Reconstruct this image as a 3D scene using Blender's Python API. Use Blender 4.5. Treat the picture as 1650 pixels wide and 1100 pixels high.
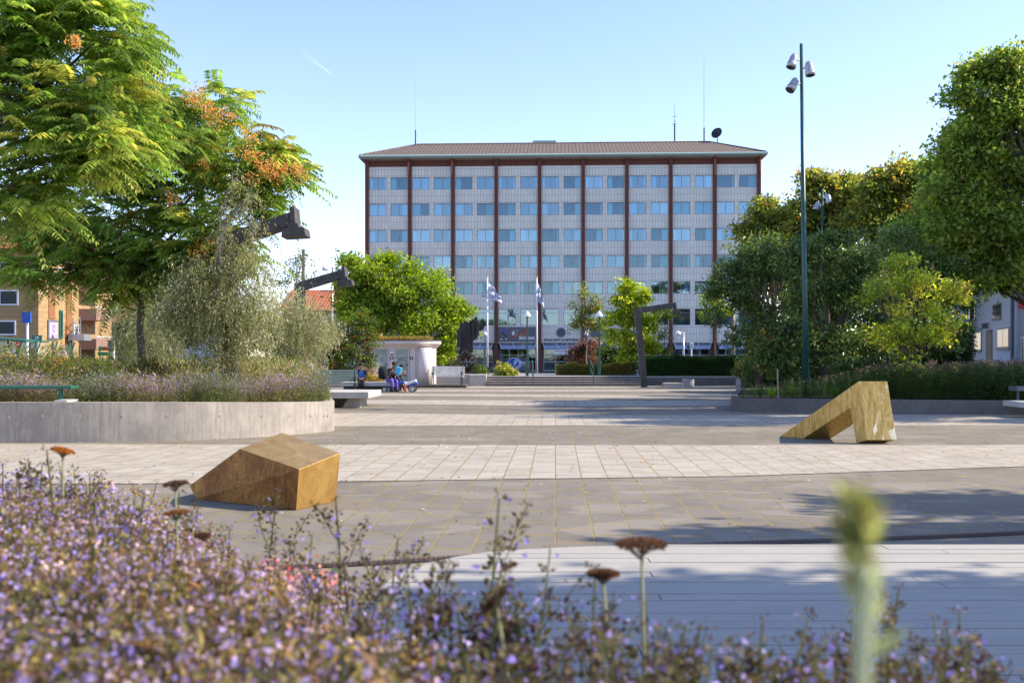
import bpy, bmesh, math, random
import numpy as np
from mathutils import Matrix, Vector
R = math.radians
S = bpy.context.scene
for o in list(bpy.data.objects): bpy.data.objects.remove(o)

# ---------------------------------------------------------------- camera
F = 1604.0          # focal length in photo pixels (35 mm on 36 mm, 1650 px wide)
HZ = 574.0          # horizon row
CX = 825.0
H = 1.63            # eye height
cam_d = bpy.data.cameras.new('camera'); cam = bpy.data.objects.new('camera', cam_d)
S.collection.objects.link(cam); S.camera = cam
cam.location = (0, 0, H); cam.rotation_euler = (R(90), 0, 0)
cam_d.sensor_width = 36; cam_d.lens = 35
cam_d.shift_y = (HZ - 550) / 1650.0
cam_d.clip_start = 0.05; cam_d.clip_end = 12000
cam_d.dof.use_dof = True; cam_d.dof.focus_distance = 26; cam_d.dof.aperture_fstop = 4.6; cam_d.dof.aperture_blades = 7

# ---------------------------------------------------------------- light
SUN_AZ, SUN_EL = R(1), R(38)        # azimuth from +X (right of camera) towards +Y
sd = Vector((math.cos(SUN_EL)*math.cos(SUN_AZ), math.cos(SUN_EL)*math.sin(SUN_AZ), math.sin(SUN_EL)))
sl = bpy.data.lights.new('sun', 'SUN'); sl.energy = 3.5; sl.angle = R(0.5); sl.color = (1.0, 0.90, 0.74)
sun = bpy.data.objects.new('sun', sl); S.collection.objects.link(sun)
sun.rotation_euler = sd.to_track_quat('Z', 'Y').to_euler(); sun.location = (40, 0, 30)
W = bpy.data.worlds.new('World'); S.world = W; W.use_nodes = True
wn = W.node_tree; bg = wn.nodes['Background']
sky = wn.nodes.new('ShaderNodeTexSky'); sky.sky_type = 'NISHITA'; sky.sun_disc = False
sky.sun_elevation = SUN_EL; sky.sun_rotation = math.pi/2 - SUN_AZ
sky.air_density = 1.0; sky.dust_density = 0.15; sky.ozone_density = 2.2; sky.altitude = 0
skm = wn.nodes.new('ShaderNodeMix'); skm.data_type = 'RGBA'; skm.blend_type = 'MULTIPLY'; skm.inputs[0].default_value = 1; skm.inputs[7].default_value = (.95, .86, .965, 1)
wn.links.new(sky.outputs[0], skm.inputs[6]); wn.links.new(skm.outputs[2], bg.inputs[0]); bg.inputs[1].default_value = 0.14
S.view_settings.view_transform = 'Standard'; S.view_settings.look = 'None'
S.view_settings.exposure = 1.3; S.view_settings.gamma = 1.0
S.cycles.max_bounces = 8; S.cycles.diffuse_bounces = 5; S.cycles.transparent_max_bounces = 12; S.cycles.caustics_reflective = False; S.cycles.caustics_refractive = False

# ---------------------------------------------------------------- projection helpers (photo pixel -> place)
def G(px, py, z=0.0):
    d = F*(H - z)/(py - HZ)
    return ((px - CX)*d/F, d, z)
def P(px, py, d): return ((px - CX)*d/F, d, H - (py - HZ)*d/F)
def X(px, d): return (px - CX)*d/F
def Z(py, d): return H - (py - HZ)*d/F

# ---------------------------------------------------------------- materials
_rng = random.Random(7)
def mat(name): 
    m = bpy.data.materials.new(name); m.use_nodes = True
    return m, m.node_tree, m.node_tree.nodes['Principled BSDF']
def N(t, typ, **kw):
    n = t.nodes.new(typ)
    for k, v in kw.items():
        if isinstance(k, str) and hasattr(n, k): setattr(n, k, v)
    return n
def setin(n, **kw):
    for k, v in kw.items(): n.inputs[k.replace('_', ' ')].default_value = v
def ramp(t, fac, stops):
    r = t.nodes.new('ShaderNodeValToRGB'); e = r.color_ramp.elements
    while len(e) > 1: e.remove(e[-1])
    e[0].position = stops[0][0]; e[0].color = (*stops[0][1], 1)
    for p, c in stops[1:]:
        x = e.new(p); x.color = (*c, 1)
    t.links.new(fac, r.inputs[0]); return r.outputs[0]
def noise(t, vec, scale, detail=4, rough=.6, dist=0):
    n = t.nodes.new('ShaderNodeTexNoise'); n.inputs['Scale'].default_value = scale
    n.inputs['Detail'].default_value = detail; n.inputs['Roughness'].default_value = rough
    n.inputs['Distortion'].default_value = dist
    if vec is not None: t.links.new(vec, n.inputs['Vector'])
    return n.outputs[0]
def objco(t): return t.nodes.new('ShaderNodeTexCoord').outputs['Object']
def mapping(t, vec, loc=(0,0,0), rot=(0,0,0), sc=(1,1,1)):
    m = t.nodes.new('ShaderNodeMapping'); t.links.new(vec, m.inputs[0])
    m.inputs[1].default_value = loc; m.inputs[2].default_value = rot; m.inputs[3].default_value = sc
    return m.outputs[0]
def mix(t, fac, a, b, mode='MIX'):
    m = t.nodes.new('ShaderNodeMix'); m.data_type = 'RGBA'; m.blend_type = mode
    for sock, v in ((m.inputs[0], fac), (m.inputs[6], a), (m.inputs[7], b)):
        if hasattr(v, 'is_output') or hasattr(v, 'links'): t.links.new(v, sock)
        elif isinstance(v, (int, float)): sock.default_value = v
        else: sock.default_value = (*v, 1)
    return m.outputs[2]
def bump(t, b, h, strength=.3, dist=.02):
    n = t.nodes.new('ShaderNodeBump'); n.inputs['Strength'].default_value = strength; n.inputs['Distance'].default_value = dist
    t.links.new(h, n.inputs['Height']); t.links.new(n.outputs[0], b.inputs['Normal'])
def plain(name, col, rough=.6, metal=0, var=.12, scale=3, bumpy=0, spec=.5):
    m, t, b = mat(name); co = objco(t)
    n = noise(t, co, scale, 5, .65)
    c = ramp(t, n, [(.3, tuple(x*(1-var) for x in col)), (.7, tuple(min(1, x*(1+var)) for x in col))])
    t.links.new(c, b.inputs['Base Color']); setin(b, Roughness=rough, Metallic=metal)
    b.inputs['Specular IOR Level'].default_value = spec
    if bumpy: bump(t, b, noise(t, co, scale*12, 4), bumpy, .01)
    return m
M = {}
def leafmat(name, trans=.35, rough=.45, spec=.4):
    m, t, b = mat(name)
    a = N(t, 'ShaderNodeAttribute'); a.attribute_name = 'leafcol'
    t.links.new(a.outputs['Color'], b.inputs['Base Color']); setin(b, Roughness=rough)
    b.inputs['Specular IOR Level'].default_value = spec
    tr = t.nodes.new('ShaderNodeBsdfTranslucent')
    hs = N(t, 'ShaderNodeHueSaturation'); hs.inputs['Hue'].default_value = .485; hs.inputs['Saturation'].default_value = 1.15; hs.inputs['Value'].default_value = 1.9
    t.links.new(a.outputs['Color'], hs.inputs['Color']); t.links.new(hs.outputs[0], tr.inputs[0])
    mx = t.nodes.new('ShaderNodeMixShader'); mx.inputs[0].default_value = trans
    t.links.new(b.outputs[0], mx.inputs[1]); t.links.new(tr.outputs[0], mx.inputs[2])
    t.links.new(mx.outputs[0], t.nodes['Material Output'].inputs[0])
    return m
M['leaf'] = leafmat('leaf', .58, .4, .45); M['glossleaf'] = leafmat('glossy_leaf', .3, .3, .6); M['petal'] = leafmat('petal', .45, .6, .2)
def barkmat(name, c1, c2):
    m, t, b = mat(name); co = mapping(t, objco(t), sc=(1, 1, .25))
    n = noise(t, co, 14, 6, .7)
    t.links.new(ramp(t, n, [(.35, c1), (.65, c2)]), b.inputs['Base Color']); setin(b, Roughness=.9); bump(t, b, n, .6, .02)
    return m
M['bark'] = barkmat('bark', (.05, .04, .03), (.16, .13, .10))
M['greybark'] = barkmat('grey_bark', (.12, .11, .10), (.34, .32, .29))
def paving(name, c1, c2, moss=.5, stain=.0):
    m, t, b = mat(name); co = objco(t)
    w = noise(t, co, .9, 2)
    v = mapping(t, co, rot=(0, 0, R(2.5)))
    sep = t.nodes.new('ShaderNodeSeparateXYZ'); t.links.new(v, sep.inputs[0])
    cmb = t.nodes.new('ShaderNodeCombineXYZ'); ysc = N(t, 'ShaderNodeMath', operation='MULTIPLY'); ysc.inputs[1].default_value = .42; t.links.new(sep.outputs[1], ysc.inputs[0]); t.links.new(ysc.outputs[0], cmb.inputs[0]); t.links.new(sep.outputs[0], cmb.inputs[1])
    # ragged joints
    wob = N(t, 'ShaderNodeTexNoise'); wob.inputs['Scale'].default_value = 22; t.links.new(co, wob.inputs['Vector'])
    sub = N(t, 'ShaderNodeVectorMath', operation='SUBTRACT'); t.links.new(wob.outputs[1], sub.inputs[0]); sub.inputs[1].default_value = (.5, .5, .5)
    scl = N(t, 'ShaderNodeVectorMath', operation='SCALE'); t.links.new(sub.outputs[0], scl.inputs[0]); scl.inputs['Scale'].default_value = .014
    add = N(t, 'ShaderNodeVectorMath', operation='ADD'); t.links.new(cmb.outputs[0], add.inputs[0]); t.links.new(scl.outputs[0], add.inputs[1])
    def brick(ms, sm):
        br = N(t, 'ShaderNodeTexBrick'); t.links.new(add.outputs[0], br.inputs['Vector'])
        br.offset = .5; br.offset_frequency = 2; br.squash = 1
        br.inputs['Scale'].default_value = 1; br.inputs['Mortar Size'].default_value = ms; br.inputs['Mortar Smooth'].default_value = sm
        br.inputs['Brick Width'].default_value = .294; br.inputs['Row Height'].default_value = .35; br.inputs['Bias'].default_value = 0
        br.inputs['Color1'].default_value = (*c1, 1); br.inputs['Color2'].default_value = (*c2, 1); br.inputs['Mortar'].default_value = (0, 0, 0, 1)
        return br
    br = brick(.0098, .5)
    base = br.outputs['Color']
    # concrete grain and dirt that belongs to the slabs
    g = noise(t, co, 60, 4, .7)
    base = mix(t, .35, base, ramp(t, g, [(.3, tuple(x*.72 for x in c1)), (.7, tuple(x*1.18 for x in c2))]))
    d = noise(t, co, 1.3, 5, .7, .6)
    base = mix(t, ramp(t, d, [(.46, (0, 0, 0)), (.64, (.5, .5, .5))]), base, tuple(x*.68 for x in c1))
    if stain:
        v2 = N(t, 'ShaderNodeTexVoronoi'); v2.inputs['Scale'].default_value = .8; v2.distance = 'MANHATTAN'
        t.links.new(mapping(t, co, rot=(0, 0, R(32)), sc=(1, 2.2, 1)), v2.inputs['Vector'])
        sepc = t.nodes.new('ShaderNodeSeparateColor'); t.links.new(v2.outputs['Color'], sepc.inputs[0])
        base = mix(t, ramp(t, sepc.outputs[0], [(.80, (0, 0, 0)), (.83, (stain, stain, stain))]), base, tuple(x*1.5 for x in c2))
    vs_ = N(t, 'ShaderNodeTexVoronoi'); vs_.inputs['Scale'].default_value = 3.2; t.links.new(co, vs_.inputs['Vector'])
    base = mix(t, ramp(t, vs_.outputs[0], [(.035, (.55,)*3), (.06, (0, 0, 0))]), base, tuple(x*.45 for x in c1))
    vt_ = N(t, 'ShaderNodeTexVoronoi'); vt_.inputs['Scale'].default_value = 1.9; t.links.new(mapping(t, co, loc=(3, 7, 0)), vt_.inputs['Vector'])
    base = mix(t, ramp(t, vt_.outputs[0], [(.02, (.7,)*3), (.035, (0, 0, 0))]), base, tuple(min(.8, x*1.9) for x in c2))
    # moss / sand in the joints
    mo = noise(t, co, 3.2, 6, .8)
    mcol = ramp(t, noise(t, co, 40, 3), [(.35, (.13, .09, .035)), (.5, (.32, .23, .07)), (.65, (.20, .19, .045))])
    dark = tuple(x*.35 for x in c1)
    jc = mix(t, ramp(t, mo, [(.5-moss*.25, (0, 0, 0)), (.62-moss*.25, (1, 1, 1))]), dark, mcol)
    base = mix(t, br.outputs['Fac'], base, jc)
    t.links.new(base, b.inputs['Base Color']); setin(b, Roughness=.85)
    b.inputs['Specular IOR Level'].default_value = .3
    inv = N(t, 'ShaderNodeMath', operation='SUBTRACT'); inv.inputs[0].default_value = 1; t.links.new(br.outputs['Fac'], inv.inputs[1])
    bump(t, b, inv.outputs[0], .4, .006)
    return m
M['pave_light'] = paving('pale_paving', (.36, .31, .25), (.42, .37, .305), .48)
M['pave_dark'] = paving('grey_paving', (.175, .15, .118), (.215, .187, .15), .6, .3)
def concrete(name, c, streak=.5, dark=.45):
    m, t, b = mat(name); co = objco(t)
    n1 = noise(t, co, 1.2, 6, .7); n2 = noise(t, mapping(t, co, sc=(6, 6, .5)), 3, 5, .7); n3 = noise(t, co, 70, 4, .7)
    base = ramp(t, n1, [(.3, tuple(x*dark for x in c)), (.55, c), (.8, tuple(min(.9, x*1.15) for x in c))])
    base = mix(t, ramp(t, n2, [(.45, (0, 0, 0)), (.62, (streak,)*3)]), base, tuple(x*dark*1.1 for x in c))
    base = mix(t, .2, base, ramp(t, n3, [(.3, (c[0]*.5,)*3), (.7, (c[0]*1.4,)*3)]))
    vo = N(t, 'ShaderNodeTexVoronoi'); vo.inputs['Scale'].default_value = 26; t.links.new(co, vo.inputs['Vector'])
    base = mix(t, ramp(t, vo.outputs[0], [(.05, (.8, .8, .8)), (.09, (0, 0, 0))]), base, tuple(x*.4 for x in c))
    t.links.new(base, b.inputs['Base Color']); setin(b, Roughness=.9); b.inputs['Specular IOR Level'].default_value = .25
    bump(t, b, n3, .25, .006); return m
M['wall_conc'] = concrete('planter_concrete', (.42, .355, .285), .7, .5)
M['wall_conc2'] = concrete('grey_concrete', (.16, .145, .13), .5, .55)
M['conc'] = concrete('pale_concrete', (.48, .46, .42), .35, .7)
M['ring'] = concrete('ring_concrete', (.34, .33, .32), .3, .7)
M['asphalt'] = plain('asphalt', (.055, .054, .052), .9, var=.3, scale=8)
M['soil'] = plain('soil', (.035, .025, .018), 1, var=.4, scale=9, bumpy=.8)
M['grassm'] = plain('grass_ground', (.05, .08, .02), 1, var=.4, scale=6)
M['deckwood'] = None
def woodmat():
    m, t, b = mat('weathered_boards'); co = objco(t)
    a = N(t, 'ShaderNodeAttribute'); a.attribute_name = 'leafcol'
    gr = noise(t, mapping(t, co, sc=(1.2, 26, 26)), 3, 6, .75, .5)
    st = noise(t, co, 1.5, 5, .7)
    c = mix(t, .5, a.outputs['Color'], ramp(t, gr, [(.3, (.22, .20, .165)), (.7, (.43, .395, .335))]))
    c = mix(t, ramp(t, st, [(.5, (0, 0, 0)), (.75, (.45,)*3)]), c, (.28, .26, .235))
    sp = noise(t, co, 24, 2, .5)
    c = mix(t, ramp(t, sp, [(.70, (0, 0, 0)), (.74, (.6,)*3)]), c, (.20, .18, .15))
    t.links.new(c, b.inputs['Base Color']); setin(b, Roughness=.8); bump(t, b, gr, .25, .004); return m
M['deckwood'] = woodmat()
def brass():
    m, t, b = mat('patinated_brass'); co = objco(t)
    n1 = noise(t, co, 2.6, 6, .7, 1.2); n2 = noise(t, mapping(t, co, sc=(7, 7, 1.2)), 2.2, 5, .75); n3 = noise(t, co, 13, 6, .8)
    c = ramp(t, n1, [(.25, (.34, .18, .045)), (.5, (.52, .31, .09)), (.8, (.68, .45, .15))])
    c = mix(t, ramp(t, n3, [(.56, (0, 0, 0)), (.68, (.5,)*3)]), c, (.18, .09, .03))
    t.links.new(c, b.inputs['Base Color']); setin(b, Metallic=.66)
    rg = ramp(t, n2, [(.3, (.26,)*3), (.7, (.46,)*3)]); t.links.new(rg, b.inputs['Roughness'])
    bump(t, b, n2, .08, .01); return m
M['brass'] = brass()
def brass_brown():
    m, t, b = mat('dark_brown_brass'); co = objco(t)
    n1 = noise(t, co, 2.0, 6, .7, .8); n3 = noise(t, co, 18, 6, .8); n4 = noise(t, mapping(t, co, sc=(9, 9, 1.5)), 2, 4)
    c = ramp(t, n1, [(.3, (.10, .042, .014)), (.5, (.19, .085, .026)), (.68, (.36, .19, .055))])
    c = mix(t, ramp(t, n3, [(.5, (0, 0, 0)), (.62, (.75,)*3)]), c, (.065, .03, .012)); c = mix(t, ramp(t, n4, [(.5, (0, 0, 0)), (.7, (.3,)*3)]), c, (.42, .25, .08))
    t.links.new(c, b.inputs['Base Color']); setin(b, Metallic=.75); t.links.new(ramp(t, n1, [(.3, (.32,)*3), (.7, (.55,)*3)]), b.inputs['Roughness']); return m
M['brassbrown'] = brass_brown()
def brass2(th):
    m, t, b = mat('worn_brass'); co = objco(t)
    n1 = noise(t, mapping(t, co, sc=(2.4, 2.4, .8)), 1.5, 6, .62, .5); n2 = noise(t, mapping(t, co, sc=(8, 8, 1.0)), 2.5, 6, .8); n3 = noise(t, co, 16, 6, .8)
    c = ramp(t, n2, [(.32, (.25, .14, .035)), (.5, (.48, .32, .10)), (.7, (.66, .49, .20))])
    c = mix(t, ramp(t, n3, [(.55, (0, 0, 0)), (.68, (.5,)*3)]), c, (.12, .075, .025))
    worn = ramp(t, n1, [(th, (0, 0, 0)), (th+.03, (1, 1, 1))])
    c = mix(t, worn, c, (.74, .68, .52))
    t.links.new(c, b.inputs['Base Color']); setin(b, Metallic=.72)
    t.links.new(mix(t, worn, (.42, .42, .42), (.6, .6, .6)), b.inputs['Roughness']); bump(t, b, n2, .08, .01); return m
M['brass2'] = brass2(.8); M['brass3'] = brass2(.535)
def brickmat(name, c1, c2, mortar, bw=.25, bh=.075, axis='XZ'):
    m, t, b = mat(name); co = objco(t); sep = t.nodes.new('ShaderNodeSeparateXYZ'); t.links.new(co, sep.inputs[0])
    ad = N(t, 'ShaderNodeMath', operation='ADD'); t.links.new(sep.outputs[0], ad.inputs[0]); t.links.new(sep.outputs[1], ad.inputs[1])
    cb = t.nodes.new('ShaderNodeCombineXYZ'); t.links.new(ad.outputs[0], cb.inputs[0]); t.links.new(sep.outputs[2], cb.inputs[1])
    br = N(t, 'ShaderNodeTexBrick'); t.links.new(cb.outputs[0], br.inputs['Vector']); br.inputs['Scale'].default_value = 1
    br.inputs['Brick Width'].default_value = bw; br.inputs['Row Height'].default_value = bh; br.inputs['Mortar Size'].default_value = .008
    br.inputs['Color1'].default_value = (*c1, 1); br.inputs['Color2'].default_value = (*c2, 1); br.inputs['Mortar'].default_value = (*mortar, 1)
    c = mix(t, ramp(t, noise(t, co, .7, 4), [(.4, (0, 0, 0)), (.7, (.35,)*3)]), br.outputs[0], tuple(x*.7 for x in c1))
    t.links.new(c, b.inputs['Base Color']); setin(b, Roughness=.9); return m
M['redbrick'] = brickmat('red_brick', (.17, .045, .03), (.11, .035, .026), (.12, .07, .055))
M['yellowbrick'] = brickmat('yellow_brick', (.42, .27, .12), (.30, .18, .08), (.32, .25, .16), .5, .15)
def facade():
    m, t, b = mat('facade_panels'); co = objco(t); sep = t.nodes.new('ShaderNodeSeparateXYZ'); t.links.new(co, sep.inputs[0])
    cb = t.nodes.new('ShaderNodeCombineXYZ'); t.links.new(sep.outputs[0], cb.inputs[0]); t.links.new(sep.outputs[2], cb.inputs[1])
    br = N(t, 'ShaderNodeTexBrick'); br.offset = 0; t.links.new(cb.outputs[0], br.inputs['Vector']); br.inputs['Scale'].default_value = 1
    br.inputs['Brick Width'].default_value = .3696; br.inputs['Row Height'].default_value = .784; br.inputs['Mortar Size'].default_value = .022
    br.inputs['Color1'].default_value = (.78, .76, .66, 1); br.inputs['Color2'].default_value = (.70, .68, .60, 1); br.inputs['Mortar'].default_value = (.36, .35, .34, 1)
    c = mix(t, ramp(t, noise(t, mapping(t, co, sc=(1, 1, .5)), .5, 5, .7), [(.4, (0, 0, 0)), (.7, (.6,)*3)]), br.outputs[0], (.58, .56, .50))
    t.links.new(c, b.inputs['Base Color']); setin(b, Roughness=.6); return m
M['facade'] = facade()
def tiles(name, c1, c2, w=.3, axis=0):
    m, t, b = mat(name); co = objco(t); sep = t.nodes.new('ShaderNodeSeparateXYZ'); t.links.new(co, sep.inputs[0])
    cb = t.nodes.new('ShaderNodeCombineXYZ'); t.links.new(sep.outputs[axis], cb.inputs[0]); t.links.new(sep.outputs[1-axis], cb.inputs[1])
    br = N(t, 'ShaderNodeTexBrick'); br.offset = 0; t.links.new(cb.outputs[0], br.inputs['Vector']); br.inputs['Scale'].default_value = 1
    br.inputs['Brick Width'].default_value = w; br.inputs['Row Height'].default_value = .8; br.inputs['Mortar Size'].default_value = w*.17
    br.inputs['Mortar Smooth'].default_value = .4
    br.inputs['Color1'].default_value = (*c1, 1); br.inputs['Color2'].default_value = (*c2, 1); br.inputs['Mortar'].default_value = (*[x*.3 for x in c1], 1)
    c = mix(t, ramp(t, noise(t, co, 1.2, 4), [(.4, (0, 0, 0)), (.7, (.4,)*3)]), br.outputs[0], tuple(x*.6 for x in c1))
    t.links.new(c, b.inputs['Base Color']); setin(b, Roughness=.85); return m
M['rooftile'] = tiles('brown_roof_tiles', (.19, .135, .105), (.15, .11, .09), .45)
M['orangetile'] = tiles('orange_roof_tiles', (.50, .15, .06), (.42, .12, .05), .35)
def glassmat(name, tint, fres=.5, rough=.03):
    m, t, b = mat(name); t.nodes.remove(b)
    gl = t.nodes.new('ShaderNodeBsdfGlossy'); gl.inputs['Roughness'].default_value = rough; gl.inputs['Color'].default_value = (.40, .58, .70, 1)
    tr = t.nodes.new('ShaderNodeBsdfTransparent'); tr.inputs[0].default_value = (*tint, 1)
    mx = t.nodes.new('ShaderNodeMixShader'); mx.inputs[0].default_value = fres
    co = objco(t); n = noise(t, mapping(t, co, sc=(.8, .8, .8)), 1.1, 2)
    bp = t.nodes.new('ShaderNodeBump'); bp.inputs['Strength'].default_value = .06; bp.inputs['Distance'].default_value = .05
    t.links.new(n, bp.inputs['Height']); t.links.new(bp.outputs[0], gl.inputs['Normal'])
    t.links.new(tr.outputs[0], mx.inputs[1]); t.links.new(gl.outputs[0], mx.inputs[2]); t.links.new(mx.outputs[0], t.nodes['Material Output'].inputs[0])
    return m
M['glass'] = glassmat('window_glass', (.55, .80, .95), .50)
M['glass2'] = glassmat('window_glass_b', (.5, .78, .85), .26); M['glass3'] = glassmat('window_glass_c', (.6, .85, .98), .52); M['glass'] = glassmat('window_glass', (.55, .80, .95), .40)
M['shopglass'] = glassmat('shop_glass', (.5, .6, .6), .3)
M['clearglass'] = glassmat('clear_glass', (.8, .9, .9), .15)
M['room'] = plain('room', (.07, .14, .20), .9, var=.5, scale=.35)
M['curtain'] = plain('curtain', (.62, .80, .86), .9, var=.1, scale=6)
M['blind'] = plain('blind', (.55, .68, .72), .8, var=.05)
M['curtain2'] = plain('green_curtain', (.32, .50, .48), .9, var=.2, scale=2)
M['frame'] = plain('window_frame', (.26, .25, .25), .5, var=.05)
M['whiteframe'] = plain('white_frame', (.62, .64, .68), .45, var=.05)
M['copper'] = plain('green_copper', (.30, .42, .38), .6, var=.12)
M['darkmetal'] = plain('dark_metal', (.045, .045, .05), .45, .4, var=.2)
M['postgreen'] = plain('green_paint', (.012, .075, .065), .35, var=.15, scale=6)
M['shelgreen'] = plain('shelter_green', (.02, .12, .08), .4)
M['greymetal'] = plain('grey_metal', (.42, .43, .45), .35, .5, var=.08)
M['whitepaint'] = plain('white_paint', (.78, .78, .80), .4, var=.05)
M['kiosk'] = plain('kiosk_paint', (.66, .58, .56), .5, var=.05)
M['kioskdoor'] = plain('frosted_door', (.30, .36, .34), .25, var=.15)
M['mast'] = plain('mast_steel', (.075, .068, .062), .6, .2, var=.35, scale=4)
M['rust'] = plain('rusty_iron', (.10, .045, .028), .8, .3, var=.35, scale=18)
M['black'] = plain('black', (.012, .012, .013), .5)
M['carblack'] = plain('car_black', (.010, .012, .018), .15, var=.05, spec=.7)
M['carwhite'] = plain('car_white', (.7, .71, .73), .2)
M['tyre'] = plain('tyre', (.015, .015, .015), .9)
M['slab'] = plain('step_granite', (.42, .38, .34), .8, var=.15, scale=5)
M['steprise'] = plain('step_riser', (.13, .11, .10), .9, var=.3, scale=4)
M['edge'] = plain('paving_edge', (.07, .06, .055), .9, var=.3)
def P_(n, c, r=.6, **k): M[n] = plain(n, c, r, **k)
P_('blue', (.03, .10, .42)); P_('red', (.55, .03, .02)); P_('signwhite', (.75, .76, .78)); P_('navy', (.012, .02, .05)); P_('lilacsign', (.48, .36, .58))
P_('skin', (.30, .15, .09)); P_('purplecloth', (.16, .10, .50), .9); P_('blackcloth', (.015, .015, .018), .95); P_('greycloth', (.13, .13, .14), .95); P_('bluecloth', (.02, .13, .50), .9)
P_('cyan', (.04, .42, .62)); P_('orange', (.75, .13, .03)); P_('hair', (.012, .009, .008), .7); P_('whitecloth', (.7, .7, .7), .9); P_('redcloth', (.35, .06, .05), .9)
P_('signgreen', (.01, .28, .10)); P_('slate', (.11, .12, .14)); P_('flag', (.60, .58, .66), .8, var=.1); P_('flagprint', (.16, .13, .24), .8); P_('awning', (.27, .34, .46), .6)
P_('wood', (.30, .24, .18), .8, var=.3); P_('benchwood', (.62, .60, .56), .8, var=.2); P_('benchgreen', (.09, .13, .12), .6, var=.2); P_('stucco', (.58, .61, .70), .9); P_('stucco2', (.36, .33, .33), .9)
P_('orangebrown', (.28, .12, .045)); P_('balcony', (.28, .17, .14)); P_('greycloud', (.5, .5, .5)); P_('pinkplate', (.6, .42, .34)); P_('yellowpaint', (.7, .45, .05))

# ---------------------------------------------------------------- mesh helpers
def tag(o, label=None, cat=None, group=None, kind=None):
    if label: o['label'] = label
    if cat: o['category'] = cat
    if group: o['group'] = group
    if kind: o['kind'] = kind
    return o
def empty(name, loc=(0,0,0), rz=0, label=None, cat=None, group=None):
    o = bpy.data.objects.new(name, None); S.collection.objects.link(o); o.location = loc; o.rotation_euler = (0, 0, rz)
    o.empty_display_size = .2
    return tag(o, label, cat, group)
class MB:
    def __init__(s): s.v = []; s.f = []; s.m = []
    def add(s, vs, fs, mi=0):
        k = len(s.v); s.v += [tuple(v) for v in vs]; s.f += [tuple(k+i for i in f) for f in fs]; s.m += [mi]*len(fs); return s
    def box(s, c, d, mi=0, rot=None):
        vs = [Vector((x*d[0]/2, y*d[1]/2, z*d[2]/2)) for z in (-1, 1) for y in (-1, 1) for x in (-1, 1)]
        if rot is not None: vs = [rot @ v for v in vs]
        vs = [v+Vector(c) for v in vs]
        return s.add(vs, [(0,2,3,1),(4,5,7,6),(0,1,5,4),(2,6,7,3),(0,4,6,2),(1,3,7,5)], mi)
    def bb(s, x0, x1, y0, y1, z0, z1, mi=0): return s.box(((x0+x1)/2, (y0+y1)/2, (z0+z1)/2), (x1-x0, y1-y0, z1-z0), mi)
    def tube(s, pts, rad, n=8, mi=0, cap=True):
        pts = [Vector(p) for p in pts]
        if not hasattr(rad, '__len__'): rad = [rad]*len(pts)
        vs = []; fs = []; up = None
        for i, p in enumerate(pts):
            t = (pts[min(i+1, len(pts)-1)] - pts[max(i-1, 0)]).normalized()
            if up is None: up = t.orthogonal().normalized()
            a = (up - t*up.dot(t))
            a = a.normalized() if a.length > 1e-6 else t.orthogonal().normalized()
            up = a; b = t.cross(a)
            for k in range(n):
                th = 2*math.pi*k/n; vs.append(p + (a*math.cos(th) + b*math.sin(th))*rad[i])
        for i in range(len(pts)-1):
            for k in range(n): fs.append((i*n+k, i*n+(k+1)%n, (i+1)*n+(k+1)%n, (i+1)*n+k))
        if cap: fs.append(tuple(range(n))[::-1]); fs.append(tuple((len(pts)-1)*n+k for k in range(n)))
        return s.add(vs, fs, mi)
    def cyl(s, p, r, h, n=20, mi=0, r2=None): return s.tube([p, (p[0], p[1], p[2]+h)], [r, r if r2 is None else r2], n, mi)
    def prism(s, poly, off, mi=0):
        n = len(poly); off = Vector(off)
        vs = [Vector(p) for p in poly] + [Vector(p)+off for p in poly]
        return s.add(vs, [tuple(range(n)), tuple(range(2*n-1, n-1, -1))] + [(i, n+i, n+(i+1)%n, (i+1)%n) for i in range(n)], mi)
    def slab(s, xy, z0, z1, mi=0): return s.prism([(x, y, z0) for x, y in xy], (0, 0, z1-z0), mi)
    def quad(s, a, b, c, d, mi=0): return s.add([a, b, c, d], [(0, 1, 2, 3)], mi)
    def lathe(s, prof, c=(0,0,0), n=20, mi=0):
        vs = []; fs = []
        for r, z in prof:
            for k in range(n): vs.append((c[0]+r*math.cos(2*math.pi*k/n), c[1]+r*math.sin(2*math.pi*k/n), c[2]+z))
        for i in range(len(prof)-1):
            for k in range(n): fs.append((i*n+k, i*n+(k+1)%n, (i+1)*n+(k+1)%n, (i+1)*n+k))
        return s.add(vs, fs, mi)
    def build(s, name, mats, parent=None, org=None, smooth=False, bevel=0, fixn=True):
        me = bpy.data.meshes.new(name)
        v = s.v
        if org is not None: v = [(a[0]-org[0], a[1]-org[1], a[2]-org[2]) for a in v]
        me.from_pydata(v, [], s.f)
        for m in (mats if isinstance(mats, (list, tuple)) else [mats]): me.materials.append(M[m] if isinstance(m, str) else m)
        me.polygons.foreach_set('material_index', s.m)
        if fixn:
            bm = bmesh.new(); bm.from_mesh(me); bmesh.ops.recalc_face_normals(bm, faces=bm.faces); bm.to_mesh(me); bm.free()
        if smooth: me.polygons.foreach_set('use_smooth', [True]*len(me.polygons))
        me.update()
        o = bpy.data.objects.new(name, me); S.collection.objects.link(o)
        if parent is not None: o.parent = parent
        if bevel:
            bv = o.modifiers.new('bevel', 'BEVEL'); bv.width = bevel; bv.segments = 2; bv.limit_method = 'ANGLE'
        return o
def thing(name, mb, mats, loc, label, cat, group=None, **kw):
    o = mb.build(name, mats, None, loc, **kw); o.location = loc
    return tag(o, label, cat, group)
def part(name, mb, mats, root, **kw):      # geometry given in world space under an unrotated root
    return mb.build(name, mats, root, tuple(root.location), **kw)
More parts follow.
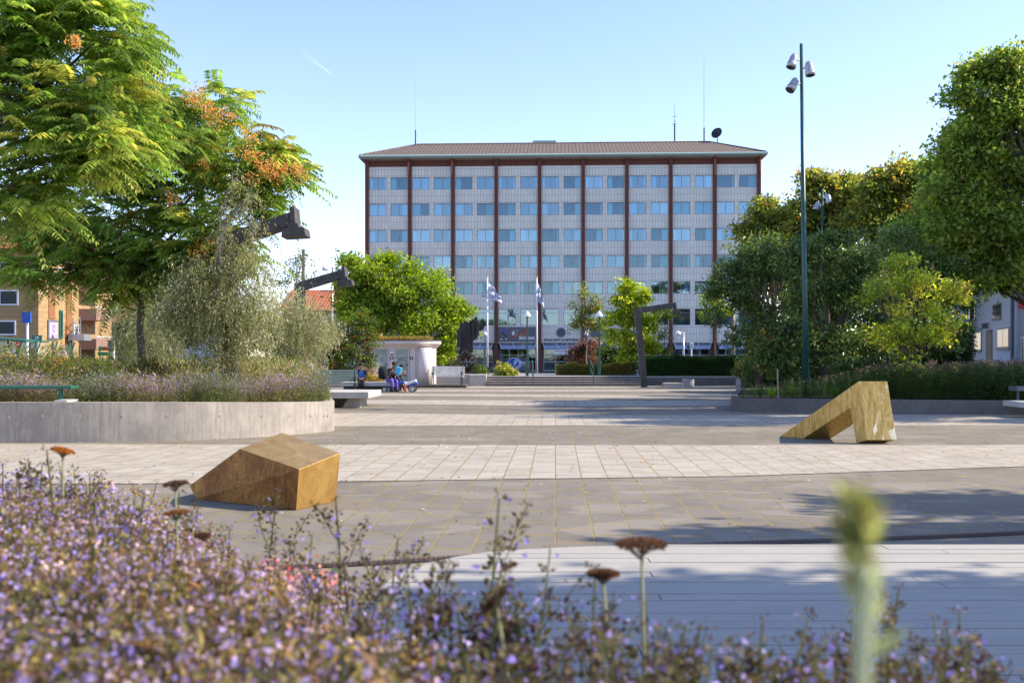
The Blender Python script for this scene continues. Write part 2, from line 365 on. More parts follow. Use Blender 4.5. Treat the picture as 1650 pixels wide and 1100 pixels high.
def subpart(name, mb, mats, par, root, **kw):
    return mb.build(name, mats, par, tuple(root.location), **kw)
def text(name, s, size, loc, mats, parent=None, rot=(R(90),0,0), depth=.02, align='CENTER', bold=0, sx=1):
    c = bpy.data.curves.new(name, 'FONT'); c.body = s; c.size = size; c.extrude = depth; c.align_x = align; c.align_y = 'CENTER'; c.offset = bold
    to = bpy.data.objects.new(name+'_c', c); S.collection.objects.link(to)
    dg = bpy.context.evaluated_depsgraph_get(); me = bpy.data.meshes.new_from_object(to.evaluated_get(dg))
    bpy.data.objects.remove(to); me.name = name; me.materials.clear(); me.materials.append(M[mats])
    o = bpy.data.objects.new(name, me); S.collection.objects.link(o); o.location = loc; o.rotation_euler = rot; o.scale = (sx, 1, 1)
    if parent is not None: o.parent = parent
    return o
def copy_tree(o, parent=None):
    kids = list(o.children); c = o.copy(); S.collection.objects.link(c); c.parent = parent
    for k in kids: copy_tree(k, c)
    return c

# ---------------------------------------------------------------- foliage (numpy)
def npmesh(name, V, Fq, C, mats, parent=None, org=(0,0,0), mi=None):
    """V (n,3), Fq (m,4) quads, C (m,3) colour of each face"""
    me = bpy.data.meshes.new(name); n = len(V); m = len(Fq)
    V = (V - np.array(org)).astype(np.float32)
    me.vertices.add(n); me.vertices.foreach_set('co', V.ravel())
    me.loops.add(m*4); me.loops.foreach_set('vertex_index', Fq.astype(np.int32).ravel())
    me.polygons.add(m); me.polygons.foreach_set('loop_start', np.arange(0, m*4, 4, dtype=np.int32))
    for x in mats: me.materials.append(M[x])
    if mi is not None: me.polygons.foreach_set('material_index', mi.astype(np.int32))
    me.polygons.foreach_set('use_smooth', np.zeros(m, bool))
    at = me.attributes.new('leafcol', 'FLOAT_COLOR', 'FACE')
    cc = np.ones((m, 4), np.float32); cc[:, :3] = C; at.data.foreach_set('color', cc.ravel())
    me.update(); me.validate()
    o = bpy.data.objects.new(name, me); S.collection.objects.link(o)
    if parent is not None: o.parent = parent
    return o
def unit(a): return a/np.maximum(np.linalg.norm(a, axis=-1, keepdims=True), 1e-9)
def rhombs(c, axis, nrm, L, Wd):
    """leaf: a pointed 4-gon from base c along axis; widest a bit before the middle"""
    L = np.asarray(L).reshape(-1, 1); Wd = np.asarray(Wd).reshape(-1, 1)
    side = unit(np.cross(axis, nrm)); up = unit(np.cross(side, axis))
    a = c; b = c + axis*L*.45 + side*Wd*.5 + up*Wd*.12; d = c + axis*L - up*L*.12; e = c + axis*L*.45 - side*Wd*.5 + up*Wd*.12
    V = np.stack([a, b, d, e], 1).reshape(-1, 3); Fq = np.arange(len(V)).reshape(-1, 4)
    return V, Fq
def pick(rng, pal, n, jit=.18):
    cols = np.array([p[:3] for p in pal]); w = np.array([p[3] if len(p) > 3 else 1 for p in pal], float); w /= w.sum()
    c = cols[rng.choice(len(pal), n, p=w)]
    return np.clip(c*(1+rng.normal(0, jit, (n, 1))), .004, .9)
def lobe_tips(rng, lobes, dens, depthscale=1.0, gap=.0):
    sub = []; own = []
    for i, l in enumerate(lobes):
        x, y, z, rx, ry, rz = l; R_ = (rx*ry*rz)**(1/3)
        if R_ < .42: sub.append(l); own.append(i); continue
        k = int(np.clip(8+R_*3, 9, 16)); u = unit(rng.normal(0, 1, (k, 3))); u[:, 2] = np.abs(u[:, 2])*.9-.3*rng.random(k); u = unit(u)
        for j in range(k):
            f = rng.uniform(.50, 1.08); s_ = rng.uniform(.17, .36)
            sub.append((x+u[j, 0]*rx*f, y+u[j, 1]*ry*f, z+u[j, 2]*rz*f, rx*s_*1.1, ry*s_*1.1, rz*s_*.8)); own.append(i)
        sub.append((x, y, z, rx*.32, ry*.32, rz*.32)); own.append(i)
    T, Dr, LI = lobe_tips0(rng, sub, dens)
    Lb = np.array([l[:3] for l in lobes]); own = np.array(own)[LI]
    Dr = unit(Dr + .8*unit(T-Lb[own])); Rr = np.array([(l[3]*l[4]*l[5])**(1/3) for l in lobes])[own]
    q = rng.random(len(T)) < .10; T[q] += (Dr[q]+np.array([0, 0, .25]))*(Rr[q]*rng.uniform(.08, .38, q.sum()))[:, None]
    mR = np.mean([(l[3]*l[4]*l[5])**(1/3) for l in lobes])
    if mR > .42:       # open up the crown: gaps between the leaf masses
        kv = unit(rng.normal(0, 1, (9, 3)))*(2*np.pi/(mR*rng.uniform(.9, 2.1, (9, 1)))); w_ = np.sin(T @ kv.T + rng.uniform(0, 6.28, 9)).sum(1)
        q = w_ > np.quantile(w_, .38); T, Dr, own = T[q], Dr[q], own[q]
    return T, Dr, own
def lobe_tips0(rng, lobes, dens):
    """lobes: (x,y,z,rx,ry,rz). returns twig tips with outward directions"""
    T = []; Dr = []; LI = []
    for i, (x, y, z, rx, ry, rz) in enumerate(lobes):
        n = max(8, int(dens*(rx*ry*rz)**(2/3)*9.5))
        u = unit(rng.normal(0, 1, (n, 3)))
        # bumpy radius
        ph = rng.uniform(0, 6.28, 6)
        bum = 1 + .13*np.sin(3.1*u[:, 0]*2+ph[0])*np.sin(2.7*u[:, 1]*2+ph[1]) + .12*np.sin(5*u[:, 2]+ph[2]+3*u[:, 0])
        r = bum*(rng.uniform(.35, 1, n)**.45)*(1+rng.normal(0, .05, n))
        p = u*r[:, None]*np.array([rx, ry, rz]) + np.array([x, y, z])
        T.append(p); Dr.append(u); LI.append(np.full(n, i))
    return np.concatenate(T), np.concatenate(Dr), np.concatenate(LI)
def crown(name, lobes, parent, org, seed, pal, leaf=.10, per=14, spread=.28, dens=22, asp=.5, droop=.2, mats=('leaf',), tuftpal=None, upb=.7, flat=.55):
    rng = np.random.default_rng(seed)
    T, Dr, LI = lobe_tips(rng, lobes, dens)
    k = per; n = len(T)
    base = np.repeat(T, k, 0); d0 = np.repeat(Dr, k, 0)
    off = rng.normal(0, 1, (n*k, 3))*spread*np.array([1, 1, flat])
    c = base + off
    ax = unit(d0*.6 + rng.normal(0, .7, (n*k, 3)) + np.array([0, 0, -droop]))
    nr = unit(rng.normal(0, .55, (n*k, 3)) + np.array([0, 0, upb]) + d0*.5)
    L = leaf*rng.uniform(.5, 1.4, n*k); V, Fq = rhombs(c, ax, nr, L, L*asp)
    tc = pick(rng, pal, n, .2); C = np.repeat(tc, k, 0)*(1+rng.normal(0, .16, (n*k, 1)))
    return npmesh(name, V, Fq, np.clip(C, .004, .9), mats, parent, org), T, LI
def pinnate_crown(name, lobes, parent, org, seed, pal, length=.6, nl=9, dens=7, mats=('leaf',), lw=.045, ll=.13, per=4):
    """compound leaves: a curved midrib with paired leaflets"""
    rng = np.random.default_rng(seed)
    T, Dr, LI = lobe_tips(rng, lobes, dens)
    n = len(T); k = per
    base = np.repeat(T, k, 0) + rng.normal(0, .12, (n*k, 3)); d0 = np.repeat(Dr, k, 0)
    hd = unit(d0*np.array([1, 1, .35]) + rng.normal(0, .55, (n*k, 3))*np.array([1, 1, .5]) + np.array([0, 0, .15]))
    m = n*k; Ln = length*rng.uniform(.55, 1.15, m)
    s = (np.arange(nl)+.8)/nl                                   # stations
    up = np.array([0, 0, 1.0]); side = unit(np.cross(hd, up)); nrm = unit(np.cross(side, hd))
    pts = base[:, None] + hd[:, None]*(Ln[:, None]*s)[..., None] - up*(Ln[:, None]*(s**2)*.38)[..., None]
    tang = unit(hd[:, None] - up*(s*.76)[None, :, None])
    Vs = []; Fs = []; Cs = []; off = 0
    tc = pick(rng, pal, n, .2); cc = np.repeat(tc, k, 0)*(1+rng.normal(0, .12, (m, 1)))
    for sg in (-1, 1):
        sd_ = side[:, None]*sg
        ax = unit(sd_ + tang*.45 + rng.normal(0, .12, pts.shape) - up*.45)
        nr = unit(nrm[:, None] + rng.normal(0, .18, pts.shape) + sd_*.25)
        sz = (1 - .45*np.abs(s-.45))[None]*rng.uniform(.8, 1.15, (m, nl))
        L = ll*sz*(Ln/length)[:, None]**.5
        V, Fq = rhombs(pts.reshape(-1, 3), ax.reshape(-1, 3), nr.reshape(-1, 3), L.ravel(), L.ravel()*lw/ll)
        Vs.append(V); Fs.append(Fq+off); off += len(V); Cs.append(np.repeat(cc, nl, 0)*(1+rng.normal(0, .08, (m*nl, 1))))
    # midribs
    w = .006
    a = base; b = pts[:, nl//2]; c = pts[:, -1]
    for p, q in ((a, b), (b, c)):
        V = np.stack([p-side*w, p+side*w, q+side*w, q-side*w], 1).reshape(-1, 3); Vs.append(V); Fs.append(np.arange(len(V)).reshape(-1, 4)+off); off += len(V)
        Cs.append(np.tile(np.array([[.16, .14, .04]]), (m, 1)))
    return npmesh(name, np.concatenate(Vs), np.concatenate(Fs), np.clip(np.concatenate(Cs), .004, .9), mats, parent, org), T, LI
def wood(root, lobes, base, fork, r0, T, LI, seed, matn='bark', twigs=14, bow=.12, name='trunk', lean=(0, 0), stems=1):
    """trunk and limbs; base and fork are points"""
    rg = random.Random(seed); mb = MB()
    base = Vector(base); fork = Vector(fork)
    def limb(a, b, ra, rb, seg=5, sag=.1, n=7):
        a = Vector(a); b = Vector(b); L = (b-a).length; w = Vector((rg.uniform(-1, 1), rg.uniform(-1, 1), rg.uniform(-.3, .8)))*L*sag
        pts = [a.lerp(b, i/seg) + w*math.sin(math.pi*i/seg) + Vector((rg.gauss(0, .012), rg.gauss(0, .012), 0))*L for i in range(seg+1)]
        pts[0] = a; pts[-1] = b
        mb.tube(pts, [ra+(rb-ra)*(i/seg)**.8 for i in range(seg+1)], n); return pts
    limb(base, fork, r0, r0*.72, 6, .02, 10)
    mb.tube([base-Vector((0, 0, .08)), base+Vector((0, 0, .25))], [r0*1.35, r0*.98], 10)
    for i, l in enumerate(lobes):
        c = Vector(l[:3]); st = fork if rg.random() < .6 else base.lerp(fork, rg.uniform(.75, .98))
        rl = r0*.42*(.8+.2*rg.random()); pts = limb(st, c, rl, rl*.35, 6, bow)
        idx = np.where(LI == i)[0]
        if len(idx) == 0: continue
        for j in rg.sample(list(idx), min(twigs, len(idx))):
            s_ = pts[rg.randint(2, 6)]
            limb(s_, Vector(T[j]), rl*.28, .004, 4, .12, 5)
    return mb.build(name, matn, root, tuple(root.location), smooth=True, fixn=False)
def pxl(lst, D, ry=1.0):
    """lobes given as (photo x, y, radius px [, depth offset m [, vertical radius px]]) at distance D -> metres"""
    out = []
    for l in lst:
        dd = D + (l[3] if len(l) > 3 else 0); r = l[2]*dd/F; rz = (l[4] if len(l) > 4 else l[2])*dd/F
        x, y, z = P(l[0], l[1], dd); out.append((x, y, z, r, r*ry, rz))
    return out
# ================================================================ GROUND
def struct(name, mb, mats, **kw): return tag(mb.build(name, mats, **kw), kind='structure')
SZ = -.4
g = MB(); g.quad((-6000, -3000, SZ-.02), (6000, -3000, SZ-.02), (6000, 9000, SZ-.02), (-6000, 9000, SZ-.02)); struct('ground', g, 'grassm')
g = MB(); g.quad((-70, 66.5, SZ), (90, 66.5, SZ), (90, 117.5, SZ), (-70, 117.5, SZ)); g.quad((-70, 20, SZ), (-24.1, 20, SZ), (-24.1, 66.5, SZ), (-70, 66.5, SZ)); g.quad((32.1, 14, SZ), (90, 14, SZ), (90, 66.5, SZ), (32.1, 66.5, SZ)); struct('road', g, 'asphalt')
g = MB(); g.bb(-24, 32, -12, 57, SZ-.1, 0); struct('plaza', g, 'pave_dark')
# pale bands laid into the grey paving; far and near edge given as x -> depth
bands = [([(-24, 12.6), (-4, 12.72), (0, 13.2), (3, 13.5), (7.5, 14.7), (12, 15.9), (32, 19)], [(-24, 18.9), (-8, 18.5), (0, 18.3), (8, 18.3), (16, 18.9), (32, 20)]),
         ([(-24, 23.6), (-4, 23.1), (0, 23.4), (8, 23.4), (32, 23.8)], [(-24, 29.5), (-4, 28.6), (0, 27.8), (6, 27.6), (32, 28.6)]),
         ([(-24, 35.4), (-4, 33.9), (2, 32.4), (10, 32.8), (32, 34)], [(-24, 37.6), (-4, 37.2), (4, 36.6), (32, 37.6)]),
         ([(-24, 41.4), (-4, 41.0), (4, 39.3), (32, 40)], [(-24, 44), (-4, 43.2), (4, 42.0), (32, 43)]),
         ([(-24, 46.4), (0, 46.2), (32, 46)], [(-24, 49), (0, 48.4), (32, 49)]),
         ([(-24, 51.4), (32, 51)], [(-24, 53.6), (32, 53.2)]),
         ([(2.4, 7.0), (5.0, 8.35), (32, 11.2)], [(2.4, 7.2), (5.0, 8.6), (32, 11.6)])]
pb = MB(); pe = MB()
for near, far in bands:
    xs = sorted(set([p[0] for p in near] + [p[0] for p in far] + list(np.arange(max(near[0][0], far[0][0]), 32.1, 1.0))))
    ny = np.interp(xs, *zip(*near)); fy = np.interp(xs, *zip(*far))
    for i in range(len(xs)-1):
        pb.quad((xs[i], ny[i], .004), (xs[i+1], ny[i+1], .004), (xs[i+1], fy[i+1], .004), (xs[i], fy[i], .004))
        for e, w in ((ny, .012), (fy, .010)):
            pe.quad((xs[i], e[i]-w, .008), (xs[i+1], e[i+1]-w, .008), (xs[i+1], e[i+1]+w, .008), (xs[i], e[i]+w, .008))
struct('paving_bands', pb, 'pave_light'); struct('paving_band_edges', pe, 'edge')
# terrace and steps behind the plaza
ter = MB(); ter.bb(-24, 32, 57.01, 66.5, SZ-.1, .5); struct('terrace', ter, 'slab')
TX0, TX1 = X(784, 55.5), X(1036, 55.5)
st = empty('stone_steps', (0, 55.2, 0), 0, 'wide low flight of pale stone steps rising at the far end of the square', 'steps')
for i in range(4):
    m = MB(); m.bb(TX0, TX1, 55.2+i*.42, 57.0, i*.125+.001, (i+1)*.125-.03, 0); m.bb(TX0-.0, TX1, 55.16+i*.42, 57.0 if i == 3 else 55.2+(i+1)*.42+.02, (i+1)*.125-.03, (i+1)*.125, 1)
    part('step', m, ['steprise', 'slab'], st)
for k, px in enumerate((859, 956)):
    hr = MB(); x = X(px, 55.3); hr.tube([(x, 55.05, 0), (x, 55.05, .95), (x, 57.3, 1.4), (x, 57.3, .5)], .025, 6); hr.tube([(x, 55.05, .5), (x, 57.3, .95)], .018, 6)
    thing('step_handrail', hr, 'shelgreen', (x, 55.05, 0), ['thin dark green handrail on the steps behind the left lamp post', 'thin dark green handrail on the steps near the orange-tipped hedge'][k], 'handrail', 'handrails on the stone steps')

# ---------------------------------------------------------------- deck of boards in the foreground
edge = [(3.98, -1.05), (4.3, -.98), (4.9, -.86), (5.6, -.78), (6.1, -.70), (6.5, -.50), (6.75, -.22), (6.92, .12), (7.0, .55), (7.05, 1.1)]
DZ = .30
def deck_left(y):
    ys = [e[0] for e in edge]; xs = [e[1] for e in edge]; return float(np.interp(y, ys, xs))
V = []; Fq = []; C = []; rng = np.random.default_rng(3); y = 2.6; k = 0
while y < 7.04:
    w = min(.142, 7.05-y)
    xa, xb = deck_left(y) if y > 3.98 else -1.05, deck_left(y+w) if y > 3.98 else -1.05
    x0 = None; xs = [None]; xx = max(xa, xb) + rng.uniform(1.2, 3.6)
    cuts = []
    while xx < 15: cuts.append(xx); xx += 3.6
    L = [(xa, xb)] + [(c+.003, c+.003) for c in cuts]; Rr = [(c-.003, c-.003) for c in cuts] + [(15, 15)]
    for (la, lb), (ra, rb) in zip(L, Rr):
        h = DZ + rng.normal(0, .0012); y0 = y+.0035; y1 = y+w-.0035
        P8 = [(la, y0, h-.04), (ra, y0, h-.04), (rb, y1, h-.04), (lb, y1, h-.04), (la, y0, h), (ra, y0, h), (rb, y1, h), (lb, y1, h)]
        V += P8; b = k*8; k += 1
        Fq += [(b+4, b+5, b+6, b+7), (b, b+1, b+5, b+4), (b+1, b+2, b+6, b+5), (b+2, b+3, b+7, b+6), (b+3, b, b+4, b+7)]
        t = rng.normal(1, .035); C += [(.37*t, .345*t, .305*t)]*5
    y += w
dk = empty('timber_deck', (3, 5, 0), 0, 'low broad deck of weathered pale boards with a rounded corner in the foreground', 'deck')
npmesh('boards', np.array(V), np.array(Fq), np.array(C), ['deckwood'], dk, (3, 5, 0))
m = MB(); m.slab([(-.98, 2.7), (14.9, 2.7), (14.9, 6.95), (1.1, 6.95), (.55, 6.9), (.15, 6.8), (-.18, 6.65), (-.45, 6.4), (-.62, 6.05), (-.7, 5.6), (-.8, 4.8), (-.95, 4.0)], 0, DZ-.042)
part('frame', m, 'black', dk)
# curved drainage channel
dr = empty('drain_channel', (0, 8, 0), 0, 'rusty slotted drain grating curving across the paving beside the timber deck', 'drain')
ctr = [(-2.2, 7.55), (-1.15, 7.82), (-.62, 7.97), (.4, 8.35), (1.6, 8.6), (2.6, 8.78), (3.6, 8.93), (4.8, 9.2), (6.0, 9.55), (9, 10.4), (14, 11.6)]
xs = np.linspace(-2.2, 14, 420); ys = np.interp(xs, *zip(*ctr)); ys = np.convolve(np.pad(ys, 20, 'edge'), np.ones(41)/41, 'valid')
m = MB(); bm_ = MB()
for i in range(len(xs)-1):
    m.quad((xs[i], ys[i]-.07, .005), (xs[i+1], ys[i+1]-.07, .005), (xs[i+1], ys[i+1]+.07, .005), (xs[i], ys[i]+.07, .005))
    for o_ in (-.07, .07): bm_.quad((xs[i], ys[i]+o_-.008, .012), (xs[i+1], ys[i+1]+o_-.008, .012), (xs[i+1], ys[i+1]+o_+.008, .012), (xs[i], ys[i]+o_+.008, .012))
    bm_.quad((xs[i], ys[i]-.062, .012), (xs[i]+.017, ys[i]-.062, .012), (xs[i]+.017+.01, ys[i]+.062, .012), (xs[i]+.01, ys[i]+.062, .012))
part('gutter', m, 'black', dr); part('grating', bm_, 'rust', dr)

# fallen leaves and litter on the paving: too many to count
rng = np.random.default_rng(5); n = 1500
c = np.stack([rng.uniform(-9, 14, n), 8+rng.gamma(2.2, 5.5, n), np.full(n, .012)], 1)
ax = unit(np.stack([rng.normal(size=n), rng.normal(size=n), rng.normal(0, .08, n)], 1)); nr = unit(np.stack([rng.normal(0, .25, n), rng.normal(0, .25, n), np.ones(n)], 1))
L = rng.uniform(.02, .07, n); Vv, Ff = rhombs(c, ax, nr, L, L*.5)
tag(npmesh('fallen_leaves', Vv, Ff, pick(rng, [(.40, .34, .08), (.30, .18, .06), (.55, .50, .36), (.16, .15, .06)], n), ['leaf']), kind='stuff')

# ================================================================ RAISED PLANTERS
def planter(name, top, base_front, back, wall, loc, label, matn, soilz=.06, capm=None):
    """front line: list of (x,y,ztop); closed by back points; solid wall of thickness"""
    root = empty(name, loc, 0, label, 'planter')
    out = [(x, y) for x, y, z in top] + [(x, y) for x, y, z in back]; zt = [z for x, y, z in top] + [z for x, y, z in back]
    n = len(out); cx = sum(p[0] for p in out)/n; cy = sum(p[1] for p in out)/n
    inn = []
    for i in range(n):
        a = Vector(out[i-1]); b = Vector(out[i]); c = Vector(out[(i+1) % n])
        t = ((b-a).normalized()+(c-b).normalized()).normalized(); nn = Vector((-t.y, t.x))
        if nn.dot(Vector((cx, cy))-b) < 0: nn = -nn
        inn.append(b+nn*wall)
    m = MB()
    for i in range(n):
        j = (i+1) % n; a, b = out[i], out[j]; c, d = inn[i], inn[j]
        m.add([(a[0], a[1], 0), (b[0], b[1], 0), (b[0], b[1], zt[j]), (a[0], a[1], zt[i]), (c[0], c[1], zt[i]), (d[0], d[1], zt[j]), (c[0], c[1], 0), (d[0], d[1], 0)], [(0,1,2,3), (3,2,5,4), (4,5,7,6)])
    part('wall', m, matn, root, fixn=True)
    s = MB(); s.add([(p[0], p[1], zt[i]-soilz) for i, p in enumerate(inn)], [tuple(range(n))]); part('soil', s, 'soil', root)
    return root
bl = [(0, 713, 648), (60, 713, 648), (150, 712, 648), (240, 710.5, 648), (310, 708.5, 648), (370, 705.5, 648), (430, 702, 648), (480, 698.5, 647.5), (515, 696, 647), (534, 694.5, 646.5)]
top = [(-16, 18.2, .76), (-12.5, 18.5, .76)]
for px in np.linspace(0, 534, 40):
    pb_ = float(np.interp(px, [a[0] for a in bl], [a[1] for a in bl])); pt = float(np.interp(px, [a[0] for a in bl], [a[2] for a in bl])); k_ = (px/534.0); pb_ = 713.2 - 1.2*k_ - 17.5*k_**3.0
    x, y, z = G(px, pb_); top.append((x, y, Z(pt, y)))
top.append((top[-1][0]+.02, top[-1][1]+.25, top[-1][2]))
back = [(-4.6, 25, .66), (-5.2, 28.5, .62), (-6.6, 32.5, .58), (-9, 36, .58), (-18, 36, .66), (-22, 30, .7), (-22, 20, .76)]
LP = planter('raised_planter', top, None, back, .22, (-8, 22, 0), 'large curved planter of stained pale concrete at the left, full of catmint', 'wall_conc')
for px in (14, 68, 128, 197, 269, 354, 421, 466, 500, 522, 527.5):          # tie-hole plugs
    pbx = 713.2 - 1.2*(px/534) - 17.5*(px/534)**3.0; x, y, z = G(px, pbx); zz = Z(670 if px > 60 else 672, y)
    m = MB(); m.tube([(x, y-.008, zz), (x, y+.01, zz)], .022, 10); part('plug', m, 'conc', LP)
# right planter
top = [(-.0+X(1182, 29.4), 29.4, .40), (X(1300, 28.9), 28.9, .40), (X(1450, 28.3), 28.3, .40), (X(1650, 27.6), 27.6, .40), (19, 26.6, .40), (26, 25.4, .40)]
back = [(30, 27, .4), (31, 36, .4), (24, 42, .4), (14, 42, .4), (8.6, 38, .4), (X(1178, 32), 32, .4)]
RP = planter('low_planter', top, None, back, .2, (14, 33, 0), 'long low planter wall of dark grey concrete under the big trees at the right', 'wall_conc2', .03)
m = MB(); m.bb(X(1617, 27.2), X(1617, 27.2)+2.6, 26.0, 27.25, .28, .43)
bp = thing('stone_bench', m, 'conc', (X(1617, 27.2), 26.5, .28), 'thin concrete bench slab jutting from the dark planter wall at the right edge', 'bench', bevel=.01)
# foreground bed, hidden below the flowers
top = [(-5, 3.9, .74), (-1.6, 3.75, .74), (-.9, 3.2, .74), (-.35, 2.4, .74), (.4, 1.9, .74), (1.5, 1.85, .74), (3.5, 1.8, .74)]
back = [(3.5, .3, .74), (1, .15, .74), (-1, .15, .74), (-5, .3, .74)]
planter('flower_bed', top, None, back, .15, (0, 2, 0), 'raised flower bed right in front of the viewer holding catmint', 'wall_conc')

# ================================================================ BRASS SCULPTURES
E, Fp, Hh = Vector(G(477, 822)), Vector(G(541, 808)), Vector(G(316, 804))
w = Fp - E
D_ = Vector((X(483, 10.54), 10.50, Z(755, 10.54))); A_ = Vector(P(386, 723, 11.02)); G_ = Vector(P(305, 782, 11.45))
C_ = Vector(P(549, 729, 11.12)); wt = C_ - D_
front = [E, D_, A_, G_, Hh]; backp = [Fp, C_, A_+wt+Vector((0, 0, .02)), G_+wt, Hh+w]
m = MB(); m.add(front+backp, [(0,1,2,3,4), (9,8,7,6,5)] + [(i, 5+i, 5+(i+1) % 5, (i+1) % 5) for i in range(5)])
m.m[0] = 1; m.m[1] = 1; thing('brass_block', m, ['brass', 'brassbrown'], tuple(E), 'faceted brown brass block with a pale flat top lying on the paving at the left', 'sculpture', bevel=.008)  # front and back faces take the darker brown brass
T0 = Vector((5.42, 20.2, 0)); u = Vector((.573, -.82, 0)); 
def sp(s, z): return T0+u*s+Vector((0, 0, z))
prof = [sp(0, .0), sp(1.873, 1.162), sp(2.067, .073), sp(1.83, 0), sp(1.69, .657), sp(.60, 0)]
m = MB(); m.prism(prof, (.555, .03, 0)); m.m[3] = 1
thing('brass_arch', m, ['brass2', 'brass3'], tuple(T0), 'folded brass beam with scraped pale patches standing like an upturned V at the right', 'sculpture', bevel=.006)

# ================================================================ OFFICE BUILDING
BD = 118.0
B = empty('office_building', (X(904.5, BD), BD, SZ), R(-2.45), 'wide seven-storey office block with grey panels, red brick piers and a brown hipped roof', 'building')
def zl(py): return 2.03 + (574-py)*BD/F
HWD = 23.18; BAY = 2*HWD/9; pw = .42; ww = 2.05; pier = .52
rows = [(284+42.45*i, 304+42.45*i) for i in range(5)] + [(497.5, 524)]
wt = MB(); fr = 0
def bl_(m, x0, x1, y0, y1, z0, z1, mi=0): m.bb(x0, x1, y0, y1, z0, z1, mi)
for b in range(9):
    x0 = -HWD+b*BAY+pw/2; x1 = x0+BAY-pw
    zs = [zl(267)] 
    for t_, b_ in rows: zs += [zl(t_), zl(b_)]
    zs.append(zl(551.5))
    for i in range(0, len(zs), 2): bl_(wt, x0, x1, 0, .3, zs[i+1], zs[i])
    for t_, b_ in rows:
        side = (BAY-pw-2*ww-pier)/2
        cx_ = (x0+x1)/2; a, c = zl(b_), zl(t_)
        bl_(wt, cx_-pier/2, cx_+pier/2, .03, .3, a+.002, c-.002)
        if side > .02: bl_(wt, x0, x0+side, .03, .3, a+.002, c-.002); bl_(wt, x1-side, x1, .03, .3, a+.002, c-.002)
wt.build('facade_wall', 'facade', B)
m = MB()
m.bb(-HWD-.2, -HWD+.2, .35, 14, 0, zl(254)); m.bb(HWD-.2, HWD+.2, .35, 14, 0, zl(254)); m.bb(-HWD+.2, HWD-.2, 13.7, 14, 0, zl(254)); m.bb(-HWD+.21, HWD-.21, .02, .34, zl(267)+.002, zl(255.5))
m.build('brick_wall', 'redbrick', B)
for i in range(10):
    m = MB(); x = -HWD+i*BAY; m.bb(x-pw/2, x+pw/2, -.28, .33, 0, zl(256)); m.build('brick_pier', 'redbrick', B)
m = MB(); m.bb(-HWD, HWD, 1.5, 1.6, 3.9, zl(267))
for t_, b_ in rows: m.bb(-HWD+.2, HWD-.2, .3, 1.5, zl(b_)-.25, zl(b_)-.12)
for b in range(1, 9): m.bb(-HWD+b*BAY-.1, -HWD+b*BAY+.1, .3, 1.5, 3.9, zl(267))
m.build('interior', 'room', B)
def winmesh(w, h, n, fw=.055, tr=0):
    m = MB(); m.bb(-w/2, w/2, .08, .16, 0, fw); m.bb(-w/2, w/2, .08, .16, h-fw, h)
    for i in range(n+1): x = -w/2+fw/2+(w-fw)*i/n; m.bb(x-fw/2, x+fw/2, .078, .162, fw*.9, h-fw*.9)
    if tr: m.bb(-w/2+fw, w/2-fw, .085, .155, tr, tr+fw*.8)
    return m
hw = zl(284)-zl(304); ht = zl(497.5)-zl(524)
def pane(w, h): m = MB(); m.quad((-w/2, .12, 0), (w/2, .12, 0), (w/2, .12, h), (-w/2, .12, h)); return m
def curtain(kind, w, h, rg):
    m = MB()
    def cloth(x0, x1, z0=0.03, z1=h-.03, y=.32):
        n = max(4, int((x1-x0)/.06)); 
        for i in range(n):
            a = x0+(x1-x0)*i/n; b = x0+(x1-x0)*(i+1)/n
            m.quad((a, y+.03*(i % 2), z0), (b, y+.03*((i+1) % 2), z0), (b, y+.03*((i+1) % 2), z1), (a, y+.03*(i % 2), z1))
    if kind == 0: cloth(-w/2, -w/2+.38); cloth(w/2-.30, w/2)
    if kind == 1: cloth(-w/2, -w/2+.62)
    if kind == 2: cloth(w/2-.7, w/2)
    if kind == 3: m.bb(-w/2, -.03, .25, .27, 0, h)
    if kind == 4: m.bb(-w/2, w/2, .25, .27, 0, h)
    if kind == 5: cloth(w/2-.25, w/2)
    if kind == 6: cloth(.05, w/2, y=.45)
    return m
rg = random.Random(4); protos = []
for kd in range(7):
    f = winmesh(ww, hw, 2).build('window', 'frame', B); pn = pane(ww, hw).build('pane', 'glass', f)
    if kd == 0:
        for xa_, xb_ in ((-ww/2, -ww/2+.38), (ww/2-.30, ww/2)):
            m = MB(); nn_ = 6
            for i in range(nn_): q0 = xa_+(xb_-xa_)*i/nn_; q1 = xa_+(xb_-xa_)*(i+1)/nn_; m.quad((q0, .32+.03*(i % 2), .03), (q1, .32+.03*((i+1) % 2), .03), (q1, .32+.03*((i+1) % 2), hw-.03), (q0, .32+.03*(i % 2), hw-.03))
            m.build('curtain', 'curtain', f)
    else: cu = curtain(kd, ww, hw, rg).build('blind' if kd in (3, 4) else 'curtain', {3: 'blind', 4: 'blind', 6: 'curtain2'}.get(kd, 'curtain'), f)
    protos.append([f, False])
layout0 = [0,1, 4,4, 1,5, 0,5, 0,2, 0,1, 0,1, 0,2, 5,6,  4,2, 3,3, 3,6, 6,6, 1,2, 5,1, 3,6, 4,4, 5,3]
for r in range(5):
    for b in range(9):
        for s_ in range(2):
            i = r*18+b*2+s_; kd = layout0[i] if i < len(layout0) else rg.choice([6, 0, 1, 2, 5, 6, 1, 2, 0])
            p, used = protos[kd]; w_ = p if not used else copy_tree(p, B); protos[kd][1] = True
            cx_ = -HWD+(b+.5)*BAY; w_.location = (cx_+(-1 if s_ == 0 else 1)*(pier/2+ww/2), 0, zl(rows[r][1])); pn_ = [c for c in w_.children if c.name.startswith('pane')][0]; pn_.material_slots[0].link = 'OBJECT'; pn_.material_slots[0].material = M[rg.choice(['glass', 'glass', 'glass2', 'glass2', 'glass3'])]
for p, used in protos:
    if not used:
        for c in list(p.children): bpy.data.objects.remove(c)
        bpy.data.objects.remove(p)
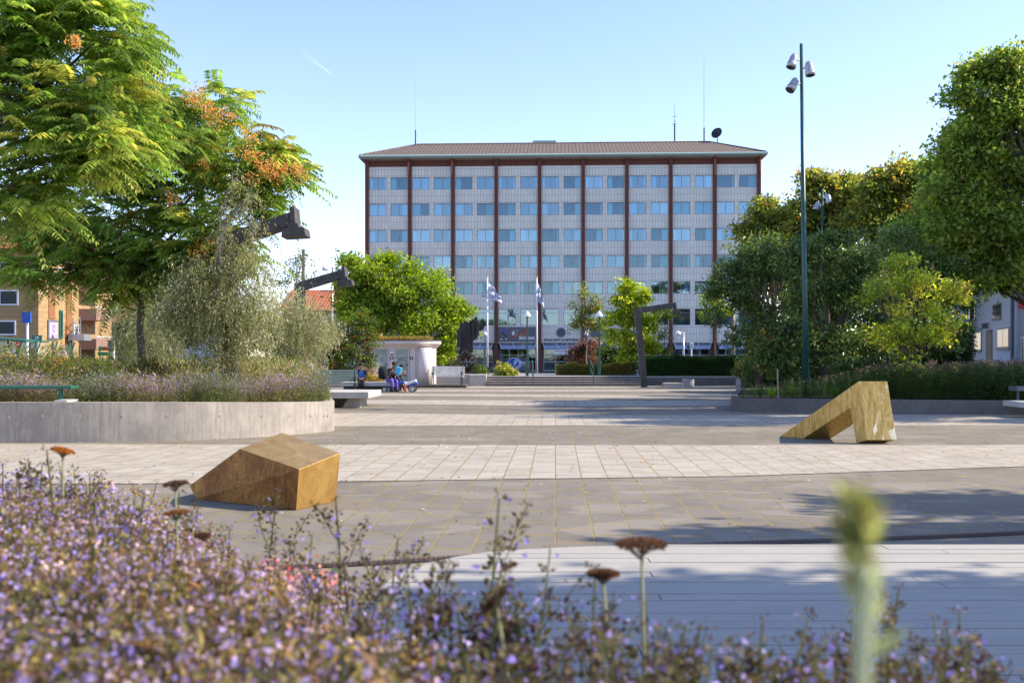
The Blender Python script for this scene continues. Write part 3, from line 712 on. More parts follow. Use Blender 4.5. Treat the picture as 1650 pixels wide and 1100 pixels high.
pf = winmesh(ww, ht, 1, .055, ht-.52).build('tall_window', 'frame', B); pn = pane(ww, ht).build('pane', 'glass', pf)
for b in range(9):
    for s_ in range(2):
        w_ = pf if (b, s_) == (0, 0) else copy_tree(pf, B)
        w_.location = (-HWD+(b+.5)*BAY+(-1 if s_ == 0 else 1)*(pier/2+ww/2), 0, zl(524))
# ground floor: recessed glazing, slanted blue awnings with white stays
gh = zl(552.5)
for b in range(9):
    x0 = -HWD+b*BAY+pw/2+.02; x1 = x0+BAY-pw-.04; cx_ = (x0+x1)/2
    m = MB(); W2 = x1-x0-.5
    for k in range(5 if b != 4 else 4): xx = -W2/2+W2*k/(4 if b != 4 else 3); m.bb(cx_+xx-.045, cx_+xx+.045, 1.16, 1.26, .02, gh-.72)
    for z in (.3, 1.35, 2.15, gh-.75): m.bb(cx_-W2/2, cx_+W2/2, 1.155, 1.265, z, z+.08)
    sf = m.build('shop_front', 'whiteframe', B)
    g_ = MB(); g_.quad((cx_-W2/2, 1.21, .02), (cx_+W2/2, 1.21, .02), (cx_+W2/2, 1.21, gh-.72), (cx_-W2/2, 1.21, gh-.72)); g_.build('pane', 'shopglass', sf)
    m = MB(); m.bb(x0, cx_-W2/2-.02, .4, 1.3, 0, gh-.1); m.build('recess_wall', 'slate', B); m = MB(); m.bb(cx_+W2/2+.02, x1, .4, 1.3, 0, gh-.1); m.build('recess_wall', 'slate', B)
    a = MB(); a.add([(x0+.3, -.25, gh-.7), (x1-.3, -.25, gh-.7), (x1-.1, .28, gh-.06), (x0+.1, .28, gh-.06)], [(0, 1, 2, 3)])
    aw = a.build('awning', 'awning', B)
    q = MB()
    for xx in (x0+.15, x0+(x1-x0)*.36, x0+(x1-x0)*.66, x1-.15):
        dx = .35 if xx < cx_ else -.35; q.tube([(xx, -.1, gh-.02), (xx+dx, -.3, gh-.72)], .035, 6)
    q.build('stay', 'whiteframe', aw)
m = MB(); m.bb(-HWD+.3, HWD-.3, 5, 5.1, 0, 3.8); m.bb(-HWD+.3, HWD-.3, 1.3, 5, -.02, .02, 0); m.build('shop_interior', plain('shop_dark', (.06, .055, .045), .9, var=.6, scale=.8), B)
m = MB(); m.bb(-HWD+.2, HWD-.2, -.12, .32, zl(552.6), zl(551.0)); m.build('ledge', 'conc', B)
# roof
z_e = 25.45+.4; rz_ = 28.35+.4; ov = .75
e0, e1, yb = -HWD-ov, HWD+ov, 14+ov; r0, r1, ym = -HWD+5.0, HWD-4.6, 7.0
m = MB(); m.add([(e0, -ov, z_e), (e1, -ov, z_e), (e1, yb, z_e), (e0, yb, z_e), (r0, ym, rz_), (r1, ym, rz_)], [(0, 1, 5, 4), (1, 2, 5), (2, 3, 4, 5), (3, 0, 4)])
rf = m.build('roof', 'rooftile', B)
m = MB(); m.tube([(r0, ym, rz_), (r1, ym, rz_)], .13, 6); m.tube([(e0, -ov, z_e+.05), (r0, ym, rz_)], .11, 6); m.tube([(e1, -ov, z_e+.05), (r1, ym, rz_)], .11, 6); m.build('ridge_tiles', 'rooftile', rf)
m = MB(); m.bb(e0, e1, -ov, yb, z_e-.36, z_e-.3); m.add([(e0, -ov, z_e-.3), (e1, -ov, z_e-.3), (HWD+.2, .0, zl(257)), (-HWD-.2, .0, zl(257))], [(0, 1, 2, 3)]); m.build('soffit', 'conc', rf)
m = MB()
for a, b in (((e0, -ov-.03), (e1, -ov-.03)), ((e1+.03, -ov), (e1+.03, yb)), ((e0-.03, -ov), (e0-.03, yb))):
    m.tube([(a[0], a[1], z_e-.12), (b[0], b[1], z_e-.12)], .17, 8)
m.build('gutter', 'copper', rf)
for px, pyb in ((657.5, 275), (728, 275), (1149.5, 280), (1221, 277)):
    x = (px-904.5)*BD/F; m = MB(); m.tube([(x, -.7, z_e-.25), (x, -.35, z_e-.75), (x, -.38, zl(pyb+3)), (x, -.38, zl(pyb+3)-.2)], .11, 7); m.build('downpipe', plain('red_pipe', (.26, .05, .03), .4), B)
m = MB(); hx = (878-904.5)*(BD+8)/F; m.bb(hx-1.45, hx+1.45, 7.2, 10, rz_-1, rz_+.42); m.build('roof_hatch', 'copper', B)
# lettering and signs on the facade
def fx(px): return (px-904.5)*BD/F
m = MB(); m.bb(fx(803), fx(865), -.10, -.02, zl(550), zl(526.5)); sgn = m.build('billboard', 'slate', B)
text('lettering', 'MOOMS', .50, (fx(849), -.115, zl(545)), 'signwhite', sgn, depth=.01, bold=.02)
def athlete(px, py, cols, s, flip=1):
    m = MB(); x = fx(px); z = zl(py)
    def bl(dx, dz, rx, rz, mi, a=0):
        vs = [(x+flip*(dx+rx*math.cos(t)*math.cos(a)-rz*math.sin(t)*math.sin(a))*s, -.112, z+(dz+rx*math.cos(t)*math.sin(a)+rz*math.sin(t)*math.cos(a))*s) for t in np.linspace(0, 6.28, 11)[:-1]]
        m.add(vs, [tuple(range(10))], mi)
    bl(0, .62, .11, .13, 3); bl(0, .25, .2, .3, 0, .2); bl(.28, .42, .22, .07, 3, .4); bl(-.26, .3, .2, .07, 3, -.8); bl(-.12, -.1, .15, .12, 1); bl(-.22, -.42, .08, .3, 3, -.3); bl(.18, -.38, .08, .3, 1, .4); bl(.25, -.68, .12, .06, 2); bl(-.3, -.75, .12, .06, 2)
    m.build('printed_figure', cols, sgn, fixn=False)
athlete(812, 536, ['blue', 'navy', 'whitepaint', 'skin'], 1.05); athlete(827, 539.5, ['whitecloth', 'red', 'blue', 'skin'], .85, -1); athlete(833, 536, ['greycloth', 'slate', 'whitepaint', 'greymetal'], .5); athlete(846, 535, ['red', 'orange', 'blue', 'skin'], .8, -1); athlete(839, 541, ['orange', 'yellowpaint', 'blue', 'skin'], .6)
text('lettering', 'FOLK MAT & MÖTEN', .40, (fx(903.5), -.03, zl(547.6)), 'slate', B, depth=.03, bold=.012, sx=1.05)
m = MB(); m.tube([(fx(904), -.08, zl(535.5)), (fx(904), .0, zl(535.5))], .56, 28); em = m.build('emblem', 'slate', B)
m = MB()
for k in (-.2, 0, .2): m.bb(fx(904)+k-.03, fx(904)+k+.03, -.10, -.085, zl(535.5)-.25, zl(535.5)+.25)
m.bb(fx(904)-.25, fx(904)+.25, -.10, -.086, zl(535.5)+.27, zl(535.5)+.32); m.build('relief', 'darkmetal', em)
text('lettering', 'E', .5, (fx(869.5), -.03, zl(545.5)), 'signwhite', B, depth=.02); 
text('lettering', '22', .62, (fx(773.5), -.03, zl(542.5)), 'slate', B, depth=.02)
text('lettering', 'KOLGA', .62, (fx(1184), -.03, zl(541)), 'slate', B, depth=.02)
m = MB(); m.bb(fx(893), fx(915), -.45, -.3, zl(571), zl(563)); bs = m.build('entrance_sign', 'signwhite', B)
text('lettering', 'Olof Palmes Plats', .22, (fx(904), -.46, zl(565.6)), 'navy', bs, depth=.008); text('lettering', '7 - 9', .2, (fx(904), -.46, zl(569)), 'navy', bs, depth=.008)
m = MB(); m.bb(fx(951), fx(985), -.10, -.02, zl(543), zl(529)); m.build('dark_sign', 'slate', B)
m = MB(); m.bb(fx(775.5), fx(784), -.04, -.01, zl(477.4), zl(476.2)); m.build('vent_slot', 'black', B)

# roof-top masts stand on the building: things of their own
def mast(px, ptop, pb, ptk, name, label, cross=False):
    d = BD+7; x = X(px, d); m = MB(); zb = Z(pb, d)-.6
    m.tube([(x, d, zb), (x, d, Z(ptk, d))], .09, 6, 1); m.tube([(x, d, Z(ptk, d)-.1), (x, d, Z(ptop, d))], [.05, .03], 6, 0)
    if cross:
        for k, zz in enumerate((Z(200, d), Z(188, d), Z(196, d))): m.tube([(x-.35+.1*k, d, zz), (x+.35-.1*k, d, zz)], .03, 5, 1)
    return thing(name, m, ['greymetal', 'darkmetal'], (x, d, zb), label, 'antenna')
mast(669.5, 103, 229, 210, 'whip_antenna', 'tall thin white whip antenna on the left end of the roof ridge')
mast(1134.5, 97, 229, 206, 'whip_antenna', 'tall thin white whip antenna beside the satellite dish')
mast(1087, 169, 229, 200, 'roof_antenna', 'short grey aerial with crossbars on the roof ridge', True)
d = BD+6; x, z = X(1156, d), Z(216, d); di = empty('satellite_dish', (x, d, z-1.4), 0, 'dark round satellite dish at the right end of the roof', 'satellite dish')
m = MB(); prof = [(0, 0), (.3, .03), (.55, .12), (.72, .24)]; mm = MB(); mm.lathe(prof + [(.72, .26), (.5, .12), (.0, .02)], (0, 0, 0), 22)
rot = Matrix.Rotation(R(70), 4, 'X'); rot = Matrix.Rotation(R(-38), 4, 'Z') @ rot
m.v = [tuple(rot @ Vector(v) + Vector((x, d, z))) for v in mm.v]; m.f = mm.f; m.m = mm.m
part('dish', m, 'black', di, smooth=True); m = MB(); m.tube([(x, d+.1, z-1.5), (x, d+.1, z)], .06, 6); part('post', m, 'darkmetal', di)
m = MB(); m.tube([(x-.1, d-.1, z-.5), (x-.75, d-.8, z-.45)], .03, 5); m.box((x-.8, d-.85, z-.42), (.16, .16, .16)); part('feed_arm', m, 'darkmetal', di)
# ================================================================ HOUSES AT THE SIDES
# left: brown brick apartment house with orange tiles
bx, by = X(62, 60), 60.0
A = empty('apartment_house', (bx, by, SZ), 0, 'yellow-brown brick apartment house with orange tiled roof behind the bus shelter', 'building')
def lz(py, d=60): return Z(py, d)-SZ
m = MB(); m.bb(-20, 0, 0, 11, 0, lz(402)); m.build('wall', 'yellowbrick', A)
m = MB(); z0, z1 = lz(402), lz(352); m.add([(-21, -.7, z0), (.7, -.7, z0), (.7, 11.7, z0), (-21, 11.7, z0), (-21, 5.5, z1+.5), (-.2, 5.5, z1+.5)], [(0, 1, 5, 4), (1, 2, 5), (2, 3, 4, 5), (0, 4, 3), (0, 3, 2, 1)]); m.build('roof', 'orangetile', A)
m = MB(); m.bb(-2.2, -1.4, 4.5, 5.3, z1, z1+1.2); m.build('chimney', 'redbrick', A)
def hwin(par, x0, x1, z0, z1, y=0, fm='whiteframe', gm='glass', nm='window', mull=1):
    m = MB(); f = .09
    m.bb(x0, x1, y-.06, y+.03, z0, z0+f); m.bb(x0, x1, y-.06, y+.03, z1-f, z1); m.bb(x0, x0+f, y-.058, y+.03, z0+f, z1-f); m.bb(x1-f, x1, y-.058, y+.03, z0+f, z1-f)
    for k in range(mull): xm = x0+(x1-x0)*(k+1)/(mull+1); m.bb(xm-f/2, xm+f/2, y-.056, y+.03, z0+f, z1-f)
    o = m.build(nm, fm, par); g = MB(); g.bb(x0+f, x1-f, y-.02, y-.012, z0+f, z1-f); g.build('pane', 'darkpane', o); return o
mm_, tt_, bb_ = mat('dark_pane'); bb_.inputs['Base Color'].default_value = (.03, .04, .05, 1); bb_.inputs['Roughness'].default_value = .12; bb_.inputs['Specular IOR Level'].default_value = .12; M['darkpane'] = mm_
for (pa, pb_, ya, yb_) in ((-30, 26, 516, 540), (-30, 30, 467, 492), (-30, 30, 421, 444), (-90, -50, 516, 540), (-90, -50, 467, 492)):
    hwin(A, X(pa, 60)-bx, X(pb_, 60)-bx, lz(yb_), lz(ya))
# sunlit gable (facing right): advert, windows, balconies, fire stair
def gwin(y0, y1, z0, z1, fm, nm, gm='darkpane'):
    m = MB(); m.bb(.0, .07, y0, y1, z0, z1); o = m.build(nm, fm, A); g = MB(); g.bb(.07, .09, y0+.12, y1-.12, z0+.12, z1-.12); g.build('pane' if gm == 'darkpane' else 'poster', gm, o); return o
gx = lambda px: 60*(bx/((px-CX)*60/F))-60 if False else (bx*F/(px-CX)-60)
gwin(gx(76), gx(92.5), lz(548, 63), lz(517, 63), 'slate', 'advert_panel', 'lilacsign')
m = MB()
for k in range(18):
    a = k*.349; b2 = a+.349; yc = (gx(76)+gx(92.5))/2; zc = lz(530.5, 63)
    m.quad((.1, yc+.17*math.cos(a), zc+.22*math.sin(a)), (.1, yc+.17*math.cos(b2), zc+.22*math.sin(b2)), (.1, yc+.13*math.cos(b2), zc+.17*math.sin(b2)), (.1, yc+.13*math.cos(a), zc+.17*math.sin(a)))
m.bb(.095, .1, yc-.25, yc-.05, lz(545, 63), lz(540, 63)); m.build('poster_ring', 'navy', A, fixn=False)
gwin(gx(95), gx(100), lz(545, 63), lz(500, 63), 'shelgreen', 'window'); gwin(gx(118), gx(125), lz(546, 64), lz(522, 64), 'whiteframe', 'window'); gwin(gx(92), gx(101), lz(450, 63), lz(432, 63), 'whiteframe', 'window'); gwin(gx(118), gx(125), lz(450, 64), lz(430, 64), 'whiteframe', 'window')
m = MB(); m.bb(0, .05, gx(78), gx(88), lz(515, 63), lz(440, 63)); m.bb(0, .05, gx(106), gx(115), lz(560, 63), lz(440, 63)); m.build('panel', 'orangebrown', A)
for za, zb in ((563, 546), (516, 498), (470, 453)):
    m = MB(); m.bb(.0, 1.15, gx(127), gx(127)+2.6, lz(za, 66), lz(zb, 66)); bo = m.build('balcony', 'balcony', A)
    m = MB(); m.tube([(1.15, gx(127), lz(zb-3.5, 66)), (1.15, gx(127)+2.6, lz(zb-3.5, 66))], .04, 5)
    for k in range(6): m.tube([(1.15, gx(127)+.5*k, lz(zb, 66)), (1.15, gx(127)+.5*k, lz(zb-3.5, 66))], .02, 4)
    m.build('rail', 'whiteframe', bo)
m = MB()
for k in range(6):
    z = lz(546-6*k, 63); m.tube([(.5, gx(105), z), (.5, gx(117), z-.5 if k % 2 else z+.5)], .03, 4)
for px in (105, 117): m.tube([(.5, gx(px), 0), (.5, gx(px), lz(512, 63))], .035, 4)
m.bb(.2, 1.2, gx(105), gx(118), lz(548, 63), lz(538, 63)); m.build('fire_stair', 'greymetal', A)
# far red roofed houses
def house(px0, px1, d, ez, rzp, wallm, roofm, label, depth=10, name='house', wins=6, base=SZ):
    x0, x1 = X(px0, d), X(px1, d); r = empty(name, ((x0+x1)/2, d, base), 0, label, 'building'); hw_ = (x1-x0)/2; ze = Z(ez, d)-base; zr = Z(rzp, d+depth/2)-base
    m = MB(); m.bb(-hw_, hw_, 0, depth, 0, ze); m.build('wall', wallm, r)
    m = MB(); m.add([(-hw_-.4, -.5, ze), (hw_+.4, -.5, ze), (hw_+.4, depth+.5, ze), (-hw_-.4, depth+.5, ze), (-hw_-.4, depth/2, zr), (hw_+.4, depth/2, zr)], [(0, 1, 5, 4), (1, 2, 5), (2, 3, 4, 5), (0, 4, 3), (0, 3, 2, 1)]); rf_ = m.build('roof', roofm, r)
    m = MB(); m.bb(-.4, .4, depth/2-.4, depth/2+.4, zr-.5, zr+1); m.build('chimney', 'redbrick', rf_)
    for k in range(wins):
        xx = -hw_+(k+.5)*2*hw_/wins
        for z in (1.0, 3.9): 
            if z+1.5 < ze: hwin(r, xx-.5, xx+.5, z, z+1.4)
    return r
house(455, 600, 100, 500, 467, 'yellowbrick', 'orangetile', 'distant house with red tiled roof seen just left of the bright green tree', 12)
house(120, 330, 120, 520, 478, 'stucco', 'orangetile', 'distant pale house with tiled roof behind the trees at the left', 12)
# white terrace house at the right, facing the square obliquely
xa, ya = X(1637, 50), 50.0; xb, yb2 = X(1524, 77), 77.0
ang = math.atan2(yb2-ya, xb-xa); L = math.hypot(xb-xa, yb2-ya)
Wt = empty('white_house', (xa, ya, SZ), ang, 'white rendered house with grey-framed windows half hidden behind the yellowing tree at the right', 'building')
def sdist(px):           # distance along the facade for a photo column
    k = (px-CX)/F; return (k*ya-xa)/(math.cos(ang)-k*math.sin(ang))
def fz(px, py): s_ = sdist(px); d = ya+s_*math.sin(ang); return Z(py, d)-SZ
m = MB(); m.bb(0, L+8, -9, 0, 0, 8.6); m.build('wall', 'stucco', Wt)
m = MB(); m.add([(-.3, .5, 8.6), (L+8.3, .5, 8.6), (L+8.3, -9.5, 8.6), (-.3, -9.5, 8.6), (-.3, -4.5, 12), (L+8.3, -4.5, 12)], [(0, 1, 5, 4), (1, 2, 5), (2, 3, 4, 5), (0, 4, 3), (0, 3, 2, 1)]); m.build('roof', 'orangetile', Wt)
for (pa, pb_, pt, pbm) in ((1608.5, 1627, 528, 561), (1570, 1582, 534, 565), (1541, 1553, 540, 567), (1600.5, 1614, 489, 513), (1562, 1573, 490, 515), (1535, 1546, 496, 520)):
    s0, s1 = sorted((sdist(pa), sdist(pb_))); pm = (pa+pb_)/2; z0, z1 = fz(pm, pbm), fz(pm, pt)
    m = MB(); m.bb(s0, s1, -.02, .05, z0, z1); m.bb(s0-.08, s1+.08, -.02, .12, z0-.09, z0); o = m.build('window', 'frame', Wt)
    g_ = MB(); a = (s1-s0)/2; g_.bb(s0+.08, s0+a-.04, .05, .06, z0+.08, z1-.08); g_.bb(s0+a+.04, s1-.08, .05, .06, z0+.08, z1-.08); g_.build('pane', 'darkpane', o)
s0, s1 = sorted((sdist(1590), sdist(1599))); m = MB(); m.bb(s0, s1, -.02, .06, .15, fz(1595, 532)); m.bb(s0-.12, s1+.12, -.02, .03, .15, fz(1595, 531)); m.build('door', 'wood', Wt)
m = MB(); sx_ = sdist(1594); m.box((sx_, .25, fz(1594, 525)), (.22, .3, .3)); m.tube([(sx_, 0, fz(1594, 521)), (sx_, .25, fz(1594, 521)), (sx_, .25, fz(1594, 524))], .03, 5); m.build('wall_lamp', 'slate', Wt)
for px in (1635, 1567.5): m = MB(); s_ = sdist(px); m.tube([(s_, .12, 0), (s_, .12, 8.4)], .09, 6); m.build('downpipe', 'slate', Wt)
m = MB(); m.bb(0, L, .01, .05, 0, .5); m.build('plinth', 'stucco2', Wt)
Gy = empty('grey_house', (X(1640, 49.8), 49.6, SZ), ang+math.pi, 'grey house with a red sign at the very right edge', 'building')
m = MB(); m.bb(0, 12, 0, 9, 0, 8.2); m.build('wall', 'stucco2', Gy)
m = MB(); m.bb(.25, 1.8, -.12, -.02, 4.4, 5.6); m.build('sign', 'red', Gy)
hwin(Gy, .6, 1.9, 1.1, 3.0); hwin(Gy, 4, 5.4, 1.1, 3.0)
m = MB(); m.add([(0, -.4, 8.2), (12.3, -.4, 8.2), (12.3, 9.4, 8.2), (0, 9.4, 8.2), (0, 4.5, 11), (12.3, 4.5, 11)], [(0, 1, 5, 4), (1, 2, 5), (2, 3, 4, 5), (0, 4, 3), (0, 3, 2, 1)]); m.build('roof', 'rooftile', Gy)

# ================================================================ STREET FURNITURE
# tall floodlight mast
def spot(root, p, az, tilt, s=1.0, col='greymetal'):
    """bent spotlight head: arm + elbow housing + dark lens"""
    m = MB(); p = Vector(p); h = Vector((math.cos(az), math.sin(az), 0)); dn = (h*math.sin(tilt) - Vector((0, 0, 1))*math.cos(tilt)).normalized()
    c0 = p + h*.32*s
    pts = [c0 + Vector((0, 0, .02)), c0 + Vector((0, 0, .10*s))+h*.02*s, c0+Vector((0,0,.16*s))+h*.08*s, c0+h*.16*s+Vector((0,0,.12*s)), c0+h*.18*s+dn*.12*s, c0+h*.18*s+dn*.2*s, c0+h*.18*s+dn*.21*s, c0+h*.18*s+dn*.46*s]
    m.tube([p, p+h*.2*s, c0+h*.05*s], .04*s, 6)
    m.tube([c0+h*.02*s+Vector((0, 0, .22*s)), c0+h*.05*s+Vector((0, 0, .20*s)), c0+h*.09*s+dn*.0*s+Vector((0,0,.08*s)), c0+h*.13*s+dn*.12*s, c0+h*.13*s+dn*.2*s, c0+h*.13*s+dn*.21*s, c0+h*.15*s+dn*.44*s], [.05*s, .13*s, .19*s, .2*s, .2*s, .225*s, .23*s], 14)
    o = part('spotlight', m, col, root, smooth=True)
    q = MB(); q.tube([c0+h*.151*s+dn*.442*s, c0+h*.151*s+dn*.45*s], .2*s, 14); subpart('lens', q, 'black', o, root)
d = 31.0; zb = .34; x0_, x1_ = X(1299, d), X(1291, d)
FM = empty('floodlight_mast', (x0_, d, zb), 0, 'tall dark green mast with three grey spotlights standing in the right planter', 'street lamp')
m = MB(); zt_ = Z(71, d); m.tube([(x0_, d, zb), (x0_+(x1_-x0_)*.3, d, zb+(zt_-zb)*.3), (x1_, d, zt_)], [.105, .085, .05], 14); part('pole', m, 'postgreen', FM, smooth=True)
m = MB(); m.cyl((x0_, d, zb), .13, .12, 14); part('collar', m, 'darkmetal', FM)
def polex(py): return x1_ + (x0_-x1_)*(py-71)/(635-71)
spot(FM, (polex(95), d, Z(97, d)), R(200), R(18), .66); spot(FM, (polex(112), d-.05, Z(112, d)), R(-60), R(6), .66); spot(FM, (polex(137), d, Z(136, d)), R(205), R(36), .66)
d = 58.0; x = X(1325, d); FM2 = empty('floodlight_mast', (x, d, 0), 0, 'more distant green mast with two pale spotlights rising above the trees at the right', 'street lamp')
m = MB(); m.tube([(x, d, 0), (x, d, Z(304, d))], [.13, .07], 10); part('pole', m, 'postgreen', FM2, smooth=True)
spot(FM2, (x, d-.1, Z(320, d)), R(-50), R(6), .8, 'greymetal'); spot(FM2, (x, d, Z(331, d)), R(205), R(25), .8, 'greymetal')

# cone-headed lamp posts
def conelamp(px, ptop, pb, d, label, zb=None, r=.055, s=1.0):
    x = X(px, d); zb = Z(pb, d) if zb is None else zb; zt = Z(ptop, d)
    r_ = empty('lamp_post', (x, d, zb), 0, label, 'street lamp', 'cone-headed green lamp posts')
    m = MB(); m.tube([(x, d, zb), (x, d, zb+1.1), (x, d, zb+1.12), (x, d, zt-.3*s)], [r*1.6, r*1.6, r, r*.8], 10); part('post', m, 'postgreen', r_, smooth=False)
    m = MB(); m.lathe([(.02, .0), (.06*s, -.03), (.17*s, -.17*s), (.21*s, -.3*s), (.20*s, -.33*s), (0, -.31*s)], (x, d, zt), 16); part('lamp_head', m, 'whitepaint', r_, smooth=True)
conelamp(849.5, 501, 608.5, 57.4, 'green cone-headed lamp post at the top of the steps beside the yellow-green bush', .5)
conelamp(965.5, 501, 611, 57.3, 'green cone-headed lamp post in front of the low hedge right of the purple-leaved bush', .5)
conelamp(781.5, 534, 603, 92, 'small distant lamp post just left of the left flagpole', SZ); conelamp(944, 534, 603, 92, 'small distant lamp post in front of the purple-leaved bush', SZ)
conelamp(1054, 515, 600, 90, 'distant lamp post behind the bright green maple', SZ)
# side-arm lamp, road lamp, posts
def sidelamp(px, ptop, d, label, heads):
    x = X(px, d); zt = Z(ptop, d); r_ = empty('street_lamp', (x, d, SZ), 0, label, 'street lamp')
    m = MB(); m.tube([(x, d, SZ), (x, d, zt)], [.10, .06], 8); part('pole', m, 'greymetal', r_, smooth=True)
    for sgn_ in heads:
        m = MB(); m.tube([(x, d, zt-.05), (x+sgn_*.45, d, zt)], .035, 6); m.lathe([(.03, .1), (.18, .05), (.26, -.08), (.27, -.22), (.2, -.27), (0, -.28)], (x+sgn_*.5, d, zt), 14); part('lamp_head', m, 'whitepaint', r_, smooth=True)
sidelamp(535.5, 430, 72, 'tall grey double-headed street lamp left of the bright green tree', (-1, 1)); sidelamp(1101.5, 535, 86, 'grey street lamp with one white head hanging left, in front of the office windows', (-1,))
d = 70; x = X(489, d); m = MB(); m.tube([(x, d, SZ), (x, d, Z(404, d))], [.14, .1], 8); m.bb(x-.1, x+.1, d-.1, d+.1, Z(404, d), Z(402, d)); PW = thing('wire_pole', m, 'mast', (x, d, SZ), 'dark pole carrying an overhead wire above the silver-leaved trees', 'pole', smooth=True)
m = MB(); a = Vector((x, d, Z(412, d))); b = Vector((X(250, 66), 66, Z(452, 66))); m.tube([a.lerp(b, k/12)-Vector((0, 0, .5*math.sin(math.pi*k/12))) for k in range(13)], .02, 4); part('wire', m, 'black', PW)
d = 88; x = X(1181.5, d); m = MB(); m.tube([(x, d, SZ), (x, d, Z(470, d))], [.17, .13], 8); thing('wooden_pole', m, 'wood', (x, d, SZ), 'plain brown wooden pole beside the dark trees in front of the office', 'pole', smooth=True)
d = 84; x = X(1114, d); r_ = empty('traffic_signal_post', (x, d, SZ), 0, 'slim white post with a small box head behind the dark hedge', 'traffic post')
m = MB(); m.tube([(x, d, SZ), (x, d, Z(556, d))], .07, 8); part('post', m, 'whitepaint', r_); m = MB(); m.bb(x-.15, x+.15, d-.15, d+.12, Z(560, d), Z(552, d)); part('box', m, 'whitepaint', r_, bevel=.03); m = MB(); m.bb(x-.36, x-.2, d-.15, d+.12, Z(561, d), Z(556, d)); part('signal', m, 'shelgreen', r_)
# flagpoles
def flag(px, d, ptop, label, folds, seed):
    x = X(px, d); r_ = empty('flagpole', (x, d, SZ), 0, label, 'flagpole', 'white flagpoles in front of the office')
    m = MB(); zt = Z(ptop, d); m.tube([(x, d, SZ), (x, d, zt)], [.11, .06], 10); part('pole', m, 'whitepaint', r_, smooth=True)
    m = MB(); m.lathe([(0, .12), (.09, .06), (.1, 0), (.05, -.06), (0, -.06)], (x, d, zt+.05), 10); part('finial', m, 'yellowpaint', r_, smooth=True)
    me = MB(); W_, H_ = folds; nx, nz = 16, 20; vs = []; fs = []; mi = []; rg = random.Random(seed)
    for j in range(nz+1):
        for i in range(nx+1):
            u_, v_ = i/nx, j/nz
            dx = .08+u_*W_*(.7+.3*v_); dz = -.35 - v_*H_*.60 - u_*H_*.45*(1.1-.55*v_) - .04*math.sin(u_*9)
            vs.append((x+dx+.05*math.sin(v_*9+u_*5), d+.14*math.sin(u_*11+v_*4)*u_**.5+.05*math.sin(v_*14+u_*7), zt+dz))
    for j in range(nz):
        for i in range(nx):
            fs.append((j*(nx+1)+i, j*(nx+1)+i+1, (j+1)*(nx+1)+i+1, (j+1)*(nx+1)+i)); u_, v_ = i/nx, j/nz
            mi.append(1 if (.3 < u_ < .45 and .2 < v_ < .6 and (i+j) % 3 == 0) or (.6 < u_ < .75 and .5 < v_ < .8 and (i*2+j) % 4 == 0) or v_ > .95 or (seed == 2 and (i+2*j) % 6 == 0) else 0)
    k = len(me.v); me.v = vs; me.f = fs; me.m = mi; part('flag', me, ['flag', 'flagprint'], r_, smooth=True, fixn=False)
flag(785.3, 97, 447, 'left white flagpole with a limp lilac and white flag, behind the dark van', (1.55, 2.7), 1); flag(865, 96.5, 448, 'right white flagpole with a twisted white and violet flag, beside the office entrance', (.72, 3.0), 2)

# leaning mast sculptures: post, tilted beam, hammer head
def hammer(name_loc, label, post0, post1, beam0, beam1, th, head, dth=.26):
    d = name_loc; r_ = empty('hammer_mast', (X(post0[0], d), d, max(0, 0)), 0, label, 'sculpture', 'leaning steel hammer masts')
    def seg(p, q, w0, w1, nm, y=0):
        a = Vector((X(p[0], d), 0, Z(p[1], d))); b = Vector((X(q[0], d), 0, Z(q[1], d))); t = (b-a).normalized(); n_ = Vector((-t.z, 0, t.x))
        poly = [a-n_*w0/2, a+n_*w0/2, b+n_*w1/2, b-n_*w1/2]; m = MB(); m.prism([(v.x, d-dth/2+y, v.z) for v in poly], (0, dth-2*y, 0)); return part(nm, m, 'mast', r_, bevel=.012)
    s = seg(post0, post1, th*1.05, th, 'post'); seg(beam0, beam1, th, th*.9, 'beam', .01)
    hx_, hz_ = X(head[0], d), Z(head[1], d); sc = head[2]
    m = MB(); tl = head[3] if len(head) > 3 else 0; ca, sa = math.cos(tl), math.sin(tl)
    prof = [(-.16, 1.0), (.16, 1.0), (.18, -.05), (.34, -.12), (.38, -.36), (.72, -.40), (.80, -.95), (-.80, -.95), (-.72, -.40), (-.38, -.36), (-.34, -.12), (-.18, -.05)]
    prof = [(hx_+(a*ca-b*sa)*sc, d-dth*.75, hz_+(a*sa+b*ca)*sc) for a, b in prof]; m.prism(prof, (0, dth*1.5, 0)); part('hammer_head', m, 'mast', r_, bevel=.012)
    m = MB()
    for t in (.15, .4, .65, .9):
        bx_ = X(beam0[0]+(beam1[0]-beam0[0])*t, d); bz_ = Z(beam0[1]+(beam1[1]-beam0[1])*t, d)
        for dz in (-th*.25, th*.25): m = MB(); m.tube([(bx_, d-dth/2-.02, bz_+dz), (bx_, d-dth/2+.02, bz_+dz)], .018, 6); part('bolt', m, 'greymetal', r_)
hammer(52.6, 'leaning grey steel hammer mast standing on the square in front of the maple', (1038, 623.3), (1026.5, 499), (1021.5, 501.5), (1089, 491), .30, (1088, 498, .26, .12), .35)
hammer(36.0, 'dark steel hammer mast rising behind the small silver tree', (487, 622), (483, 458), (477.5, 464), (558, 440), .33, (556, 446, .36, .10), .4)
hammer(23.5, 'nearest dark steel hammer mast, its head sticking out of the big tree against the sky', (372, 625), (366, 386), (360, 392), (478, 352), .34, (476, 360, .36, .06), .4)
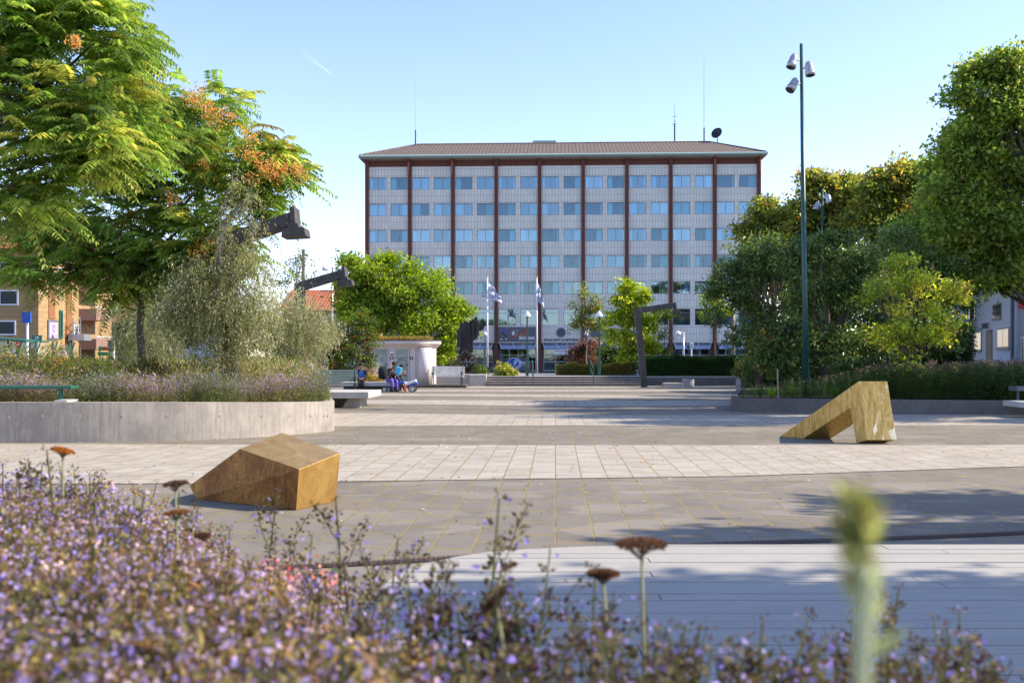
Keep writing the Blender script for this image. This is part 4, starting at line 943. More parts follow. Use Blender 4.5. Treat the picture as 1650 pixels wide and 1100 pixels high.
# dark stacked iron sculpture
d = 58; rt = empty('iron_sculpture', (X(757, d), d, .5), 0, 'dark abstract iron sculpture of hanging slabs on a tilted rusty frame left of the flagpoles', 'sculpture')
m = MB(); rg = random.Random(5)
for (pa, pb_, t_, b_) in ((741, 747, 520, 578), (747, 752, 517, 575), (752, 756.5, 519, 580), (756, 761, 516, 568), (760, 765, 514, 548), (764, 768, 511, 546), (767.5, 771, 517, 541), (771, 777, 522, 533), (776, 779, 514, 530), (779, 783, 520, 525), (743, 756, 553, 576), (737, 743, 530, 560)):
    y = d+rg.uniform(-.35, .35); m.bb(X(pa, d), X(pb_, d)+.04, y-.2, y+.2, Z(b_, d), Z(t_, d))
part('slabs', m, 'black', rt, bevel=.02)
m = MB(); cx_, cz_ = X(752, d), Z(585, d); rr = Matrix.Rotation(R(38), 3, 'Y')
for a in (-.55, .55):
    for y in (-.4, .4): m.box(Vector((cx_, d+y, cz_)) + rr @ Vector((a, 0, 0)), (.10, .1, 1.1), 0, rr); m.box(Vector((cx_, d+y, cz_)) + rr @ Vector((0, 0, a)), (1.2, .1, .10), 0, rr)
for k in range(5): m.box(Vector((cx_, d, cz_)) + rr @ Vector((-.4+.2*k, 0, .1)), (.05, .8, .9), 1, rr)
m.bb(cx_-.5, cx_+.5, d-.4, d+.4, .5, .75)
part('tilted_frame', m, ['mast', 'rust'], rt)

# public toilet kiosk
d0 = 52.6; kx0, kx1 = X(575, d0), X(694, d0); K = empty('toilet_kiosk', ((kx0+kx1)/2, d0+1.5, 0), 0, 'white round-ended public toilet kiosk with two frosted doors and a sedum roof', 'kiosk')
hh = Z(554, d0)
def stad(x0, x1, y0, y1, r, n=10):
    pts = []
    for cx_, cy_, a0 in ((x1-r, y0+r, -90), (x1-r, y1-r, 0), (x0+r, y1-r, 90), (x0+r, y0+r, 180)):
        for k in range(n+1): a = R(a0+90*k/n); pts.append((cx_+r*math.cos(a), cy_+r*math.sin(a)))
    return pts
m = MB(); m.slab(stad(kx0, kx1+.15, d0, d0+3, 1.1), 0.02, hh); part('wall', m, 'kiosk', K)
m = MB(); xo = .45; m.slab(stad(kx0-xo*.6, kx1+xo, d0-xo, d0+3.3, 1.35), hh+.16, hh+.2, 1); m.slab(stad(kx0-xo*.6+.03, kx1+xo-.03, d0-xo+.03, d0+3.27, 1.33), hh+.02, hh+.16, 0)
lo = stad(kx0+.0, kx1+.17, d0-.02, d0+3.02, 1.12); hi = stad(kx0-xo*.6+.03, kx1+xo-.03, d0-xo+.03, d0+3.27, 1.33)
n = len(lo); m.add([(a, b, hh-.22) for a, b in lo]+[(a, b, hh+.02) for a, b in hi], [(i, (i+1) % n, n+(i+1) % n, n+i) for i in range(n)], 0)
rfk = part('roof', m, ['kiosk', 'slate'], K)
m = MB(); m.slab(stad(kx0+.2, kx1, d0+.1, d0+2.9, 1.1), hh+.2, hh+.23)
o = subpart('sedum_bed', m, 'soil', rfk, K)
rng = np.random.default_rng(9); n = 5000; c = np.stack([rng.uniform(kx0+.3, kx1-.1, n), rng.uniform(d0+.05, d0+2.9, n), hh+.22+rng.uniform(0, .16, n)], 1)
Vv, Ff = rhombs(c, unit(rng.normal(0, 1, (n, 3))+[0, 0, .8]), unit(rng.normal(0, 1, (n, 3))), rng.uniform(.05, .12, n), np.full(n, .05))
npmesh('sedum', Vv, Ff, pick(rng, [(.30, .22, .06), (.22, .22, .05), (.36, .20, .07), (.14, .16, .04)], n), ['leaf'], rfk, tuple(K.location))
for k, (pa, pb_) in enumerate(((604.5, 625), (638.5, 658))):
    m = MB(); a, b = X(pa, d0), X(pb_, d0); m.bb(a, b, d0-.03, d0+.02, .1, Z(562, d0)); dd_ = part('door', m, 'kioskdoor', K)
    m = MB(); m.bb(a-.04, a, d0-.05, d0+.02, .05, Z(562, d0)); m.bb(b, b+.04, d0-.05, d0+.02, .05, Z(562, d0)); m.bb(a-.04, b+.04, d0-.05, d0+.02, Z(562, d0), Z(562, d0)+.05)
    for zz in (573, 586, 598): m.bb(a, b, d0-.034, d0-.028, Z(zz, d0), Z(zz, d0)+.015)
    subpart('frame', m, 'kiosk', dd_, K); m = MB(); m.bb(b-.13, b-.06, d0-.1, d0-.03, Z(590, d0), Z(585, d0)); subpart('handle', m, 'slate', dd_, K)
    text('lettering', '1' if k == 0 else 'WC', .26, ((a+b)/2-K.location.x, d0-.036-K.location.y, Z(579.5, d0)), 'slate', K, depth=.004)
for px, pt, w_, h_, mt in ((631.5, 565, .22, .32, 'signwhite'), (631.5, 571, .13, .06, 'black'), (631.5, 577, .17, .15, 'black'), (663, 577, .17, .15, 'black')):
    m = MB(); x, z = X(px, d0), Z(pt, d0); m.bb(x-w_/2, x+w_/2, d0-.03, d0+.01, z-h_/2, z+h_/2); sg_ = part('sign', m, mt, K)
    if pt == 577: m = MB(); m.tube([(x, d0-.036, z+.04), (x, d0-.03, z+.04)], .022, 8); m.bb(x-.025, x+.025, d0-.036, d0-.03, z-.055, z+.015); subpart('symbol', m, 'signwhite', sg_, K)
    if mt == 'signwhite': m = MB(); [m.bb(x-.07, x+.07, d0-.036, d0-.03, z+a_, z+a_+.02) for a_ in (.09, .03, -.03)]; subpart('print', m, 'blue', sg_, K)
m = MB()
for px in (597, 601.5, 627, 636, 660, 670): x = X(px, d0); m.bb(x-.008, x+.008, d0-.012, d0+.01, .05, hh-.1)
part('seam', m, 'frame', K)
m = MB(); x = X(684.5, d0); m.tube([(x, d0+.05, .05), (x, d0+.05, Z(560, d0))], X(695.5, d0)-x, 28); cd = part('round_door', m, 'kiosk', K, smooth=False)
bv = None
for p_ in cd.data.polygons: p_.use_smooth = abs(p_.normal.z) < .5
m = MB(); m.bb(X(672, d0)-.6, X(752, d0-.3), d0-1.0, d0+4.0, .001, .14); thing('kiosk_plinth', m, 'edge', (X(672, d0), d0, 0), 'low dark kerb platform beside the white kiosk', 'kerb', bevel=.02)

# terrace walls, hedges' low walls
m = MB(); m.bb(X(700, 56), TX0-.02, 56.0, 57.0, 0, .62); m.bb(X(757, 56), TX0-.02, 55.6, 56.0, 0, .60); thing('low_wall', m, 'conc', (X(740, 56), 56, 0), 'pale low concrete wall between the white bench and the steps', 'wall', bevel=.01)
m = MB(); m.bb(TX1+.02, X(1262, 56), 56.0, 57.0, 0, .42); thing('low_wall', m, 'wall_conc2', (8, 56, 0), 'long low grey wall in shade under the dark clipped hedge', 'wall', bevel=.01)
m = MB(); m.bb(X(1068, 54), X(1100, 54), 53.4, 54.3, 0.001, .2); thing('stone_block', m, 'slab', (X(1084, 54), 54, 0), 'flat pale stone block left of the nearest concrete drum', 'block', bevel=.01)
def drum(px, pb_, pt, wpx, label):
    x, y, z = G(px, pb_); r = wpx/2*y/F; h = Z(pt, y); m = MB(); prof = []
    for k in range(3): prof += [(r*.97, h*k/3+.005), (r, h*k/3+.03), (r, h*(k+1)/3-.03), (r*.97, h*(k+1)/3-.005)]
    prof += [(r*.86, h-.002), (r*.84, h-.12), (0, h-.12)]; m.lathe(prof, (x, y+r, 0), 26)
    r_ = empty('concrete_drum', (x, y+r, 0), 0, label, 'planter', 'ribbed concrete drums on the square'); part('rings', m, 'ring', r_)
    m = MB(); m.cyl((x, y+r, .0), r*1.12, .012, 20); part('base', m, 'black', r_)
drum(1110.5, 623, 611, 19.5, 'ribbed concrete drum standing beside the flat stone block'); drum(1169.5, 617.5, 605, 19, 'ribbed concrete drum set furthest back, against the hedge wall'); drum(1196, 622.5, 610, 17, 'ribbed concrete drum just left of the green litter bin'); drum(1227, 622, 607.5, 16, 'ribbed concrete drum just right of the green litter bin')
x, y, _ = G(1211, 628.5); r_ = empty('litter_bin', (x, y, 0), 0, 'dark green litter bin with a white T-shaped stand at the near planter corner', 'litter bin')
m = MB(); m.cyl((x-.17, y, 0), .13, .72, 14); m.cyl((x+.16, y+.02, 0), .13, .72, 14); part('bin', m, 'shelgreen', r_, smooth=False); m = MB(); m.lathe([(0, .86), (.27, .87), (.26, .83), (.08, .78), (.06, .0)], (x, y-.16, 0), 16); part('stand', m, 'whitepaint', r_, smooth=True)

# concrete cantilever bench at the end of the left planter
zt_ = .51; x0_, x1_ = -6.5, X(596, 31.6); r_ = empty('concrete_bench', (x1_, 32, 0), 0, 'pale concrete slab bench projecting from the end of the large left planter', 'bench')
m = MB(); m.slab([(x0_, 31.3), (x1_, 31.3), (x1_+.1, 33.6), (x0_, 33.8)], zt_-.2, zt_); part('slab', m, 'conc', r_, bevel=.012)
m = MB(); xx0, xx1 = X(553, 32), X(581, 32); m.add([(xx0, 31.9, 0), (xx1, 31.9, 0), (xx1, 31.9, zt_-.2), (X(563, 32), 31.9, zt_-.2), (xx0-.5, 33.4, 0), (xx1, 33.4, 0), (xx1, 33.4, zt_-.2), (X(563, 32), 33.4, zt_-.2)], [(0,1,2,3), (7,6,5,4), (0,4,5,1), (1,5,6,2), (2,6,7,3), (3,7,4,0)]); m.bb(x0_, xx0, 33.0, 33.4, 0, zt_-.2); part('support', m, 'conc', r_)
# far slab bench where people sit
r_ = empty('concrete_bench', (X(610, 46), 46.4, 0), 0, 'long pale slab bench in front of the kiosk on which people sit', 'bench')
m = MB(); m.bb(X(548, 46), X(652, 46), 46.0, 47.4, Z(622, 46), Z(616, 46)); part('slab', m, 'conc', r_, bevel=.01); m = MB(); m.bb(X(550, 46), X(640, 46), 46.6, 47.3, 0, Z(622, 46)); part('support', m, 'wall_conc2', r_)
SEAT = Z(616, 46)
# slatted park benches
def park_bench(loc, rz, label, seatm, L=1.9):
    r_ = empty('park_bench', loc, rz, label, 'bench')
    m = MB()
    for k in range(5): m.box((0, -.2+.1*k, .45), (L, .085, .03))
    m.build('seat', seatm, r_, bevel=.005)
    m = MB(); rr = Matrix.Rotation(R(-14), 3, 'X')
    for k in range(5): m.box((0, .30+.025*k, .55+.095*k), (L, .03, .082), 0, rr)
    m.build('backrest', seatm, r_, bevel=.005)
    for sx_ in (-1, 1):
        m = MB(); x = sx_*(L/2-.12)
        m.tube([(x, -.25, 0), (x, -.22, .42), (x, .25, .42), (x, .36, .0)], .025, 6); m.tube([(x, .24, .42), (x, .33, .7), (x, .42, 1.0)], .022, 6)
        m.build('leg', 'black', r_)
        m = MB(); m.tube([(x, -.22, .42)] + [(x, -.14+.12*math.cos(a), .56+.12*math.sin(a)) for a in np.linspace(-2.4, 3.0, 12)] + [(x, .3, .66)], .02, 6); m.build('armrest', 'black', r_)
    return r_
park_bench((X(538, 39.5), 39.5, .12), R(12), 'dark green slatted park bench with its back to the kiosk, beside the man in grey', 'benchgreen', 1.9)
park_bench((X(723, 53.2), 51.9, .13), R(-4), 'pale slatted park bench with curled iron arms right of the kiosk', 'benchwood', 1.75)
# rail at the left planter
m = MB(); y = 19.2; z = Z(623.5, y); m.bb(X(-60, y), X(121, y), y-.16, y+.16, z-.03, z+.03); hb = empty('bench_rail', (X(98, y), y, .7), 0, 'dark green flat rail on a short post on the left planter edge', 'rail'); part('rail', m, 'shelgreen', hb, bevel=.01)
for px in (98, -30): m = MB(); m.bb(X(px-2.3, y), X(px+2.3, y), y-.04, y+.04, .70, z-.03); part('post', m, 'shelgreen', hb)
m = MB(); y = 18.95; m.bb(X(88, y), X(108, y), y-.01, y+.5, .755, .80); part('foot', m, 'conc', hb)
x, y = 19.6, 27.6; m = MB(); m.bb(X(1632, y), X(1632, y)+2, y-.25, y+.25, Z(629, y), Z(622, y)); bn = empty('park_bench', (X(1632, y), y, .4), 0, 'dark grey bench backrest showing above the right planter at the edge of view', 'bench'); part('backrest', m, 'slate', bn)
m = MB(); m.tube([(X(1640, y), y, .4), (X(1640, y), y, Z(629, y))], .03, 6); part('post', m, 'slate', bn)
# bus shelter and signs at the left
d = 44; bs_ = empty('bus_shelter', (X(50, d), d, SZ), 0, 'glazed bus shelter with a dark green roof at the left', 'bus shelter')
m = MB(); a, b = X(-60, d), X(107, d+4); m.add([(a, d, Z(543, d)), (b, d, Z(551, d)), (b, d+2.2, Z(551, d)), (a, d+2.2, Z(543, d)), (a, d, Z(539.5, d)), (b, d, Z(548, d)), (b, d+2.2, Z(548, d)), (a, d+2.2, Z(539.5, d))], [(0,3,2,1), (4,5,6,7), (0,1,5,4), (1,2,6,5), (2,3,7,6), (3,0,4,7)]); part('roof', m, 'shelgreen', bs_)
for px in (2, 18, 48, 75, 103):
    m = MB(); x = X(px, d); zt_ = Z(543+8*(px+60)/167, d); m.tube([(x, d+.6, SZ), (x, d+.6, zt_)], .05, 6); m.tube([(x, d+.6, zt_-.6), (x+.35, d+.3, zt_)], .03, 6); part('post', m, 'shelgreen', bs_)
m = MB(); m.quad((X(-50, d), d+1.6, SZ+.3), (X(100, d), d+1.6, SZ+.3), (X(100, d), d+1.6, Z(556, d)), (X(-50, d), d+1.6, Z(548, d))); part('glazing', m, 'clearglass', bs_)
m = MB(); m.bb(X(2.5, d), X(16, d), d+.5, d+.6, Z(573, d), Z(560, d)); part('panel', m, 'signwhite', bs_); m = MB(); m.bb(X(88, d), X(98, d), d+.5, d+.6, Z(575, d), Z(564, d)); part('timetable', m, 'signwhite', bs_)
m = MB(); m.tube([(X(27.5, d), d-.02, Z(555, d)), (X(27.5, d), d+.03, Z(555, d))], .11, 16); rs_ = part('sign', m, 'red', bs_); m = MB(); m.bb(X(24.8, d), X(30.2, d), d-.035, d-.025, Z(555.6, d), Z(554.6, d)); subpart('bar', m, 'signwhite', rs_, bs_)
def postsign(px, d, pt, pb_, w_px, label, cols, name='sign_board', zb=SZ, cat='sign', txt=None):
    x = X(px, d); r_ = empty(name, (x, d, zb), 0, label, cat); m = MB(); m.tube([(x, d+.08, zb), (x, d+.08, Z(pb_, d)-.0)], .06, 8); part('post', m, 'whitepaint', r_); m = MB(); w_ = w_px/2*d/F; m.bb(x-w_, x+w_, d-.05, d+.05, Z(pb_, d), Z(pt, d)); part('board', m, cols, r_)
    if txt: text('lettering', txt, .2, (0, -.06, Z((pt+pb_)/2, d)-zb), 'signwhite', r_, depth=.005)
    return r_
postsign(43, 48, 503, 520, 14, 'blue sign board on a white pole above the bus shelter', 'blue'); postsign(60, 47, 540, 549, 15, 'dark green information display standing behind the bus shelter roof', 'shelgreen', txt='24')
d = 62; x = X(183, d); tl_ = empty('traffic_light', (x, d, SZ), 0, 'traffic light on a white post beside the green and red shop sign', 'traffic light')
m = MB(); m.tube([(x, d, SZ), (x, d, Z(547, d))], .09, 8); part('post', m, 'whitepaint', tl_); m = MB(); m.bb(x-.28, x+.05, d-.2, d-.02, Z(566, d), Z(548, d)); hd_ = part('housing', m, 'black', tl_, bevel=.03)
for k in range(3): m = MB(); m.tube([(x-.12, d-.22, Z(551+5.5*k, d)), (x-.12, d-.3, Z(551+5.5*k, d))], .09, 10); subpart('lens', m, 'darkmetal', hd_, tl_)
d = 66; x = X(169, d); ss = empty('shop_sign', (x, d, SZ), 0, 'shop sign board with green, red and white fields beside the traffic light', 'sign')
m = MB(); m.bb(X(157.5, d), X(165, d), d-.05, d+.05, Z(564.5, d), Z(558, d), 0); m.bb(X(166, d), X(174, d), d-.05, d+.05, Z(564.5, d), Z(558.5, d), 1); m.bb(X(174.5, d), X(178, d), d-.05, d+.05, Z(564, d), Z(559.5, d), 2); m.bb(X(158, d), X(180, d), d-.05, d+.05, Z(572.5, d), Z(567, d), 0); part('board', m, ['signgreen', 'red', 'signwhite'], ss)
m = MB(); [m.tube([(X(p_, d), d+.1, SZ), (X(p_, d), d+.1, Z(560, d))], .05, 6) for p_ in (160, 177)]; part('post', m, 'darkmetal', ss)

# ================================================================ VEHICLES
def car(loc, rz, label, bodym, prof, width, wheels, glass, name='parked_car', cat='car', wr=.33):
    """prof: side outline (x,z) front->back over the roof ; glass: list of side-window polygons"""
    r_ = empty(name, loc, rz, label, cat); w2 = width/2
    n = len(prof); vs = []; 
    for sgn_, ins in ((-1, .0), (1, .0)):
        for x, z in prof:
            t_ = max(0, (z-.95))*.22; vs.append((x, sgn_*(w2-t_), z))
    m = MB(); m.add(vs, [tuple(range(n)), tuple(range(2*n-1, n-1, -1))] + [(i, n+i, n+(i+1) % n, (i+1) % n) for i in range(n)]); m.build('body', bodym, r_, bevel=.05)
    for poly in glass:
        for sgn_ in (-1, 1): m = MB(); m.add([(x, sgn_*(w2-max(0, z-.95)*.22+.006), z) for x, z in poly], [tuple(range(len(poly)))]); m.build('window', 'darkpane', r_, fixn=False)
    for wx in wheels:
        for sgn_ in (-1, 1):
            m = MB(); m.tube([(wx, sgn_*(w2-.2), wr), (wx, sgn_*(w2+.015), wr)], wr, 20); wh = m.build('wheel', 'tyre', r_); m = MB(); m.tube([(wx, sgn_*(w2+.012), wr), (wx, sgn_*(w2+.03), wr)], wr*.62, 12); m.build('rim', 'greymetal', wh)
    return r_
vx0, vx1 = X(782, 95), X(855, 95); vl = vx1-vx0; vc = (vx0+vx1)/2; h_ = vl/2
prof = [(-h_, .35), (-h_, .75), (-h_+.15, .95), (-h_+1.0, 1.15), (-h_+1.75, 1.78), (-h_+2.1, 1.88), (h_-.3, 1.9), (h_-.05, 1.5), (h_, .9), (h_, .35), (h_-.5, .28), (-h_+.5, .28)]
vn = car((vc, 95, SZ+.0), 0, 'black people carrier with a round blue and white emblem parked between the flagpoles', 'carblack', prof, 1.8, (-h_+.8, h_-.85), [[(-h_+1.2, 1.15), (-h_+1.75, 1.66), (-h_+2.2, 1.75), (-h_+2.2, 1.12)]], 'parked_van', 'van')
ex, ez = X(829, 94)-vc, Z(585.5, 94)-SZ
m = MB(); 
for (r1, mi, yy) in ((.58, 0, .003), (.53, 1, .006)): m.add([(ex+.0+r1*math.cos(a)*1.15, -.93-yy, ez+r1*math.sin(a)) for a in np.linspace(0, 6.283, 33)[:-1]], [tuple(range(32))], mi)
m.add([(ex+.05+.42*math.cos(a)*1.2, -.945, ez+.42*math.sin(a)) for a in np.linspace(-1.5, 1.57, 14)], [tuple(range(14))], 0); m.add([(ex+.1+.3*math.cos(a)*1.2, -.95, ez+.3*math.sin(a)) for a in np.linspace(0, 6.283, 21)[:-1]], [tuple(range(20))], 1)
em = m.build('emblem', ['signwhite', 'blue'], vn, fixn=False); text('lettering', 'P', .55, (ex+.08, -.955, ez), 'signwhite', em, depth=.004, bold=.02)
text('lettering', 'KOPPS', .24, (X(848, 94)-vc-.25, -.93, 1.42), 'signwhite', vn, depth=.01, bold=.01); text('lettering', 'MALMÖ', .13, (X(848, 94)-vc-.25, -.93, 1.2), 'signwhite', vn, depth=.01)
m = MB(); m.bb(h_-.09, h_+.02, -.86, -.68, .85, 1.45); m.build('tail_light', 'red', vn); m = MB(); m.box((-h_+.12, -.7, .8), (.2, .25, .14)); m.build('headlight', 'whitepaint', vn)
prof = [(-2.2, .35), (-2.2, .7), (-1.3, .9), (-.6, 1.38), (.7, 1.42), (1.6, 1.0), (2.15, .9), (2.2, .35), (1.8, .25), (-1.8, .25)]
car((X(146, 58), 58, SZ), 0, 'silver car parked beyond the roses under the traffic light', 'carwhite', prof, 1.7, (-1.4, 1.4), [[(-.95, .95), (-.5, 1.3), (0, 1.34), (0, .95)], [(.08, .95), (.08, 1.34), (.65, 1.34), (1.3, .97)]])
car((X(1205, 78), 78, SZ+.45), 0, 'black car roof showing over the end of the dark hedge', 'carblack', prof, 1.7, (-1.4, 1.4), [[(-.95, .95), (-.5, 1.3), (0, 1.34), (0, .95)], [(.08, .95), (.08, 1.34), (.65, 1.34), (1.3, .97)]])
# contrail: high thin vapour streak
m = MB(); a = Vector(P(535.5, 121, 5200)); b = Vector(P(484, 83, 5600)); m.tube([a.lerp(b, k/10) for k in range(11)], [2+.9*k for k in range(11)], 10)
mt_, t_, b_ = mat('vapour'); t_.nodes.remove(b_); tr = t_.nodes.new('ShaderNodeBsdfTransparent'); df = t_.nodes.new('ShaderNodeBsdfDiffuse'); df.inputs[0].default_value = (1, 1, 1, 1); mx = t_.nodes.new('ShaderNodeMixShader')
sep = t_.nodes.new('ShaderNodeSeparateXYZ'); t_.links.new(objco(t_), sep.inputs[0]); mr = t_.nodes.new('ShaderNodeMapRange'); mr.inputs['From Min'].default_value = 0; mr.inputs['From Max'].default_value = 400; mr.inputs['To Min'].default_value = .3; mr.inputs['To Max'].default_value = .03
t_.links.new(sep.outputs[1], mr.inputs['Value']); t_.links.new(mr.outputs[0], mx.inputs[0]); t_.links.new(tr.outputs[0], mx.inputs[1]); t_.links.new(df.outputs[0], mx.inputs[2]); t_.links.new(mx.outputs[0], t_.nodes['Material Output'].inputs[0]); M['vapour'] = mt_
o = m.build('contrail', 'vapour', None, tuple(a), smooth=True); o.location = a; tag(o, kind='stuff', label='faint white vapour trail in the sky left of the office building', cat='vapour trail'); o.visible_shadow = False

# ================================================================ PEOPLE (skin-modifier bodies)
def skinmesh(name, joints, edges, mats, parent, root=0, sub=2):
    me = bpy.data.meshes.new(name); me.from_pydata([j[0] for j in joints], edges, []); me.materials.append(M[mats])
    o = bpy.data.objects.new(name, me); S.collection.objects.link(o); o.parent = parent
    sk = o.modifiers.new('skin', 'SKIN'); sk.use_smooth_shade = True
    if not me.skin_vertices: bpy.context.view_layer.update()
    for i, j in enumerate(joints):
        r = j[1]; me.skin_vertices[0].data[i].radius = r if isinstance(r, tuple) else (r, r)
        me.skin_vertices[0].data[i].use_root = (i == root)
    ss = o.modifiers.new('sub', 'SUBSURF'); ss.levels = sub; ss.render_levels = sub
    dg = bpy.context.evaluated_depsgraph_get(); m2 = bpy.data.meshes.new_from_object(o.evaluated_get(dg)); m2.name = name
    o.modifiers.clear(); o.data = m2
    if not m2.materials: m2.materials.append(M[mats])
    return o
def lerp3(a, b, t): return tuple(a[i]+(b[i]-a[i])*t for i in range(3))
def person(loc, rz, label, seat, pose, top, bottom, shoes='blackcloth', group=None, cap=None, sc=1.0):
    """figure facing -Y locally; pose gives joint positions relative to the seat/hip point"""
    r_ = empty('person', loc, rz, label, 'person', group); r_.scale = (sc,)*3
    hip = pose['hip']; ch = pose['chest']; nk = pose['neck']; hd = pose['head']
    J = [(hip, (.15, .11)), (lerp3(hip, ch, .5), (.135, .10)), (ch, (.165, .115)), (nk, .055), (lerp3(nk, hd, .45), (.062, .07)), (hd, (.078, .095)), (tuple(hd[i]+(0, .0, .075)[i] for i in range(3)), (.066, .08))]
    Ed = [(0, 1), (1, 2), (2, 3), (3, 4), (4, 5), (5, 6)]
    def chain(start, pts):
        k = start
        for p, r in pts: J.append((p, r)); Ed.append((k, len(J)-1)); k = len(J)-1
        return k
    for s_ in ('l', 'r'):
        sh, el, wr = pose['sh'+s_], pose['el'+s_], pose['wr'+s_]; k = chain(2, [(sh, .062), (lerp3(sh, el, .6), .05), (el, .042), (lerp3(el, wr, .5), .038), (wr, .026)])
        dv = Vector(wr)-Vector(el); dv.normalize(); sd_ = dv.cross(Vector((0, 0, 1))); sd_ = sd_.normalized() if sd_.length > .1 else Vector((1, 0, 0)); pm = Vector(wr)+dv*.075
        J.append((tuple(pm), (.04, .02))); Ed.append((k, len(J)-1)); kp = len(J)-1
        for q, ln in zip((-1.5, -.5, .5, 1.5), (.055, .07, .068, .05)): J.append((tuple(pm+sd_*q*.019+dv*ln+Vector((0, 0, -.018))), .0085)); Ed.append((kp, len(J)-1))
        J.append((tuple(Vector(wr)+dv*.045+sd_*(-.055)), .0095)); Ed.append((kp, len(J)-1))
        hp, kn, an, to = pose['hp'+s_], pose['kn'+s_], pose['an'+s_], pose['to'+s_]; chain(0, [(hp, .09), (lerp3(hp, kn, .5), .078), (kn, .058), (lerp3(kn, an, .35), .056), (an, .036), (to, .03)])
    body = skinmesh('body', J, Ed, 'skin', r_)
    h_ = Vector(hd)
    fc = Vector(pose.get('face', (0, -1, -.15))).normalized(); rt_ = fc.cross(Vector((0, 0, 1))).normalized(); upv = rt_.cross(fc)
    m = MB()
    for s_ in (-1, 1): c = h_+fc*.088+rt_*s_*.032+upv*.02; m.box(c, (.022, .022, .014)) ; 
    m.box(h_+fc*.09-upv*.055, (.045, .02, .012)); m.build('eyes_and_mouth', 'hair', body)
    m = MB(); m.tube([h_+fc*.085+upv*.02, h_+fc*.112-upv*.018, h_+fc*.088-upv*.03], [.008, .017, .01], 6)
    for s_ in (-1, 1): m.tube([h_+rt_*s_*.082-upv*.01, h_+rt_*s_*.1+upv*.02], [.014, .02], 6)
    m.build('nose_and_ears', 'skin', body, smooth=True)
    m = MB(); c = h_+Vector((0, 0, .055))-fc*.018; prof = []
    for k in range(9): a = R(-25+115*k/8); prof.append((max(.002, .108*math.cos(a)), .10*math.sin(a)))
    m.lathe(prof, tuple(c), 16); m.build('hair' if not cap else 'cap', cap or 'hair', body, smooth=True)
    # clothes: slightly larger skins over the same joints
    e = 1.16; tp = [(hip, (.165, .125)), (lerp3(hip, ch, .5), (.155, .12)), (ch, (.18, .132)), (lerp3(ch, nk, .72), (.085, .075))]; te = [(0, 1), (1, 2), (2, 3)]
    for s_ in ('l', 'r'):
        sh, el, wr = pose['sh'+s_], pose['el'+s_], pose['wr'+s_]; end = pose.get('sleeve', 1.0); k = 2
        pts = [(sh, .078), (lerp3(sh, el, .6), .066), (el, .056)] + ([(lerp3(el, wr, .5), .052), (lerp3(el, wr, .93), .042)] if end > .9 else [])
        for p, r in pts: tp.append((p, r)); te.append((k, len(tp)-1)); k = len(tp)-1
    skinmesh('top', tp, te, top, body, 0)
    bp_ = [(hip, (.17, .13))]; be = []
    for s_ in ('l', 'r'):
        hp, kn, an = pose['hp'+s_], pose['kn'+s_], pose['an'+s_]; k = 0
        for p, r in [(hp, .108), (lerp3(hp, kn, .5), .096), (kn, .078), (lerp3(kn, an, .4), .072), (lerp3(kn, an, .95), .056)]: bp_.append((p, r)); be.append((k, len(bp_)-1)); k = len(bp_)-1
    skinmesh('trousers', bp_, be, bottom, body, 0)
    for s_ in ('l', 'r'):
        an, to = pose['an'+s_], pose['to'+s_]; skinmesh('shoe', [(tuple(Vector(an)+Vector((0, .035, -.01))), .045), (lerp3(an, to, .5), .045), (to, (.045, .036))], [(0, 1), (1, 2)], shoes, body, 0, 1)
    return r_, body
def sit(lean=.12, turn=0, kneex=.12, hands='lap', sh=0.0, sleeve=1.0, footx=.12, kf=.46, ff=.44, face=(0, -1, -.15), sd=0):
    p = dict(hip=(0, 0, .10), chest=(sd, -lean*.7, .45), neck=(sd*1.2, -lean*1.1, .62), head=(sd*1.3, -lean*1.5-.03, .76), face=face, sleeve=sleeve)
    for s_, g_ in (('l', 1), ('r', -1)):
        p['sh'+s_] = (g_*.185+sd, -lean*.9, .535); p['hp'+s_] = (g_*.09, -.03, .075)
        p['kn'+s_] = (g_*kneex, -kf, .07); p['an'+s_] = (g_*footx, -ff, -.36); p['to'+s_] = (g_*(footx+.02), -ff-.15, -.40)
        if hands == 'lap': p['el'+s_] = (g_*.25+sd, -lean-.03, .27); p['wr'+s_] = (g_*.07, -lean-.26, .19)
        if hands == 'knee': p['el'+s_] = (g_*.22+sd, -lean-.12, .26); p['wr'+s_] = (g_*.10, -.36, .16)
        if hands == 'up': p['el'+s_] = (g_*.22+sd, -lean-.16, .3); p['wr'+s_] = (g_*.08+.1, -lean-.32, .40)
    return p
pA, bA = person((X(581, 46), 46.25, SEAT), R(6), 'person in dark jacket and bright blue shirt sitting on the far slab bench', SEAT, sit(.10, hands='lap', kneex=.09, footx=.05), 'blackcloth', 'blackcloth', group='people resting on the benches')
m = MB(); m.add([(-.095, -.215, .22), (.095, -.215, .22), (.11, -.235, .45), (.05, -.225, .56), (-.05, -.225, .56), (-.11, -.235, .45), (-.095, -.16, .22), (.095, -.16, .22), (.11, -.16, .45), (.05, -.16, .56), (-.05, -.16, .56), (-.11, -.16, .45)], [(0,1,2,3,4,5), (0,6,7,1), (1,7,8,2), (2,8,9,3), (3,9,10,4), (4,10,11,5), (5,11,6,0)]); m.build('shirt_front', 'bluecloth', bA)
pB, bB = person((X(629, 46), 46.2, SEAT+.02), R(28), 'person in black jacket and violet trousers sitting bent over on the slab bench', SEAT, sit(.26, hands='knee', kneex=.11, footx=.10, kf=.44, ff=.50, face=(.25, -1, -.5)), 'blackcloth', 'purplecloth', group='people resting on the benches', cap='blackcloth', sc=1.04)
